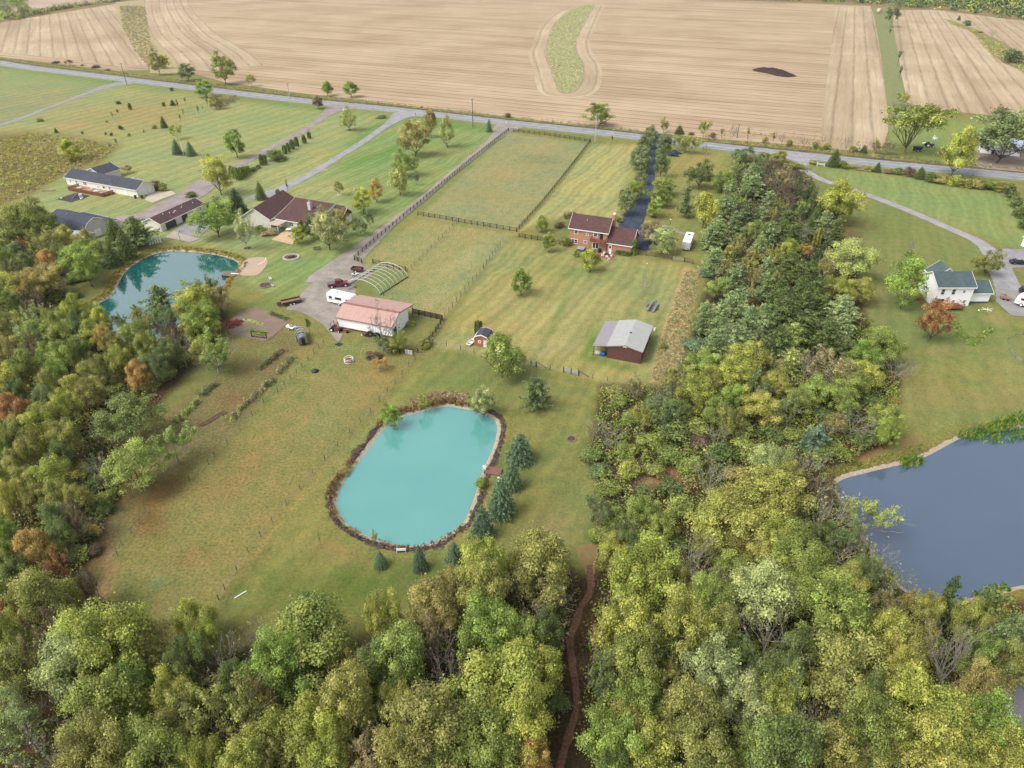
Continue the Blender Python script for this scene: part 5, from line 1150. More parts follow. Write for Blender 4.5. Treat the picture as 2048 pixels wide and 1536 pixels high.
# ---- ranch house with garage end
loc, rz = place((-168.5, 257.5), -24.5)
b = thing('ranch_house', 'long white ranch house with dark grey roof and rear wing', 'house', loc, rz)
gabled(b, .4, 37.6, [(0, 2.75), (4.1, 5.1), (8.2, 2.75)], SIDE, SH_DK)
gabled(b, 2.5, 8.5, [(0, 0)] and [(0, 0)], SIDE, SH_DK) if 0 else None
gabled(b, 8.2, 16.5, [(.6, 2.7), (5.4, 4.7), (10.2, 2.7)], SIDE, SH_DK, axis='y', open_ends=(0, 0))
for u, w_, h_, mu in ((6.0, 1.0, 1.1, 0), (10.6, 1.8, 1.2, 1), (17.5, .7, .8, 0), (23.5, 1.0, 1.1, 0), (2.6, .9, 1.0, 0)): window(b, 'f', .35, u, 1.0, w_, h_, mu)
door(b, 'f', .35, 20.5, 1.9, 2.05, TRIM, True); door(b, 'f', .35, 31.5, 1.0, 2.0, TRIM)
garage_door(b, 'r', 37.6, 2.7, 3.0, 2.1, WHITE); garage_door(b, 'r', 37.6, 6.3, 2.4, 2.1, WHITE)
window(b, 'l', .4, 3.0, 1.0, 1.0, 1.0)
vent(b, 23.8, 1.6, 3.6, 1.3, .12); vent(b, 25.2, 1.8, 3.8, .4); vent(b, 14.5, .9, 3.2, .3); vent(b, 20, 6, 4.0, .4)
pr = MB()
pr.box(27.6, 32.6, 8.4, 8.55, 3.0, 3.15); pr.box(27.6, 27.75, 4.6, 8.4, 3.6, 3.75)
for k in range(6): pr.box(27.7 + k * .95, 27.8 + k * .95, 6.2, 8.5, 3.5, 3.6)
pr.box(27.6, 32.6, 6.1, 6.25, 3.6, 3.75); pr.build('porch_frame', TRIM, b)
d = thing('wooden_deck', 'reddish wooden deck with railing behind the ranch house', 'deck', loc, rz)
MB().box(7.5, 25.5, -4.6, .3, .35, .5).build('deck_floor', M_lines('deck_boards', (186, 142, 112), (140, 100, 78), .16, 0, .8, .15), d)
rl = MB()
for x0, x1, y in ((7.5, 16, -4.6), (16, 25.5, -4.6)): rl.box(x0, x1, y - .04, y + .04, 1.3, 1.4); [rl.box(x0 + k * .16, x0 + k * .16 + .1, y - .03, y + .03, .1, 1.3) for k in range(int((x1 - x0) / .16))]
for x in (7.5, 25.5): rl.box(x - .04, x + .04, -4.6, .2, 1.3, 1.4); [rl.box(x - .03, x + .03, -4.6 + k * .16, -4.5 + k * .16, .1, 1.3) for k in range(29)]
rl.build('railing', WD, d)
st = MB()
for k in range(3): st.box(25.5 + k * .3, 25.8 + k * .3, -1.6, -.2, 0, .4 - k * .12)
st.build('steps', WD, d)
def local(O, ang, x, y, z=0): c, s = math.cos(R(ang)), math.sin(R(ang)); return (O[0] + x * c - y * s, O[1] + x * s + y * c, z)
RO = (-168.5, 257.5)
# things on the deck and beside it
def table(name, label, loc, rz, r_, h_, m, cat='table', group=None):
    t = thing(name, label, cat, loc, rz, group); MB().cyl((0, 0), r_, h_ - .05, h_, 16).build('tabletop', m, t)
    for k in range(4): MB().tube([(math.cos(k * 1.57) * r_ * .6, math.sin(k * 1.57) * r_ * .6, 0), (math.cos(k * 1.57) * r_ * .5, math.sin(k * 1.57) * r_ * .5, h_ - .05)], .03, 6).build('leg', m, t)
    return t
def chair(name, label, loc, rz, m, group=None, s=1.0, cat='chair'):
    t = thing(name, label, cat, loc, rz, group, (s, s, s)); MB().box(-.28, .28, -.26, .28, .4, .46).build('seat', m, t)
    q = MB(); [q.box(-.28 + k * .12, -.19 + k * .12, .24, .29, .46, 1.0 + .06 * math.sin(k)) for k in range(5)]; q.build('backrest', m, t)
    for sx in (-1, 1):
        MB().box(sx * .3 - .04, sx * .3 + .04, -.25, .3, .62, .67).build('armrest', m, t)
        for y in (-.24, .24): MB().box(sx * .28 - .03, sx * .28 + .03, y - .03, y + .03, 0, .62).build('leg', m, t)
    return t
table('patio_table', 'pale round table on the left of the ranch deck', local(RO, -24.5, 11.5, -2.6, .5), 0, .9, .75, M('pale_stone', (214, 206, 190), .7))
table('patio_table', 'light blue covered table on the ranch deck', local(RO, -24.5, 20.5, -3.0, .5), 0, 1.0, .75, M('pale_blue_cloth', (196, 226, 228), .8))
chair('patio_chair', 'white chair between the two ranch deck tables', local(RO, -24.5, 16.5, -2.0, .5), .5, WHITE)
chair('patio_chair', 'white chair by the right deck railing of the ranch', local(RO, -24.5, 23.6, -3.6, .5), 2.0, WHITE)
pm = MB().box(12.4, 20.2, -13.2, -5.6, .02, .06).build('play_mat', M('dark_mulch', (84, 74, 76), 1, .3, 2), None); pm.location = loc; pm.rotation_euler = (0, 0, rz); tag(pm, 'dark mulch play area below the ranch deck', 'play area')
s_ = thing('play_slide', 'blue plastic slide in the play area below the deck', 'slide', local(RO, -24.5, 17.2, -9.0), R(-60))
BLUE = M('blue_plastic', (30, 100, 190), .35, .1, 2)
MB().prism([(-1.6, .1), (-1.2, .15), (.7, 1.4), (1.1, 1.45), (1.1, 1.3), (.7, 1.25), (-1.2, 0.05), (-1.6, 0.02)], 'x', -.35, .35).build('chute', BLUE, s_)
for sx in (-.32, .32): MB().tube([(sx, 1.0, 0), (sx, 1.0, 1.9)], .05, 6).build('leg', BLUE, s_)
s_ = thing('play_house', 'pale blue and grey toy playhouse beside the blue slide', 'playhouse', local(RO, -24.5, 19.2, -8.2), R(-10))
MB().box(-.6, .6, -.5, .5, 0, 1.1).build('wall', M('pale_blue_plastic', (180, 206, 222), .5), s_); MB().prism([(-.7, 1.1), (0, 1.6), (.7, 1.1)], 'x', -.7, .7).build('roof', M('grey_plastic', (170, 170, 176), .5), s_); MB().box(-.2, .2, -.53, -.505, 0, .8).build('door', M('pink_plastic', (222, 130, 120), .5), s_)
def toy(label, x, y, m, sz=.5):
    t = thing('ride_on_toy', label, 'toy', local(RO, -24.5, x, y), random.uniform(0, 3)); MB().box(-.4 * sz, .4 * sz, -.2 * sz, .2 * sz, .15, .15 + .35 * sz).build('body', m, t, bevel=.04)
    for sx in (-.3, .3):
        for sy in (-.22, .22): MB().wheel(sx * sz, sy * sz, .12, .12, .06).build('wheel', BLACK, t)
toy('red ride-on toy beside the blue slide', 15.4, -7.6, M('red_plastic', (210, 90, 80), .4), 1.2); toy('white and green ride-on toy at the play area corner', 14.0, -12.2, M('pale_green_plastic', (190, 220, 200), .5), 1.2); toy('white toy near the lower right of the play area', 20.8, -9.4, WHITE, 1.2)
def bin_(label, loc, col): 
    t = thing('wheelie_bin', label, 'bin', loc, .3); MB().prism([(-.3, 0), (.3, 0), (.38, 1.05), (-.38, 1.05)], 'y', -.35, .35).build('body', M('bin_' + col, dict(blue=(46, 58, 84), brown=(98, 62, 56))[col], .5), t); MB().box(-.4, .4, -.4, .38, 1.05, 1.13).build('lid', M('bin_lid_' + col, (60, 60, 66), .5), t)
    for sy in (-.3, .3): MB().wheel(-.3, sy, .1, .1, .06).build('wheel', BLACK, t)
bin_('dark blue wheelie bin at the ranch garage corner', local(RO, -24.5, 37.4, -.7), 'blue'); bin_('brown wheelie bin beside the concrete garage apron', local(RO, -24.5, 39.6, .2), 'brown')
o = thing('timber_bench', 'weathered timber frame lying on the lawn left of the ranch house', 'bench', (*G(98, 383)[:2], 0), R(15)); MB().box(-2.4, 2.4, -.15, .15, .35, .45).build('seat', BROWNWOOD, o)
for x in (-1.6, 1.6): MB().box(x - .08, x + .08, -.7, .7, .25, .35).build('leg', BROWNWOOD, o)

# ---- gambrel barn
GO = (-131.4, 201.2); c_, s__ = math.cos(R(-26)), math.sin(R(-26)); O = (GO[0] - 17.5 * c_, GO[1] - 17.5 * s__)
loc, rz = place(O, -26)
b = thing('gambrel_barn', 'pale grey gambrel barn with dark roof and lean-to behind trees', 'barn', loc, rz)
gabled(b, .3, 17.2, [(0, 2.6), (1.5, 4.9), (4.4, 6.1), (7.3, 4.9), (8.8, 2.6)], SIDEG, SH_GY, ov=.3)
gabled(b, .3, 17.2, [(8.8, 3.2), (12.8, 2.4)], SIDEG, SH_GY, ov=.25, wy=(8.9, 12.5))
window(b, 'r', 17.2, 3.9, 4.1, .7, .7, 0); MB().cyl((6.5, 3.4), .3, 5.5, 5.95, 12).build('roof_vent', STEEL, b)
door(b, 'r', 17.2, 4.4, 2.4, 2.2, WHITE)
pf = thing('swing_frame', 'white panelled frame standing in front of the gambrel barn pines', 'frame', (*G(311, 488)[:2], 0), R(40))
q = MB()
for k in range(5): q.box(-1.6 + k * .75, -1.2 + k * .75, -.05, .05, .1, 2.2)
q.box(-1.7, 1.9, -.06, .06, 2.2, 2.35); q.build('panel', WHITE, pf)
for x in (-1.75, 1.95): MB().box(x - .05, x + .05, -.5, .5, 0, .12).build('foot', WHITE, pf)

# ---- long garage with brown roof
loc, rz = place((-111.1, 208.2), 71)
b = thing('long_garage', 'long low cream garage with stained brown roof and two dark doors', 'garage', loc, rz)
gabled(b, .4, 20.6, [(0, 2.6), (3.8, 4.25), (7.6, 2.6)], SIDE, SH_MV, ov=.4)
garage_door(b, 'f', .4, 4.6, 4.6, 2.1, M_lines('charcoal_door', (72, 74, 84), (54, 56, 64), .5, 2), 4); garage_door(b, 'f', .4, 10.9, 2.6, 2.1, M_lines('charcoal_door', (72, 74, 84), (54, 56, 64), .5, 2), 4)
window(b, 'f', .4, 16.2, 1.1, .8, .8); window(b, 'f', .4, 18.6, 1.1, .8, .8)
for x, y in ((5, 3), (7.2, 2.4), (12.6, 2.4), (17.8, 2.2), (4.0, 5.0)): vent(b, x, y, zat([(0, 2.6), (3.8, 4.25), (7.6, 2.6)], y), .3, .12, TRIM)
MB().tube([(13.2, 2.6, 3.6), (13.2, 2.6, 4.6)], .14, 8).build('flue', STEEL, b)
MB().box(8.2, 8.9, 1.9, 2.1, 3.46, 3.52).box(9.0, 9.9, 2.2, 2.45, 3.6, 3.66).build('patch', TRIM, b)
bh = thing('basketball_hoop', 'small basketball hoop on the pale concrete pad', 'basketball hoop', (*G(361, 482)[:2], .1), R(30))
MB().tube([(0, 0, 0), (0, 0, 2.4), (.5, 0, 2.9)], .06, 8).build('pole', DARKMET, bh); MB().box(.5, .55, -.5, .5, 2.6, 3.3).build('backboard', M('grey_board', (96, 98, 104), .4), bh)
MB().tube([(.75 + .22 * math.cos(a), .22 * math.sin(a), 2.75) for a in np.linspace(0, 6.28, 13)], .015, 4).build('hoop', M('orange_metal', (214, 110, 60), .5), bh)

# ---- house with big brown roof
BO = (-76.8, 213.8)
loc, rz = place(BO, -24)
b = thing('brown_roofed_house', 'cream house with sprawling brown roof, white chimney and awning', 'house', loc, rz)
P2 = [(0, 2.6), (5.0, 3.9), (11.6, 6.0), (17.2, 3.4)]
gabled(b, .3, 15.6, P2, SIDE, SH_BR, ov=.4)
w1 = MB(); 
def rotated(mb, ox, oy, ang):
    c, s = math.cos(R(ang)), math.sin(R(ang)); mb.v = [(ox + x * c - y * s, oy + x * s + y * c, z) for x, y, z in mb.v]; return mb
P1 = [(-5.4, 2.8), (0, 6.2), (5.4, 2.8)]; th = .16
rotated(MB().prism([(-5.0, 0), (-5.0, 2.9), (0, 6.0), (5.0, 2.9), (5.0, 0)], 'y', .4, 19.0), -5.0, -3.2, 11).build('wall', SIDE, b)
rotated(MB().prism(P1 + [(x, z - th) for x, z in P1][::-1], 'y', 0, 19.4), -5.0, -3.2, 11).build('roof', SH_BR, b)
rotated(MB().prism([(x, z + .03) for x, z in P1] + [(x, z - .22) for x, z in P1][::-1], 'y', -.07, -.003).box(5.4, 5.5, 0, 13, 2.56, 2.78).box(-5.5, -5.4, 0, 19.4, 2.56, 2.78), -5.0, -3.2, 11).build('fascia', TRIM, b)
ch = MB().box(8.6, 9.7, 6.8, 7.9, 3.5, 7.0).build('chimney', M('white_stone', (222, 218, 212), .8, .12, 3), b); MB().cyl((9.15, 7.35), .3, 7.0, 7.5, 10).build('chimney_cap', STEEL, ch)
aw = MB().box(1.0, 5.2, -4.6, -.2, 2.35, 2.45).build('awning', M('tan_awning', (206, 184, 172), .7, .08), b)
for x, y in ((1.2, -4.4), (5.0, -4.4)): MB().box(x - .06, x + .06, y - .06, y + .06, 0, 2.35).build('post', TRIM, b)
for u in (6.4, 9.6): window(b, 'f', .4, u, .8, 1.8, 1.4, 1)
door(b, 'f', .4, 12.4, 1.8, 2.1, TRIM, True); window(b, 'r', 15.6, 11.6, 1.2, 1.6, 1.2, 1)
fg = MB().prism([(8.6, 2.9), (11.6, 5.2), (14.6, 2.9)], 'x', 16.0, 20.5); fg.build('roof', SH_BR, b); MB().prism([(9.2, 0), (9.2, 2.8), (11.6, 4.7), (14.0, 2.8), (14.0, 0)], 'x', 15.62, 20.0).build('wall', WHITE, b)
MB().prism([(8.5, 2.95), (11.6, 5.32), (14.7, 2.95), (14.7, 2.7), (11.6, 5.05), (8.5, 2.7)], 'x', 20.51, 20.58).build('fascia', TRIM, b)
vent(b, 3.5, 4.2, 3.8, .4)
table('patio_table', 'white square-looking table on the tan patio', (*G(578, 463)[:2], .12), 0, .9, .75, WHITE)
chair('patio_chair', 'dark chair under the tan awning', (*G(558, 461)[:2], .1), 2, DARKMET)
chair('patio_chair', 'blue-grey chair at the awning edge', (*G(562, 465)[:2], .1), 2.6, M('blue_grey_cloth', (120, 136, 160), .8))

# ---- pink-roofed pole barn
loc, rz = place((-42.2, 145.2), -20)
b = thing('pole_barn', 'white pole barn with salmon-pink metal roof and open lean-to', 'barn', loc, rz)
PINK = M_lines('pink_roof_metal', (198, 158, 146), (178, 138, 126), .9, 0, .45, .06, .1); prf = [(0, 3.1), (4.2, 4.95), (11.3, 3.75)]
gabled(b, .25, 14.9, prf, SIDEW, PINK, ov=.25, wy=(.3, 8.6), trim=M('pink_trim', (182, 140, 130), .5))
MB().prism([(3.9, 4.86), (4.2, 5.0), (4.6, 4.93), (4.6, 4.97), (4.2, 5.05), (3.9, 4.92)], 'x', 0, 15.15).build('ridge_contrast_cap', M('pink_ridge', (160, 110, 100), .5), b)  # darker cap added along the ridge: missing contrast between slopes put into colour
MB().box(.25, 14.9, .285, .3, 0, .5).build('skirt', M('brown_skirt', (118, 84, 72), .8), b)
MB().box(14.903, 14.96, 1.0, 2.4, .0, 2.2).build('doorway', M('painted_dark_interior', (40, 40, 44), .9), b); MB().box(14.903, 15.02, 2.45, 4.0, .0, 2.3).build('sliding_door', WHITE, b)  # doorway is a dark panel on the wall, the inside's shade put into its colour
for x in (.4, 5.2, 10, 14.8): MB().box(x - .08, x + .08, 11.0, 11.16, 0, 3.55).build('post', BROWNWOOD, b)
MB().box(4.6, 5.0, 3.0, 3.3, 4.3, 4.5).build('roof_patch', STEEL, b)
PO = (-42.2, 145.2)
# objects along its wall
def tyre_pile(label, x, y, r_, n):
    t = thing('big_tyre', label, 'tyre', local(PO, -20, x, y), R(-20)); MB().tube([(r_ * math.cos(a), .0 + .35 * math.sin(a) * .3 - .3, r_ + r_ * math.sin(a)) for a in np.linspace(0, 6.283, 19)], .28, 8).build('tread', BLACK, t, smooth=True); return t
tyre_pile('large black tyre leaning on the pink-roofed barn, left one', 9.6, -.5, .62, 1); tyre_pile('large black tyre leaning on the pink-roofed barn, right one', 11.5, -.6, .62, 1)
tr = thing('garden_tractor', 'rusty tractor with roll frame at the barn corner', 'tractor', local(PO, -20, .9, -1.3), R(-20)); RUST = M('rusty_iron', (122, 84, 70), .8, .3, 3); RED = M('old_red_paint', (150, 70, 58), .5, .15, 3)
MB().box(-.9, .9, -.35, .35, .6, 1.15).build('bonnet', RED, tr, bevel=.08); MB().box(-1.3, -.7, -.4, .4, .8, 1.25).build('seat', BLACK, tr, bevel=.05)
q = MB(); [q.tube([(-1.1 + dx, -.7, 1.0), (-1.1 + dx, -.7, 2.4), (-1.1 + dx, .7, 2.4), (-1.1 + dx, .7, 1.0)], .07, 6) for dx in (0, 1.2)]; q.build('roll_frame', RUST, tr)
for x, r_, yy in ((-1.0, .6, .75), (.8, .38, .6)):
    for sy in (-1, 1): wo = MB().wheel(x, sy * yy, r_, r_, .3).build('wheel', BLACK, tr); MB().wheel(x, sy * (yy + .16), r_, r_ * .45, .03).build('rim', TRIM, wo)
tr = thing('rototiller', 'red-brown machine beside the rusty tractor', 'machine', local(PO, -20, 3.4, -1.0), R(20)); MB().box(-.5, .5, -.3, .3, .35, .9).build('engine', M('orange_red_paint', (186, 96, 70), .5), tr, bevel=.06); MB().tube([(-.5, 0, .7), (-1.4, 0, 1.2)], .03, 5).build('handle', DARKMET, tr)
for sy in (-.35, .35): MB().wheel(0, sy, .25, .25, .15).build('wheel', BLACK, tr)
tr = thing('wheelbarrow', 'white-wheeled wheelbarrow by the left big tyre', 'wheelbarrow', local(PO, -20, 8.2, -1.1), R(60)); MB().prism([(-.3, .35), (.3, .35), (.45, .75), (-.45, .75)], 'y', -.6, .5).build('tray', RUST, tr); MB().wheel(0, .8, .22, .22, .1, 'x').build('wheel', WHITE, tr); MB().tube([(-.3, -.5, .5), (-.3, -1.2, .7)], .03, 5).tube([(.3, -.5, .5), (.3, -1.2, .7)], .03, 5).build('handle', BROWNWOOD, tr); MB().tube([(-.25, -.4, .4), (-.25, -.4, 0)], .03, 5).tube([(.25, -.4, .4), (.25, -.4, 0)], .03, 5).build('leg', DARKMET, tr)
o = thing('metal_plate', 'grey metal plate lying on the ground below the barn', 'plate', (*G(678, 689)[:2], .02), R(-30)); MB().box(-.7, .7, -.6, .6, 0, .07).build('sheet', DARKMET, o)

# ---- brick house
loc, rz = place((17.0, 197.5), -22.5); BRK = M_brick()
b = thing('brick_house', 'two-storey orange brick house with brown roof and attached garage', 'house', loc, rz)
gabled(b, .3, 12.0, [(0, 5.5), (3.9, 8.9), (7.8, 5.5)], BRK, SH_BR, ov=.4)
gabled(b, 12.3, 19.6, [(-.3, 2.75), (4.2, 6.4), (8.7, 2.75)], BRK, SH_BR, ov=.3)
for u, w_, h_ in ((2.3, 1.3, 1.25), (5.8, .8, .85), (8.4, 1.3, 1.25)): window(b, 'f', .4, u, 3.8, w_, h_)
window(b, 'f', .4, 1.9, .8, 2.1, 1.4, 1); window(b, 'f', .4, 5.4, 1.2, 1.1, 1.0)
door(b, 'f', .4, 10.2, 1.0, 2.1, M('dark_door', (50, 52, 56), .4), False, 3.0); dd_ = door(b, 'f', .4, 8.6, 2.0, 2.1, TRIM); MB().box(*slab('f', .4, 7.75, 8.5, .25, 1.95, .081, .1)).box(*slab('f', .4, 8.7, 9.45, .25, 1.95, .081, .1)).build('pane', m_glass(), dd_)
door(b, 'f', 0, 13.2, .95, 2.1, TRIM, True)
bl = MB().box(7.2, 11.9, -1.3, .35, 2.75, 2.95).build('balcony', WD, b)
q = MB().box(7.2, 11.9, -1.3, -1.22, 3.8, 3.9).box(7.2, 7.28, -1.3, .35, 3.8, 3.9).box(11.82, 11.9, -1.3, .35, 3.8, 3.9)
for k in range(36): q.box(7.22 + k * .13, 7.29 + k * .13, -1.29, -1.23, 2.95, 3.8)
for k in range(12): q.box(7.21, 7.27, -1.3 + k * .13, -1.24 + k * .13, 2.95, 3.8); q.box(11.83, 11.89, -1.3 + k * .13, -1.24 + k * .13, 2.95, 3.8)
q.build('railing', WD, bl)
for x in (7.3, 11.8): MB().box(x - .07, x + .07, -1.25, -1.11, 0, 2.75).build('post', WD, b)
chm = MB().box(12.02, 12.8, 4.9, 6.2, 0, 9.6).build('chimney', BRK, b); MB().cyl((12.4, 5.55), .42, 9.6, 9.95, 12).build('chimney_cap', WHITE, chm)
window(b, 'r', 19.6, 4.0, 3.6, 1.0, .9); vent(b, 5.0, 2.4, 7.6, .5, .06, TRIM); MB().cyl((19.85, 1.2), .3, 3.0, 3.12, 12).build('satellite_dish', WHITE, b)
hd = thing('clipped_hedge', 'clipped dark green hedge along the brick garage wall', 'hedge', local((17.0, 197.5), -22.5, 15.2, -.9), rz)
Q = RNG.uniform((0, -.5), (4.4, .5), (420, 2)); mass('foliage', Q, .3, 1.25, .12, 26, ['d', 'D'], None, None, parent=hd, zb=np.zeros(420)); MB().box(.1, 4.3, -.35, .35, 0, .9).build('stem', M('hedge_core', (54, 66, 40), 1, .2, 4), hd)
BK = (17.0, 197.5)
pt = MB().box(9.2, 15.4, -5.4, -.6, .02, .12).build('brick_patio', M_lines('patio_pavers', (176, 108, 84), (140, 84, 68), .25, 0), None); pt.location = loc; pt.rotation_euler = (0, 0, rz); tag(pt, 'red-brown paver patio behind the brick house', 'patio')
table('patio_table', 'dark round table on the red paver patio', local(BK, -22.5, 13.4, -3.9, .12), 0, .8, .72, DARKMET)
for k in range(5):
    a = k * 1.256 + .3; chair('patio_chair', ['white chair at the rear left of the round patio table', 'white chair at the rear right of the round patio table', 'white chair left of the round patio table', 'white chair nearest the lawn at the round patio table', 'white chair right of the round patio table'][k], local(BK, -22.5, 13.4 + 1.35 * math.cos(a + .9), -3.9 + 1.35 * math.sin(a + .9), .12), a + .9 - 1.57 + R(-22.5), WHITE, 'white chairs round the brick house patio table')
chair('patio_chair', 'white chair standing apart at the lawn edge below the patio table', local(BK, -22.5, 14.6, -6.2), 1.2, WHITE)
o = thing('covered_grill', 'black covered grill by the balcony door of the brick house', 'grill', local(BK, -22.5, 10.6, -1.9, .12), .3); MB().prism([(-.5, .3), (.5, .3), (.5, 1.0), (.3, 1.25), (-.3, 1.25), (-.5, 1.0)], 'y', -.35, .35).build('cover', M('charcoal_cover', (66, 62, 70), .8), o)
for x in (-.4, .4): MB().box(x - .04, x + .04, -.3, .3, 0, .3).build('leg', DARKMET, o)
o = thing('hot_tub', 'grey-covered hot tub behind the yellow-green tree at the brick house', 'hot tub', local(BK, -22.5, 5.0, -2.6), R(-22)); MB().box(-1.1, 1.1, -1.1, 1.1, 0, .85).build('cabinet', BROWNWOOD, o, bevel=.08); MB().box(-1.15, 1.15, -1.15, 1.15, .86, .98).build('cover', M('grey_cover', (168, 172, 182), .7), o, bevel=.04)
o = thing('yard_lamp', 'white-topped yard lamp post left of the box trailer', 'lamp post', (*G(1339, 458)[:2], 0), 0); MB().tube([(0, 0, 0), (0, 0, 3.0)], .05, 8).build('post', DARKMET, o); MB().ball((0, 0, 3.15), .2, 10, 6).build('lamp', WHITE, o)
o = thing('white_post', 'short white marker with ball on the back lawn of the brick house', 'marker', (*G(1294, 531)[:2], 0), 0); MB().tube([(0, 0, 0), (0, 0, .5)], .03, 6).build('stake', DARKMET, o); MB().ball((0, 0, .55), .18, 8, 5).build('ball', WHITE, o)

# ---- shop building with lean-to
SO = (21.0, 131.35); loc, rz = place(SO, -20)
b = thing('shop_building', 'maroon metal shop with light grey roof and side lean-to', 'shed', loc, rz)
MAR = M_lines('maroon_siding', (112, 72, 68), (92, 56, 54), .3, 0, .6, .1); GRM = M_lines('grey_roof_metal', (184, 184, 180), (166, 166, 162), .9, 1, .4, .06, .08)
gabled(b, .25, 12.4, [(0, 3.25), (4.0, 4.15), (8.0, 3.25)], MAR, GRM, axis='y', ov=.22, trim=M('grey_trim', (186, 186, 182), .5))
ln_ = MB().prism([(-3.2, 2.55), (-.02, 3.1), (-.02, 3.02), (-3.2, 2.47)], 'y', .1, 12.5).build('roof', M_lines('lilac_roof_metal', (160, 152, 160), (140, 132, 142), .9, 1, .45, .07, .08), b)
for y in (.4, 4.4, 8.4, 12.2): MB().box(-3.05, -2.9, y - .07, y + .07, 0, 2.45).build('post', BROWNWOOD, b)
MB().box(3.8, 4.3, 5.8, 6.3, 4.0, 4.2).build('roof_vent', DARKMET, b); MB().box(3.6, 4.4, .12, .2, 3.5, 3.75).build('light', WHITE, b); door(b, 'f', .25, 6.9, .9, 2.0, MAR)
o = MB().ball((0, 0, .4), .8, 12, 7, .7, .25).build('tarp', M('blue_tarp', (36, 96, 168), .5), None, smooth=True); o.location = local(SO, -20, -.9, 1.1); tag(o, 'blue tarpaulin heap under the shop lean-to', 'tarpaulin')
o = MB().ball((0, 0, .45), .75, 12, 7, .8, .3).build('white_sack_pile', M('pale_plastic', (214, 208, 200), .6), None, smooth=True); o.location = local(SO, -20, -2.1, 1.2); tag(o, 'heap of pale sacks under the shop lean-to', 'sacks')
o = thing('propane_tank', 'small white tank behind the shop corner', 'tank', (*G(1309, 662)[:2], 0)); MB().tube([(0, 0, .1), (0, 0, .9)], .25, 12).build('body', WHITE, o); MB().cyl((0, 0), .12, .9, 1.05, 8).build('valve', STEEL, o)

# ---- small red shed
SO2 = (-8.9, 136.9); loc, rz = place(SO2, -16)
b = thing('garden_shed', 'small terracotta shed with dark gambrel roof, half hidden by a tree', 'shed', loc, rz)
gabled(b, .1, 3.6, [(0, 1.9), (.5, 2.7), (1.9, 3.2), (3.3, 2.7), (3.8, 1.9)], M_lines('terracotta_boards', (186, 116, 92), (160, 96, 76), .3, 0), SH_GY, axis='y', ov=.15)
window(b, 'f', .1, 1.5, .9, .7, .7); door(b, 'f', .1, 2.8, .8, 1.8, TRIM)
o = thing('rowboat', 'white rowboat lying beside the terracotta shed', 'boat', (*G(943, 686)[:2], 0), R(64))
hull = [(-1.8, -.45), (-1.6, -.6), (0, -.68), (1.2, -.5), (1.9, 0), (1.2, .5), (0, .68), (-1.6, .6), (-1.8, .45)]
mb = MB(); n = len(hull); mb.add([(x * .85, y * .7, .05) for x, y in hull] + [(x, y, .5) for x, y in hull] + [(x * .93, y * .86, .5) for x, y in hull] + [(x * .8, y * .62, .15) for x, y in hull], [tuple(range(n))[::-1]] + [(i, (i + 1) % n, n + (i + 1) % n, n + i) for i in range(n)] + [(n + i, n + (i + 1) % n, 2 * n + (i + 1) % n, 2 * n + i) for i in range(n)] + [(2 * n + i, 2 * n + (i + 1) % n, 3 * n + (i + 1) % n, 3 * n + i) for i in range(n)] + [tuple(range(3 * n, 4 * n))]); mb.build('hull', WHITE, o)
for x in (-.9, .5): MB().box(x - .13, x + .13, -.52, .52, .36, .42).build('seat', M('grey_plank', (140, 142, 146), .7), o)

# ---- white house with green roof
WO = (107.1, 156.7); loc, rz = place(WO, 0)
b = thing('white_house', 'two-storey white house with green roof and low garage wing', 'house', loc, rz)
gabled(b, .2, 9.4, [(0, 5.3), (4.3, 7.8), (8.6, 5.3)], SIDEW, SH_GR, ov=.35)
gabled(b, 9.6, 15.4, [(1.6, 2.9), (5.2, 5.0), (8.8, 2.9)], SIDEW, SH_GR, ov=.35, wy=(2.0, 8.4))
gabled(b, 6.0, 10.4, [(1.8, 5.4), (4.9, 8.0), (8.0, 5.4)], SIDEW, SH_GR, axis='y', ov=.3, wall_name='front_gable')
for u, z, w_, h_ in ((1.7, 3.2, .95, 1.5), (4.4, 3.2, .95, 1.5), (7.0, 3.7, .7, .7), (5.2, .9, .8, .8), (8.0, .9, .8, .8)): window(b, 'f', .35, u, z, w_, h_, 0, None, t=.07)
dd_ = door(b, 'f', .35, 1.9, 1.9, 2.1, TRIM); MB().box(*slab('f', .35, 1.1, 1.85, .2, 2.0, .081, .1)).box(*slab('f', .35, 1.95, 2.7, .2, 2.0, .081, .1)).build('pane', m_glass(), dd_)
MB().box(9.62, 15.4, 1.93, 1.98, 0, .45).build('foundation', M('dark_foundation', (84, 94, 98), .9), b)
d = thing('house_deck', 'reddish raised deck behind the green-roofed white house', 'deck', loc, rz)
MB().box(-.6, 6.6, -2.6, .25, .75, .9).build('deck_floor', WD, d); q = MB()
for k in range(46): q.box(-.6 + k * .157, -.53 + k * .157, -2.6, -2.54, .9, 1.75)
q.box(-.6, 6.6, -2.62, -2.52, 1.75, 1.85); [q.box(x - .05, x + .05, -2.6, .2, 1.75, 1.85) for x in (-.55, 6.55)]; q.build('railing', WD, d)
for x in (-.4, 3, 6.4): MB().box(x - .08, x + .08, -2.5, -2.34, 0, .75).build('post', BROWNWOOD, d)
o = thing('white_trellis', 'white wooden frame lying on the lawn below the white garage wing', 'frame', (*G(1974, 620)[:2], .05), .1)
q = MB().tube([(-1.6, 0, .1), (1.6, .2, .1)], .06, 4).tube([(-.6, -.9, .12), (.8, .9, .12)], .06, 4).tube([(.5, -1.0, .14), (-.7, 1.0, .14)], .06, 4); q.build('bars', WHITE, o)
o = MB().ball((0, 0, .15), .22, 8, 5).build('white_ball', WHITE, None); o.location = (*G(1957, 622)[:2], .06); tag(o, 'small white ball on the lawn below the white house', 'ball')
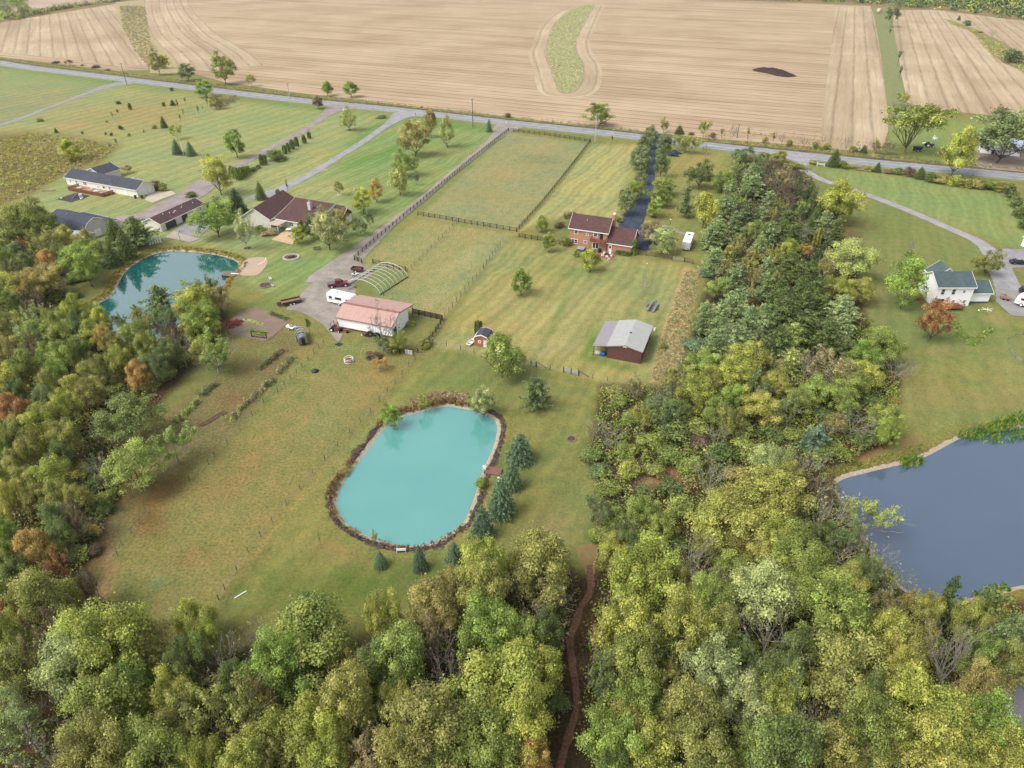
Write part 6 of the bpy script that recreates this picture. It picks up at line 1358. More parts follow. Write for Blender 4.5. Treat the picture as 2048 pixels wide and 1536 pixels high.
o = thing('utility_cart', 'pinkish cart parked on the drive by the white house', 'cart', (*G(2010, 600)[:2], .1), R(-30)); PC = M('pink_brown_cart', (188, 138, 124), .7); MB().prism([(-.8, .4), (.8, .4), (.95, .95), (-.95, .95)], 'y', -.5, .5).build('tray', PC, o); [MB().wheel(x, y, .25, .25, .12).build('wheel', BLACK, o) for x in (-.5, .5) for y in (-.58, .58)]; MB().tube([(.9, 0, .6), (1.7, 0, .4)], .04, 5).build('drawbar', DARKMET, o)
o = thing('tall_grass_bed', 'V-shaped strip of bright tall grass below the white house deck', 'grass bed', (*G(1945, 690)[:2], 0), 0); bb = np.array(G(1945, 690)[:2]); Q = scatter([(1902,650),(1912,640),(1930,668),(1950,676),(1982,655),(1986,662),(1955,690),(1938,692),(1920,680)], .45); mass('foliage', Q - bb, .35, .6, .14, 26, [(122, 144, 66), (104, 128, 58), (140, 148, 78)], None, None, parent=o, zb=np.zeros(len(Q)), long_=2.2)

# ---- garage at the right edge, far white farmhouse
p = G(2040, 492); loc = (p[0], p[1], 0); b = thing('white_garage', 'white garage with green roof at the right edge of the photo', 'garage', loc, R(0))
gabled(b, 0, 9, [(0, 3.0), (3.6, 5.0), (7.2, 3.0)], SIDEW, SH_GY, axis='x', ov=.3); b.rotation_euler = (0, 0, R(-60)); garage_door(b, 'f', .3, 3.0, 2.8, 2.2, M('green_door', (96, 124, 122), .6)); garage_door(b, 'f', .3, 6.6, 2.6, 2.2, M('green_door', (96, 124, 122), .6))
p = G(1958, 306); b = thing('farmhouse', 'white farmhouse with pale blue roof behind the grey-green willow', 'house', (p[0], p[1], 0), R(-24))
gabled(b, 0, 15, [(0, 3.2), (4.5, 6.2), (9, 3.2)], SIDEW, M_lines('pale_blue_metal_roof', (184, 196, 214), (160, 174, 194), .8, 0, .4, .07), ov=.4)
for u in (3, 7, 11): window(b, 'f', .4, u, 1.0, 1.0, 1.2)
MB().box(3.5, 10, -2.6, .35, 2.3, 2.45).build('porch_roof', M('pale_metal', (196, 204, 214), .5), b); [MB().box(x - .07, x + .07, -2.5, -2.36, 0, 2.3).build('post', TRIM, b) for x in (3.7, 6.7, 9.8)]; door(b, 'f', .4, 5.0, 1.0, 2.1, M('dark_door2', (70, 66, 64), .6))
b = None
p = G(150, 492); b = thing('tin_shed', 'shiny tin-roofed shed glimpsed between the left trees', 'shed', (p[0], p[1], 0), R(-20)); gabled(b, 0, 5, [(0, 3.4), (2, 4.2), (4, 3.4)], SIDEG, M('tin_roof', (214, 218, 226), .3, .08, 2, metal=.3), ov=.2)

# ---------------------------------------------------------------- vehicles
def wheel(par, x, y, r_, w_=.22, z=None, m=None):
    o = MB().wheel(x, y, r_ if z is None else z, r_, w_, 'y', 16).build('wheel', BLACK, par); s = 1 if y > 0 else -1
    MB().wheel(x, y + s * (w_ / 2 + .01), r_ if z is None else z, r_ * .58, .03, 'y', 12).build('rim', m or TRIM, o); return o
def loft(secs, m, name, par, smooth=True):       # secs: list of (x, [(y, z)...]) closed rings
    mb = MB(); n = len(secs[0][1]); vs = [(x, y, z) for x, ring in secs for y, z in ring]; fs = []
    for i in range(len(secs) - 1):
        for k in range(n): fs.append((i * n + k, i * n + (k + 1) % n, (i + 1) * n + (k + 1) % n, (i + 1) * n + k))
    fs += [tuple(range(n))[::-1], tuple(range((len(secs) - 1) * n, len(secs) * n))]; mb.add(vs, fs); return mb.build(name, m, par, smooth=False, bevel=.03)
def ring(w_, z0, z1, ins=.08): return [(-w_ + .05, z0), (w_ - .05, z0), (w_, z0 + .2), (w_, z1 - .15), (w_ - ins, z1), (-w_ + ins, z1), (-w_, z1 - .15), (-w_, z0 + .2)]
def paint(name, rgb): 
    m = M(name, rgb, .28, .04, 1.5, spec=.6); return m
def car(name, label, loc, rz, rgb, wagon=False, cat='car', group=None, roof=None):
    t = thing(name, label, cat, loc, rz, group); p = paint('car_paint_%d_%d_%d' % rgb, rgb); top = .98 if not wagon else 1.1
    loft([(-2.3, ring(.78, .35, .85)), (-2.15, ring(.88, .3, .95)), (-1.2, ring(.9, .3, top)), (.9, ring(.9, .3, .98)), (2.0, ring(.88, .3, .82)), (2.35, ring(.76, .35, .65))], p, 'body', t)
    x0 = -1.9 if wagon else -1.55
    loft([(x0, ring(.72, .85, .95)), (x0 + .55, ring(.66, .9, 1.44 if not wagon else 1.62)), (.2, ring(.66, .9, 1.46 if not wagon else 1.62)), (1.1, ring(.74, .88, .95))], m_glass(), 'window', t)
    MB().box(x0 + .6, .2, -.6, .6, 1.45 if not wagon else 1.63, 1.5 if not wagon else 1.68).build('roof', paint('car_roof_%d' % sum(roof), roof) if roof else p, t, bevel=.02)
    for x in (-1.45, 1.45):
        for y in (-.84, .84): wheel(t, x, y, .33, .22, m=STEEL)
    for y in (-.6, .6): MB().box(2.27, 2.37, y - .16, y + .16, .58, .7).build('headlight', TRIM, t); MB().box(-2.36, -2.27, y - .14, y + .14, .66, .82).build('tail_light', M('tail_red', (170, 40, 40), .4), t)
    MB().box(-.02, .02, -.93, -.9, .6, .95).build('door', p, t)
    return t
car('parked_car', 'black car parked under the avenue trees, nearer one', (*G(1346, 312)[:2], 0), R(-20), (36, 44, 52), True, group='dark cars parked by the yellow trees')
car('parked_car', 'dark teal car parked beside the black one, farther one', (*G(1352, 307)[:2], 0), R(-20), (34, 66, 76), group='dark cars parked by the yellow trees')
car('parked_car', 'dark blue sedan with pale roof parked on the right-hand drive', (*G(2036, 528)[:2], .1), R(-8), (34, 42, 54), roof=(150, 158, 168))
# maroon pickup
p = (G(677, 573)); t = thing('pickup_truck', 'maroon pickup truck with grey bed cover beside the gravel drive', 'pickup truck', (p[0], p[1], .1), R(16)); t.scale = (1.0, 1.0, 1.0); mp = paint('maroon_paint', (138, 30, 48))
loft([(-2.8, ring(.92, .55, 1.15, .04)), (-.55, ring(.96, .5, 1.18, .04)), (1.1, ring(.96, .5, 1.18)), (2.5, ring(.94, .5, 1.1)), (2.8, ring(.88, .55, .95))], mp, 'body', t)
loft([(-.75, ring(.86, 1.1, 1.2)), (-.6, ring(.8, 1.15, 1.84)), (.75, ring(.8, 1.15, 1.84)), (1.35, ring(.86, 1.1, 1.2))], m_glass(), 'window', t)
MB().box(-.62, .75, -.76, .76, 1.85, 1.92).build('roof', mp, t, bevel=.03); [MB().box(x - .05, x + .05, y - .03, y + .03, 1.15, 1.86).build('pillar', mp, t) for x in (-.66, .1) for y in (-.83, .83)]
MB().box(-2.72, -.68, -.86, .86, 1.17, 1.24).build('bed_cover', M('grey_vinyl', (110, 118, 128), .6), t, bevel=.02)
for x in (-1.75, 1.85):
    for y in (-.9, .9): wheel(t, x, y, .42, .28)
MB().box(2.72, 2.9, -.85, .85, .5, .68).box(-2.92, -2.76, -.85, .85, .5, .68).build('bumper', STEEL, t, bevel=.02); MB().box(2.79, 2.83, -.6, .6, .7, .92).build('grille', DARKMET, t)
for y in (-.74, .74): MB().box(2.7, 2.84, y - .12, y + .12, .78, .95).build('headlight', TRIM, t)
MB().box(-.5, .95, -1.0, -.94, .42, .5).box(-.5, .95, .94, 1.0, .42, .5).build('running_board', STEEL, t)
# white camper
def camper(label, loc, rz, L=8.2, w_=1.25, hh=3.0, stripe=True, name='camper_trailer'):
    t = thing(name, label, 'camper', loc, rz); sec = [(0, .55), (L * .93, .55), (L, 1.3), (L * .985, hh - .6), (L * .93, hh), (.15, hh), (0, hh - .3)]
    MB().prism(sec, 'y', -w_, w_).build('body', WHITE, t, bevel=.06)
    MB().box(.3, L * .9, -w_ + .15, w_ - .15, hh + .005, hh + .05).build('roof', TRIM, t)
    for x, ww in ((1.2, .9), (3.6, 2.0)): MB().box(x - ww / 2, x + ww / 2, -w_ - .02, -w_ - .003, 1.6, 2.3).build('window', m_glass(), t)
    MB().box(5.8, 6.5, -w_ - .03, -w_ - .003, .7, 2.5).build('door', WHITE, t); MB().box(5.95, 6.35, -w_ - .04, -w_ - .031, 1.7, 2.3).build('door_window', m_glass(), t)
    MB().box(.6, 2.6, -w_ - .015, -w_ - .003, 1.35, 1.45).prism([(4.2, .75), (5.0, .75), (5.3, 1.0), (4.5, 1.0)], 'y', -w_ - .015, -w_ - .003).build('stripe', DARKMET, t)
    MB().box(2.4, 2.9, -.3, .3, hh + .05, hh + .22).box(5.0, 5.4, -.2, .2, hh + .05, hh + .15).build('roof_vent', M('grey_plastic2', (200, 200, 204), .5), t)
    for x in (3.6, 4.6):
        for y in (-w_ + .1, w_ - .1): wheel(t, x, y, .36, .22, .36)
    MB().tube([(L * .95, -.5, .5), (L + 1.2, 0, .5)], .06, 5).tube([(L * .95, .5, .5), (L + 1.2, 0, .5)], .06, 5).build('hitch', DARKMET, t)
    return t
camper('white camper trailer between the maroon pickup and the pink-roofed barn', (*G(661, 603)[:2], .1), R(-24), 8.0)
# box trailer, seen from behind and above
p = G(1364, 503); t = thing('box_trailer', 'long white box trailer parked on grass beside the conifers', 'trailer', (p[0] + 1.0, p[1] + .2, 0), R(70)); L = 8.5
MB().box(0, L, -1.2, 1.2, .5, 2.9).build('body', WHITE, t, bevel=.06); MB().cyl((L * .72, 0), .36, 2.92, 3.1, 16).build('roof_vent', DARKMET, t); MB().box(2.6, 2.9, -.7, -.4, 2.92, 3.0).build('hatch', STEEL, t)
MB().box(-.06, -.003, -1.1, -.03, .6, 2.8).box(-.06, -.003, .03, 1.1, .6, 2.8).build('rear_door', M('off_white_panel', (212, 214, 216), .5), t); [MB().box(-.1, -.061, y - .2, y + .2, .8, 1.0).build('tail_light', M('tail_red', (170, 40, 40), .4), t) for y in (-.9, .9)]
for x in (3.4, 4.3):
    for y in (-1.12, 1.12): wheel(t, x, y, .36)
MB().tube([(L, 0, .5), (L + 1.3, 0, .5)], .07, 5).build('hitch', DARKMET, t)
# big white motorhome at right edge
t = thing('motorhome', 'white motorhome cut off by the right edge of the photo', 'motorhome', (*G(2029, 607)[:2], .1), R(-48)); 
MB().prism([(0, .5), (10, .5), (10, 3.2), (1.0, 3.2), (.1, 2.4), (0, 1.4)], 'y', -1.25, 1.25).build('body', WHITE, t, bevel=.08)
MB().box(-.03, .12, -1.0, 1.0, 1.5, 2.3).build('windscreen', m_glass(), t)
for x in (1.6, 3.6, 5.8): MB().box(x - .5, x + .5, -1.28, -1.253, 1.7, 2.3).build('window', m_glass(), t)
MB().box(.3, 9.6, -1.27, -1.253, 1.15, 1.3).build('stripe', M('tan_stripe', (176, 150, 130), .5), t)
for x in (1.6, 7.6):
    for y in (-1.1, 1.1): wheel(t, x, y, .48, .3)
t = thing('covered_trailer', 'dark covered trailer behind the white motorhome', 'trailer', (*G(2046, 586)[:2], .1), R(-30)); MB().prism([(-1.2, .5), (1.4, .5), (1.0, 1.5), (-.6, 1.5)], 'y', -1, 1).build('cover', M('charcoal_cover', (66, 62, 70), .8), t); [wheel(t, 0, y, .3) for y in (-1.05, 1.05)]
# flatbed trailer with wooden sides
p = G(583, 607); t = thing('flatbed_trailer', 'brown wooden flatbed trailer at the edge of the gravel yard', 'trailer', (p[0], p[1], 0), R(28))
MB().box(-2.4, 2.4, -1.0, 1.0, .62, .74).build('bed', M_lines('trailer_boards', (150, 122, 92), (108, 84, 64), .25, 1), t); q = MB()
q.box(-2.4, 2.4, -1.06, -1.0, .5, 1.1).box(-2.4, 2.4, 1.0, 1.06, .5, 1.1).box(2.4, 2.46, -1, 1, .5, 1.1); q.build('side_rail', M('rusty_rail', (96, 72, 64), .8, .25, 3), t); q = MB()
for k in range(8): q.box(-3.5, -2.45, -1 + k * .27, -.9 + k * .27, .55, .65)
q.box(-3.55, -3.45, -1.0, 1.0, .5, .7); q.build('ramp', M('rusty_rail', (96, 72, 64), .8, .25, 3), t)
for x in (-.4, .45):
    for y in (-1.15, 1.15): wheel(t, x, y, .36)
MB().tube([(2.4, -.7, .55), (3.8, 0, .55)], .06, 5).tube([(2.4, .7, .55), (3.8, 0, .55)], .06, 5).build('hitch', DARKMET, t)
# dump trailer and white quad near the hoops
p = G(715, 543); t = thing('dump_trailer', 'rusty open dump trailer beside the hoop frame', 'trailer', (p[0], p[1], .1), R(-14)); q = MB(); q.box(-1.5, 1.5, -.85, -.78, .5, 1.15).box(-1.5, 1.5, .78, .85, .5, 1.15).box(-1.57, -1.5, -.85, .85, .5, 1.15).box(1.5, 1.57, -.85, .85, .5, 1.15); q.build('side_panel', M('brown_iron', (104, 72, 66), .8, .25, 3), t); MB().box(-1.5, 1.5, -.78, .78, .5, .58).build('floor', BROWNWOOD, t); [wheel(t, 0, y, .32) for y in (-.95, .95)]; MB().tube([(1.57, 0, .5), (2.6, 0, .45)], .05, 5).build('hitch', DARKMET, t)
p = G(711, 553); t = thing('quad_bike', 'white quad bike beside the dump trailer', 'quad bike', (p[0], p[1], .1), R(20)); MB().prism([(-.9, .5), (.8, .5), (.95, .75), (.4, .95), (0, .75), (-.5, .85), (-.95, .8)], 'y', -.3, .3).build('body', WHITE, t, bevel=.04); MB().box(-.5, .05, -.15, .15, .86, .95).build('seat', BLACK, t); MB().tube([(.4, -.4, 1.1), (.4, .4, 1.1)], .03, 5).tube([(.4, 0, .9), (.4, 0, 1.1)], .03, 5).build('handlebar', DARKMET, t); [wheel(t, x, y, .28) for x in (-.6, .6) for y in (-.45, .45)]
p = G(703, 577); t = thing('aluminium_ramp', 'pale aluminium ramp leaning between the pickup and the hoops', 'ramp', (p[0], p[1], .1), R(50)); q = MB(); [q.box(-1.3, 1.3, y - .04, y + .04, .3, .4) for y in (-.45, .45)]; [q.box(-1.25 + k * .3, -1.15 + k * .3, -.45, .45, .32, .38) for k in range(9)]; q.build('rungs', STEEL, t); MB().box(-1.2, -1.1, -.4, .4, 0, .3).box(1.1, 1.2, -.4, .4, 0, .3).build('leg', STEEL, t)
# silver stock trailer skeleton
p = G(604, 680); t = thing('stock_trailer', 'silver-grey ribbed stock trailer standing on the grass', 'trailer', (p[0], p[1], 0), R(-66)); GR_ = M('brushed_grey', (150, 158, 168), .45, .12, 3, metal=.4)
MB().box(-3.0, 3.0, -1.0, 1.0, .5, .62).build('floor', DARKMET, t)
MB().box(-3.0, 3.0, -1.05, -1.0, .5, 1.5).box(-3.0, 3.0, 1.0, 1.05, .5, 1.5).build('side_panel', M('panel_grey', (104, 112, 122), .5, .15, 3, metal=.3), t)
for k in range(8):
    x = -2.9 + k * .62; MB().tube([(x, -1.03, 1.5), (x, -.85, 2.2), (x, 0, 2.5), (x, .85, 2.2), (x, 1.03, 1.5)], .05, 5).build('rib', TRIM if k % 2 else GR_, t)
q = MB(); [q.tube([(-3.0, y, z), (1.6, y, z)], .04, 5) for y, z in ((-.85, 2.2), (.85, 2.2), (0, 2.5), (-1.03, 1.5), (1.03, 1.5))]; q.build('rail', GR_, t)
MB().prism([(-1.05, .5), (-1.05, 1.6), (-.8, 2.25), (0, 2.55), (.8, 2.25), (1.05, 1.6), (1.05, .5)], 'x', 1.8, 3.0).build('nose', GR_, t, bevel=.04); MB().box(3.005, 3.03, -.4, .4, .6, 2.0).build('door', DARKMET, t)
for x in (-.8, .1):
    for y in (-1.15, 1.15): wheel(t, x, y, .36)
p = G(603, 657); t = thing('small_boat', 'white boat-like cart with an orange bundle above the silver trailer', 'cart', (*G(583, 658)[:2], 0), R(-30)); MB().prism([(-1.1, .35), (.9, .35), (1.4, .9), (-1.2, .9)], 'y', -.65, .65).build('hull', WHITE, t, bevel=.08); MB().ball((-.5, .1, 1.0), .3, 8, 5, .6, .3).build('bundle', M('orange_cloth', (226, 130, 70), .7), t); MB().box(-.1, .9, -.5, .5, .91, .97).build('seat', M('grey_plank', (140, 142, 146), .7), t); [wheel(t, 0, y, .3) for y in (-.75, .75)]
# car trailer (two tracks)
p = G(1305, 616); t = thing('car_hauler', 'open two-rail car trailer on the back lawn of the brick house', 'trailer', (p[0], p[1], 0), R(66)); GP = M('grey_plate', (150, 154, 164), .5, .1, 3, metal=.2)
for y in (-.75, .75): MB().box(-2.7, 2.3, y - .28, y + .28, .5, .6).build('track', GP, t)
q = MB(); [q.box(x - .06, x + .06, -.47, .47, .42, .5) for x in np.linspace(-2.5, 2.2, 7)]; q.tube([(2.3, -.6, .45), (3.6, 0, .45)], .06, 5).tube([(2.3, .6, .45), (3.6, 0, .45)], .06, 5).tube([(3.6, 0, .45), (4.1, 0, .45)], .06, 5); q.build('frame', DARKMET, t)
for x in (-.7, .1):
    for y in (-1.15, 1.15): wheel(t, x, y, .32)
for y in (-1.15, 1.15): MB().prism([(-1.1, .5), (-.9, .75), (.3, .75), (.5, .5)], 'y', y - .14, y + .14).build('fender', DARKMET, t)
# things in the far farm yard
for (x, y, lab, col, rot) in ((1834, 302, 'black hopper wagon under the spreading tree across the road', (52, 54, 60), 20), ):
    p = G(x, y); t = thing('hopper_wagon', lab, 'wagon', (p[0], p[1], 0), R(rot)); MB().prism([(-.9, .7), (.9, .7), (1.5, 1.9), (-1.5, 1.9)], 'y', -1.3, 1.3).build('hopper', M('wagon_black', col, .7), t); [wheel(t, a, b_, .45, .3) for a in (-.9, .9) for b_ in (-1.0, 1.0)]; MB().tube([(1.0, 0, .6), (2.8, 0, .5)], .07, 5).build('drawbar', DARKMET, t)
p = G(1858, 294); t = thing('old_tractor', 'old brown tractor in the far farm yard', 'tractor', (p[0], p[1], 0), R(-10)); MB().box(-.4, 1.8, -.4, .4, .8, 1.5).build('bonnet', M('brown_paint', (96, 78, 76), .6), t, bevel=.08); MB().box(-1.2, -.4, -.6, .6, .9, 2.2).build('cab', M('brown_cab', (84, 70, 70), .6), t, bevel=.1); [wheel(t, -.9, y, .85, .4) for y in (-.95, .95)]; [wheel(t, 1.4, y, .45, .25) for y in (-.7, .7)]
p = G(1849, 290); t = thing('small_trailer', 'small white-sided trailer behind the old tractor', 'trailer', (p[0], p[1], 0), R(-10)); MB().box(-1.0, .9, -.6, .6, .5, .95).build('box', WHITE, t); [wheel(t, 0, y, .3) for y in (-.7, .7)]; MB().tube([(.9, 0, .5), (2.0, 0, .5)], .05, 5).build('hitch', DARKMET, t)
chair('lawn_chair', 'large white lawn chair in the far farm yard', (*G(1869, 281)[:2], 0), .4, WHITE, s=2.2)
p = G(1770, 27); t = thing('hay_bale', 'pale round bale at the far end of the green strip', 'hay bale', (*G(1758, 27)[:2], 0), .4); MB().wheel(0, 0, 2.6, 2.6, 4.2, 'y', 20).build('bale', M('straw', (214, 196, 160), .9, .1, 2), t)
# manure heap in the field
mb = MB(); Qx = []
rr = np.random.default_rng(3); nx_, ny_ = 34, 12; a = G(1512, 138)[:2]; b2 = G(1585, 154)[:2]; Lh = np.linalg.norm(b2 - a); vs = []
for i in range(nx_):
    for j in range(ny_):
        u = i / (nx_ - 1); v = j / (ny_ - 1) * 2 - 1; hh = max(0, math.sin(math.pi * u) ** .6 * (1 - v * v)) * 2.6 * (.75 + .5 * rr.uniform()); vs.append((u * Lh, v * 7.5 * (.55 + .45 * math.sin(math.pi * u)) * (1 + .2 * math.sin(u * 9)), hh - .03))
mb.add(vs, [(i * ny_ + j, (i + 1) * ny_ + j, (i + 1) * ny_ + j + 1, i * ny_ + j + 1) for i in range(nx_ - 1) for j in range(ny_ - 1)])
o = mb.build('soil_heap', M('black_soil', (72, 54, 52), 1, .3, .5, bump=.5), None, smooth=False); o.location = (a[0], a[1], .03); o.rotation_euler = (0, 0, math.atan2(*(b2 - a)[::-1])); tag(o, 'long heap of dark soil lying in the stubble field', 'soil heap')

# ---------------------------------------------------------------- hoop frame, docks, benches, fire rings
a = G(704, 566); b3 = G(786, 592); t = thing('hoop_frame', 'bare white hoop-house frame over grass behind the pink-roofed barn', 'greenhouse frame', (float(G(727,581)[0]), float(G(727,581)[1]), 0), R(62)); HOOP = M('white_pipe', (226, 226, 220), .5, .05)
for k in range(9):
    x = k * 1.55; q = MB().tube([(x, 5.6 * math.cos(th), 3.1 * math.sin(th)) for th in np.linspace(0, math.pi, 17)], .05 if 0 < k < 8 else .085, 6, cap=True); q.build('hoop', HOOP, t)
q = MB().tube([(0, 0, 3.1), (12.4, 0, 3.1)], .04, 5).tube([(0, 3.96, 2.19), (12.4, 3.96, 2.19)], .03, 5).tube([(0, -3.96, 2.19), (12.4, -3.96, 2.19)], .03, 5); q.build('purlin', HOOP, t)
for y in (-5.6, 5.6): MB().box(-.2, 12.6, y - .06, y + .06, 0, .3).build('base_board', BROWNWOOD, t)
def planks(par, x0, x1, y0, y1, z, m, n): 
    q = MB(); w_ = (x1 - x0) / n
    for k in range(n): q.box(x0 + k * w_ + .01, x0 + (k + 1) * w_ - .01, y0, y1, z - .06, z)
    return q.build('planking', m, par)
p = G(984, 942, .1); t = thing('dock', 'reddish brown wooden dock on the turquoise pond', 'dock', (p[0], p[1], 0), R(-14)); REDW = M('red_brown_planks', (152, 108, 98), .85, .12, 3)
planks(t, -1.3, 1.6, -.95, 1.0, .18, REDW, 18)
for x in (-1.2, 1.5):
    for y in (-.85, .9): MB().tube([(x, y, -1.8), (x, y, .7 if x < 0 else .16)], .06, 6).build('post', DARKWOOD, t)
MB().box(1.61, 1.72, -.9, .9, .1, .3).build('step', BROWNWOOD, t)
chair('dock_chair', 'white chair on the brown dock of the turquoise pond', (*G(970, 938, .2)[:2], .19), 2.8, WHITE)
p = G(1001, 962); t = thing('storage_box', 'white plastic bench box beside the brown dock', 'box', (p[0], p[1], 0), R(10)); MB().box(-.45, .45, -.3, .35, 0, .6).build('body', WHITE, t, bevel=.03); MB().box(-.48, .48, -.33, .38, .61, .68).build('lid', TRIM, t, bevel=.02)
p = G(461, 548, .1); t = thing('swim_dock', 'weathered square dock at the end of the left pond', 'dock', (p[0], p[1], 0), R(-12)); planks(t, -1.9, 1.9, -1.5, 1.5, .25, M('weathered_planks', (146, 124, 104), .9, .15, 2), 14); MB().box(-1.9, 1.9, -1.5, 1.5, -.45, .15).build('float', DARKMET, t); MB().box(.2, 2.6, -.2, .2, .3, .38).build('diving_board', TRIM, t)
o = MB().tube([(G(528, 517)[0] * 0 + x, y, .05) for x, y in ((0, 0), (.3, -1.5), (.1, -3.2), (-.8, -5.0))], .12, 5).build('edging_log', TRIM, None); o.location = (*G(532, 516)[:2], 0); tag(o, 'pale curved edging along the sandy beach', 'edging')
p = G(803, 1103); t = thing('garden_bench', 'white garden bench on the near shore of the turquoise pond', 'bench', (p[0], p[1], 0), R(2)); MB().box(-.7, .7, -.25, .22, .4, .46).build('seat', WHITE, t); q = MB(); [q.box(-.7 + k * .14, -.63 + k * .14, -.3, -.25, .46, .88) for k in range(11)]; q.box(-.72, .72, -.31, -.24, .88, .95); q.build('backrest', WHITE, t); [MB().box(x - .04, x + .04, y - .04, y + .04, 0, .62).build('leg', WHITE, t) for x in (-.68, .68) for y in (-.24, .2)]
def firepit(label, px, r_, stone, inner, n=16, ash=True):
    p = G(*px); t = thing('fire_pit', label, 'fire pit', (p[0], p[1], 0)); MB().cyl((0, 0), r_ * .85, .01, .06, 20).build('ash', inner, t)
    for k in range(n): a = 6.283 * k / n; MB().ball((math.cos(a) * r_, math.sin(a) * r_, .12), r_ * .19, 7, 4, .8, .3).build('stone', stone, t)
    return t
ST1 = M('pink_stone', (168, 138, 126), .9, .2, 4); ST2 = M('pale_stone2', (206, 196, 178), .9, .2, 4); ASH = M('ash', (90, 80, 80), 1, .3, 4)
firepit('round stone fire ring at the meadow edge near the thicket', (1143, 878), .85, ST1, ASH, 14)
t = firepit('pale stone circle with logs on the lawn above the left pond', (583, 515), 2.2, ST2, M('char_bed', (120, 108, 92), 1, .3, 2), 22); [MB().tube([(-.9, random.uniform(-.6, .6), .25), (.9, random.uniform(-.6, .6), .4)], .14, 6).build('log', DARKWOOD, t) for _ in range(5)]
t = firepit('stone fire ring on the lawn right of the left pond', (531, 571), 1.6, ST1, ASH, 18)
chair('lawn_chair', 'white chair beside the fire ring right of the left pond', (*G(546, 574)[:2], 0), 2, WHITE)
chair('lawn_chair', 'white chair above the fire ring right of the left pond', (*G(541, 560)[:2], 0), .5, WHITE)
p = G(634, 499); t = thing('picnic_table', 'dark picnic table on the lawn below the brown-roofed house', 'picnic table', (p[0], p[1], 0), R(20)); MB().box(-1.1, 1.1, -.4, .4, .7, .76).build('tabletop', M('navy_cloth', (66, 76, 100), .8), t); [MB().box(-1.1, 1.1, y - .14, y + .14, .42, .47).build('seat', BROWNWOOD, t) for y in (-.8, .8)]; [MB().prism([(-.85, 0), (-.75, 0), (.3, .7), (.2, .7)], 'x', x - .04, x + .04).prism([(.85, 0), (.75, 0), (-.3, .7), (-.2, .7)], 'x', x + .05, x + .13).build('leg', BROWNWOOD, t) for x in (-.9, .8)]
p = G(481, 1190); o = MB().tube([(-.85, -.35, .08), (.85, .35, .08)], .09, 8).build('white_pipe', WHITE, None); o.location = (p[0], p[1], 0); o.rotation_euler = (0, 0, R(22)); tag(o, 'white plastic pipe lying in the lower pasture grass', 'pipe')
p = G(427, 838); t = thing('log_pile', 'weathered timbers stacked on the grass between berry rows', 'log pile', (p[0], p[1], 0), R(56)); [MB().box(-2.6 + random.uniform(-.4, .4), 2.6 + random.uniform(-.4, .4), -.5 + k * .26, -.32 + k * .26, .0, .2 + .14 * (k % 2)).build('timber', M('old_timber', (140, 116, 94), .95, .25, 3), t) for k in range(4)]
p = G(519, 676); t = thing('garden_trellis', 'open dark timber frame at the lower edge of the garden plot', 'frame', (p[0], p[1], 0), R(-12))
for x in (-1.9, 1.9): MB().box(x - .08, x + .08, -.08, .08, 0, 1.8).build('post', DARKWOOD, t)
MB().box(-1.82, 1.82, -.05, .05, 1.6, 1.72).box(-1.82, 1.82, -.05, .05, .2, .3).build('rail', DARKWOOD, t); MB().tube([(-1.8, .1, .3), (1.8, .1, 1.6)], .05, 4).tube([(-1.8, -.1, 1.6), (1.8, -.1, .3)], .05, 4).build('brace', DARKWOOD, t)
p = G(698, 724); t = thing('hay_feeder', 'white and rust round hay feeder in the pasture', 'feeder', (p[0], p[1], 0)); q = MB(); [q.tube([(1.0 * math.cos(a), 1.0 * math.sin(a), z) for a in np.linspace(0, 6.283, 17)], .05, 5) for z in (.15, .6, 1.0)]; q.build('ring', WHITE, t); MB().ball((0, 0, .3), .85, 12, 6, .6, .2).build('hay', M('rust_hay', (140, 84, 66), .95, .25, 3), t)
o = MB().ball((0, 0, .2), .8, 12, 6, .4, .5).build('black_tarp', M('black_plastic', (54, 60, 66), .35, .2, 3), None, smooth=True); o.location = (*G(630, 743)[:2], 0); o.scale = (1.0, .8, 1); tag(o, 'crumpled black tarpaulin lying in the pasture', 'tarpaulin')
gb = thing('vegetable_bed', 'strip of pale yellow-green plants across the garden plot', 'vegetable bed', (*G(508, 645)[:2], .07), R(-28)); Q = RNG.uniform((-3.2, -.45), (3.2, .45), (150, 2)); mass('foliage', Q, .25, .35, .14, 18, [(186, 190, 110), (150, 160, 80), (200, 200, 140)], None, None, parent=gb, zb=np.zeros(150))
gb = thing('vegetable_bed', 'flat bright green patch in the lower garden plot', 'vegetable bed', (*G(515, 665)[:2], .07), R(-24)); Q = RNG.uniform((-2.8, -.8), (2.8, .8), (260, 2)); mass('foliage', Q, .25, .15, .14, 14, [(130, 158, 64), (110, 146, 56)], None, None, parent=gb, zb=np.zeros(260))
gb = thing('brush_heap', 'rust-brown heap of dead plants on the left of the garden plot', 'brush heap', (*G(467, 648)[:2], .05), 0); Q = RNG.normal(0, .9, (120, 2)); mass('foliage', Q, .4, .5, .16, 20, [(128, 76, 60), (110, 70, 58)], None, None, parent=gb, zb=np.zeros(120), long_=2.5)

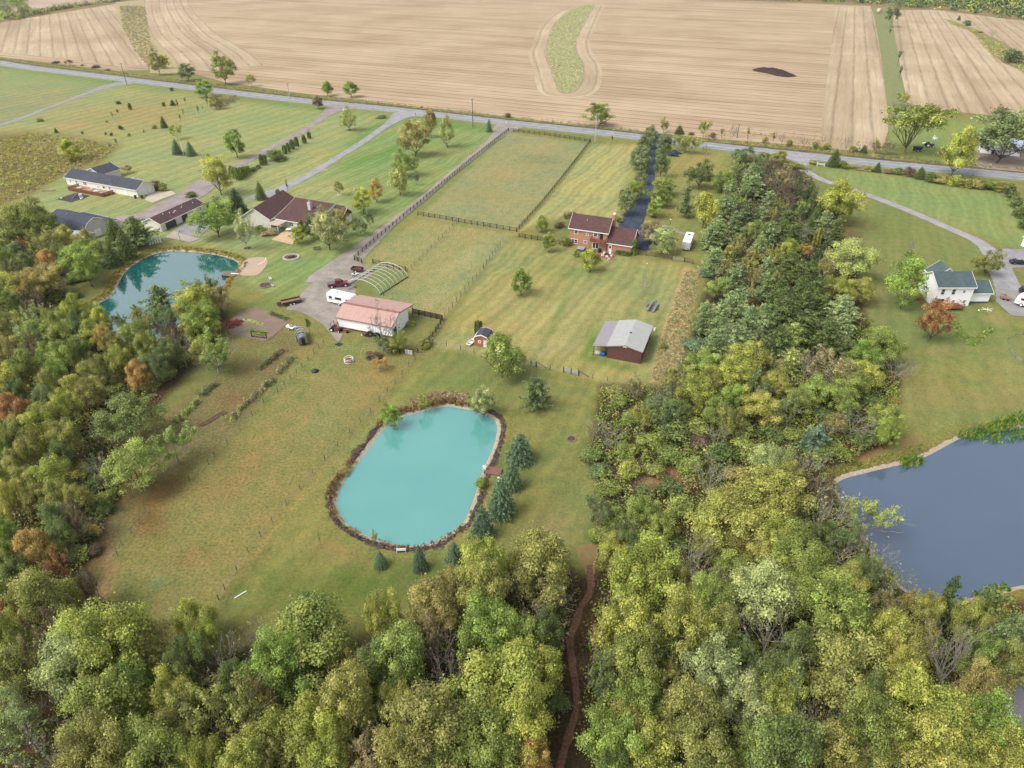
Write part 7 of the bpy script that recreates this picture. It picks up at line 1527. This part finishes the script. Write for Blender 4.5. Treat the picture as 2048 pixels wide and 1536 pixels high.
# ---------------------------------------------------------------- fences
def fence(name, label, pts, step, h_, rails, m, post=.09, rail_h=.12, cat='fence', wire=False, top=0, maxp=95, zoff=0):
    W = [G(x, y)[:2] for x, y in pts]; t = thing(name, label, cat, (W[0][0], W[0][1], 0)); o0 = W[0]; pm = None; n_ = 0; nodes = []
    for a, b_ in zip(W[:-1], W[1:]):
        L = np.linalg.norm(b_ - a); n = max(1, int(round(L / step))); nodes += [a + (b_ - a) * k / n for k in range(n)]
    nodes.append(W[-1]); gz = ground_z(np.array(nodes)); pm = MB().box(-post, post, -post, post, -.3, h_ + .12).mesh('post', m) if not wire else MB().tube([(0, 0, -.3), (0, 0, h_ + .1)], post, 6).mesh('post', m); extra = []
    for i, q in enumerate(nodes):
        if i < maxp: po = link('post', pm, t); po.location = (q[0] - o0[0], q[1] - o0[1], gz[i]); po.rotation_euler = (random.gauss(0, .015), random.gauss(0, .015), math.atan2(*(W[1] - W[0])[::-1]))
        else: extra.append(q)
    if extra:
        mb = MB(); [mb.box(q[0] - o0[0] - post, q[0] - o0[0] + post, q[1] - o0[1] - post, q[1] - o0[1] + post, -.3, h_ + .12) for q in extra]; mb.build('post', m, t)['kind'] = 'stuff'
    for r_ in range(rails):
        z = h_ * (r_ + 1) / rails - .06; mb = MB()
        for i in range(len(nodes) - 1):
            a, b_ = nodes[i] - o0, nodes[i + 1] - o0
            if wire: mb.tube([(a[0], a[1], z + gz[i]), (b_[0], b_[1], z + gz[i + 1])], .012 if wire is True else wire, 3, cap=False)
            else:
                d = unit(b_ - a); nn = np.array([-d[1], d[0]]) * .03; zz = rail_h / 2; off = nn * 3.2; A, B = a + off, b_ + off
                mb.add([(*(A - nn), z - zz + gz[i]), (*(B - nn), z - zz + gz[i + 1]), (*(B + nn), z - zz + gz[i + 1]), (*(A + nn), z - zz + gz[i]), (*(A - nn), z + zz + gz[i]), (*(B - nn), z + zz + gz[i + 1]), (*(B + nn), z + zz + gz[i + 1]), (*(A + nn), z + zz + gz[i])], [(0, 3, 2, 1), (4, 5, 6, 7), (0, 1, 5, 4), (1, 2, 6, 5), (2, 3, 7, 6), (3, 0, 4, 7)])
        mb.build('rail' if not wire else 'wire', m if not wire else STEEL, t)
    return t
fence('board_fence', 'long dark board fence beside the gravel drive', [(1016,262),(985,287),(950,315),(900,357),(860,391),(800,441),(748,484),(709,519)], 2.9, 1.35, 3, DARKWOOD)
fence('board_fence', 'dark board fence along the road side of the paddock', [(1017,262),(1100,272),(1180,284)], 2.6, 1.35, 3, DARKWOOD)
fence('board_fence', 'dark board fence on the right side of the front paddock', [(1181,284),(1130,350),(1080,412),(1033,464)], 2.9, 1.35, 3, DARKWOOD)
fence('board_fence', 'dark board cross fence between the two paddocks', [(836,431),(880,438),(930,447),(980,455),(1033,464)], 2.4, 1.35, 3, DARKWOOD)
fence('board_fence', 'short dark board fence left of the brick house', [(1038,475),(1075,481),(1120,490)], 2.4, 1.3, 3, DARKWOOD)
fence('board_fence', 'weathered board fence right of the brick garage', [(1273,508),(1310,514),(1343,520)], 2.4, 1.25, 3, BROWNWOOD)
fence('board_fence', 'last short stretch of weathered board fence beside the conifers', [(1369,524),(1385,528)], 1.8, 1.25, 3, BROWNWOOD)
fence('board_fence', 'short dark board fence at the paddock corner by the drive', [(709,521),(724,526)], 2.0, 1.3, 3, DARKWOOD)
fence('board_fence', 'dark board fence behind the hoop frame', [(746,527),(775,534),(812,543)], 2.2, 1.3, 3, DARKWOOD)
fence('wire_fence', 'green wire fence across the middle of the rear paddocks', [(1010,470),(960,500),(913,446),] if 0 else [(913,447),(870,490),(830,530),(800,560),(768,592)], 3.0, 1.3, 4, M('green_post', (70, 84, 66), .8), .06, wire=True)
fence('wire_fence', 'dark wire fence along the right side of the rear paddock', [(1006,484),(985,512),(960,545),(930,583),(905,615),(882,643),(862,672)], 3.0, 1.4, 4, M('green_post', (70, 84, 66), .8), .06, wire=True)
fence('board_fence', 'dark solid board fence from the barn to the yard corner', [(826,628),(850,633),(885,641)], 1.8, 1.4, 4, DARKWOOD, rail_h=.26)
fence('board_fence', 'dark board fence down the right side of the barn yard', [(885,642),(872,665),(845,700)], 2.2, 1.3, 3, DARKWOOD)
fence('board_fence', 'low dark fence behind the weeping shrub', [(768,702),(800,708),(836,706)], 2.2, 1.1, 2, DARKWOOD)
fence('wire_fence', 'long wire fence between the pasture and the pond lawn', [(843,705),(805,750),(760,803),(700,867),(650,920),(600,978),(545,1045),(497,1105),(450,1180),(438,1200)], 3.4, 1.15, 3, M('green_post', (70, 84, 66), .8), .05, wire=True)
fence('wire_fence', 'wire fence of dark metal posts on the left side of the pasture', [(648,687),(628,708),(605,735),(582,758),(556,785),(528,806),(505,832),(480,860),(455,887),(430,915),(418,930),(380,962)], 3.2, 1.15, 3, DARKMET, .05, wire=True)
fence('rail_fence', 'old pale rail fence at the lower left of the pasture', [(300,1028),(280,1048),(263,1066),(245,1092),(236,1112)], 3.0, 1.1, 1, M('pale_old_wood', (150, 140, 124), .95), .06, wire=.035)
fence('wire_fence', 'low wire fence across the meadow between the shed and the gates', [(866,688),(893,692),(921,700),(948,706),(1000,714),(1048,727)], 3.4, 1.1, 3, DARKWOOD, .06, wire=True)
fence('wire_fence', 'low wire fence between the two gates', [(1073,735),(1100,739),(1127,745)], 3.4, 1.0, 3, DARKWOOD, .06, wire=True)
fence('wire_fence', 'low wire fence from the pale gate to the thicket', [(1158,751),(1185,757),(1215,762),(1260,770)], 3.4, 1.0, 3, DARKWOOD, .06, wire=True)
fence('edging_fence', 'low curved garden fence at the right edge of the photo', [(2060,668),(2030,672),(2016,680),(2018,700),(2030,715),(2060,735)], 2.5, .6, 2, BROWNWOOD, .05, wire=.03)
def gate(label, a, b_, h_, m, bars=5, name='farm_gate', z=0):
    A, B = G(*a)[:2], G(*b_)[:2]; L = np.linalg.norm(B - A); t = thing(name, label, 'gate', (A[0], A[1], z), math.atan2(*(B - A)[::-1])); q = MB()
    for k in range(bars): zz = .2 + (h_ - .2) * k / (bars - 1); q.tube([(.1, 0, zz), (L - .1, 0, zz)], .04, 5)
    q.build('bar', m, t); q = MB(); [q.tube([(x, 0, .15), (x, 0, h_ + .05)], .05, 5) for x in (.1, L / 2, L - .1)]; q.build('upright', m, t)
    for x in (0, L): MB().box(x - .08, x + .08, -.08, .08, -.1, h_ + .2).build('post', DARKWOOD, t)
gate('pale metal gate in the weathered fence by the conifers', (1344,520), (1368,524), 1.2, M('pale_gate', (176, 164, 150), .6), 6)
gate('small pale blue metal gate in the meadow fence', (1062,732), (1072,734), 1.2, M('blue_grey_gate', (170, 186, 190), .5), 7)
gate('left half of the wide pale gate in the meadow fence', (1127,744), (1142,748), 1.2, M('blue_grey_gate', (170, 186, 190), .5), 7)
gate('right half of the wide pale gate in the meadow fence', (1142,748), (1157,751), 1.2, M('blue_grey_gate', (170, 186, 190), .5), 7)
gate('white slatted gate leaning at the barn yard fence corner', (810,708), (826,711), 1.2, WHITE, 5)
o = thing('brace_rail', 'sloping dark brace beside the small pale blue gate', 'brace', (*G(1073, 733)[:2], 0), R(-20)); MB().tube([(0, 0, 1.2), (2.3, 0, .1)], .07, 5).build('beam', DARKWOOD, o)
o = thing('brace_rail', 'sloping dark brace at the right end of the wide pale gate', 'brace', (*G(1158, 751)[:2], 0), R(-22)); MB().tube([(0, 0, 1.2), (2.3, 0, .1)], .07, 5).build('beam', DARKWOOD, o)
# ---------------------------------------------------------------- poles, wires, signs
def upole(label, b_, ty, m, arm=True, lamp=False):
    p = G(*b_); h_ = height_at(p, ty); t = thing('utility_pole', label, 'utility pole', (p[0], p[1], 0), R(-24), 'utility poles along the road'); MB().tube([(0, 0, -.3), (0, 0, h_)], [.2, .13], 10).build('pole', m, t)
    if arm: MB().box(-.07, .07, -1.1, 1.1, h_ - .5, h_ - .36).build('crossarm', BROWNWOOD, t); [MB().cyl((0, y), .05, h_ - .36, h_ - .2, 6).build('insulator', STEEL, t) for y in (-1.0, 1.0)]
    if lamp: l = MB().tube([(0, 0, h_ - 1.2), (0, -1.6, h_ - .6)], .05, 6).build('lamp_arm', STEEL, t); MB().ball((0, -1.8, h_ - .6), .3, 8, 5, .5).build('lamp', TRIM, l)
    return (p[0], p[1], h_)
PW_ = M('pole_wood', (120, 112, 104), .9, .15, 2); PWH = M('pale_pole', (206, 206, 200), .8, .08, 2)
tops = [upole('dark utility pole at the first side road', (254,170), 126, PW_), upole('pale utility pole left of the first drive mouth', (582,211), 166, PWH), upole('brown utility pole between the drive mouths', (946,254), 197, PW_), upole('white utility pole with lamp beside the paddock corner', (1190,284), 229, PWH, False, True),
        upole('leaning-looking white utility pole at the right end of the road', (1940,351), 300, PWH), upole('brown pole on the far verge above the plantation', (1474,276), 248, PW_, False)]
for (a, b_) in ((0, 1), (1, 2), (2, 3), (3, 5), (5, 4)):
    A, B = np.array(tops[a]), np.array(tops[b_]); A[2] -= .3; B[2] -= .3; pts = [A + (B - A) * k / 14 - np.array([0, 0, 1.6 * 4 * (k / 14) * (1 - k / 14)]) for k in range(15)]
    o = MB().tube(pts, .022, 3, cap=False).build('power_line', DARKMET, None); tag(o, ['power line from the left pole to the pale pole', 'power line from the pale pole to the brown pole', 'power line from the brown pole to the white lamp pole', 'power line from the lamp pole to the far verge pole', 'power line from the far verge pole to the right-hand pole'][(0, 1, 2, 3, 5).index(a)], 'power line')
p = G(363, 311); t = thing('flagpole', 'white flagpole between the two blue spruces', 'flagpole', (*G(367, 309)[:2], 0)); h_ = height_at(G(367, 309), 279); MB().tube([(0, 0, 0), (0, 0, h_)], [.09, .05], 8).build('pole', WHITE, t); MB().ball((0, 0, h_), .12, 8, 5).build('finial', WHITE, t)
o = MB().cyl((0, 0), 3.6, .02, .07, 24).build('mulch_bed', M('red_mulch_dark', (84, 64, 60), 1, .3, 2), None); o.location = (*G(370, 308)[:2], 0); o.scale = (1.5, .8, 1); tag(o, 'dark mulch bed under the flagpole and blue spruces', 'mulch bed')
RM = M('red_mulch', (132, 70, 56), 1, .25, 3); DM = M('dark_mulch2', (86, 68, 64), 1, .25, 3)
for x, y, r_, m, lab in ((1251, 430, 1.1, RM, 'red mulch ring under the dark lowest left avenue tree'), (1308, 434, 1.1, RM, 'red mulch ring under the light green avenue tree'), (1821, 506, 1.0, DM, 'dark mulch ring under the bare lawn sapling'), (699, 260, .9, DM, 'dark mulch ring under the pale roadside tree'), (679, 390, .9, ST2, 'pale stone ring under the sparse green lawn tree'),
                       (895, 292, .9, DM, 'dark mulch ring under the pale yellow lawn tree'), (495, 496, 1.1, DM, 'dark mulch ring under the silvery pond tree'), (645, 340, 2.2, M('worn_ring', (176, 158, 128), 1, .2, 2), 'worn oval ring in the lawn beside the second drive'), (863, 272, .8, DM, 'dark mulch ring under the narrow yellow-orange tree')):
    o = MB().cyl((0, 0), r_, .01, .05, 20).build('mulch_ring', m, None); o.location = (*G(x, y)[:2], 0); tag(o, lab, 'mulch ring')
p = G(1641, 332); t = thing('ranch_sign', 'white board sign frame beside the dark roadside pine', 'sign', (p[0], p[1], 0), R(-20)); [MB().box(x - .1, x + .1, -.1, .1, 0, 1.6 if x < 0 else 1.2).build('post', WHITE, t) for x in (-1.4, 1.4)]; MB().box(-1.3, 1.3, -.04, .04, .5, .65).box(-1.3, 1.3, -.04, .04, .85, 1.0).build('rail', WHITE, t)
def mailbox(label, x, y):
    p = G(x, y); t = thing('mailbox', label, 'mailbox', (p[0], p[1], 0), R(-24)); MB().box(-.06, .06, -.06, .06, 0, 1.1).build('post', BROWNWOOD, t); MB().prism([(-.14, 1.1), (.14, 1.1), (.14, 1.3), (.07, 1.38), (-.07, 1.38), (-.14, 1.3)], 'y', -.3, .3).build('box', DARKMET, t)
mailbox('dark mailbox at the first side road', 226, 166); mailbox('dark mailbox at the second drive mouth', 831, 232)
for x, y, lab in ((736, 203, 'small white marker post on the far verge'), (1012, 247, 'small marker post at the long gravel drive mouth')):
    p = G(x, y); t = thing('marker_post', lab, 'marker post', (p[0], p[1], 0)); MB().box(-.08, .08, -.08, .08, 0, 1.1).build('post', WHITE, t); MB().box(-.1, .1, -.1, .1, .9, 1.15).build('cap', TRIM, t)

# ---------------------------------------------------------------- thin air between the camera and the far fields
hz = MB().box(-2600, 2600, -400, 3300, -3.5, 84).mesh('haze', WHITE); hz.materials.clear()
hm = bpy.data.materials.new('haze_air'); hm.use_nodes = True; t_ = hm.node_tree; t_.nodes.clear(); ho = t_.nodes.new('ShaderNodeOutputMaterial'); hv_ = t_.nodes.new('ShaderNodeVolumePrincipled')
hv_.inputs['Color'].default_value = (.9, .93, 1, 1); hv_.inputs['Density'].default_value = .00005; hv_.inputs['Anisotropy'].default_value = .2; t_.links.new(hv_.outputs[0], ho.inputs['Volume'])
hz.materials.append(hm); o = link('haze', hz); o['kind'] = 'stuff'; sc.cycles.volume_bounces = 0
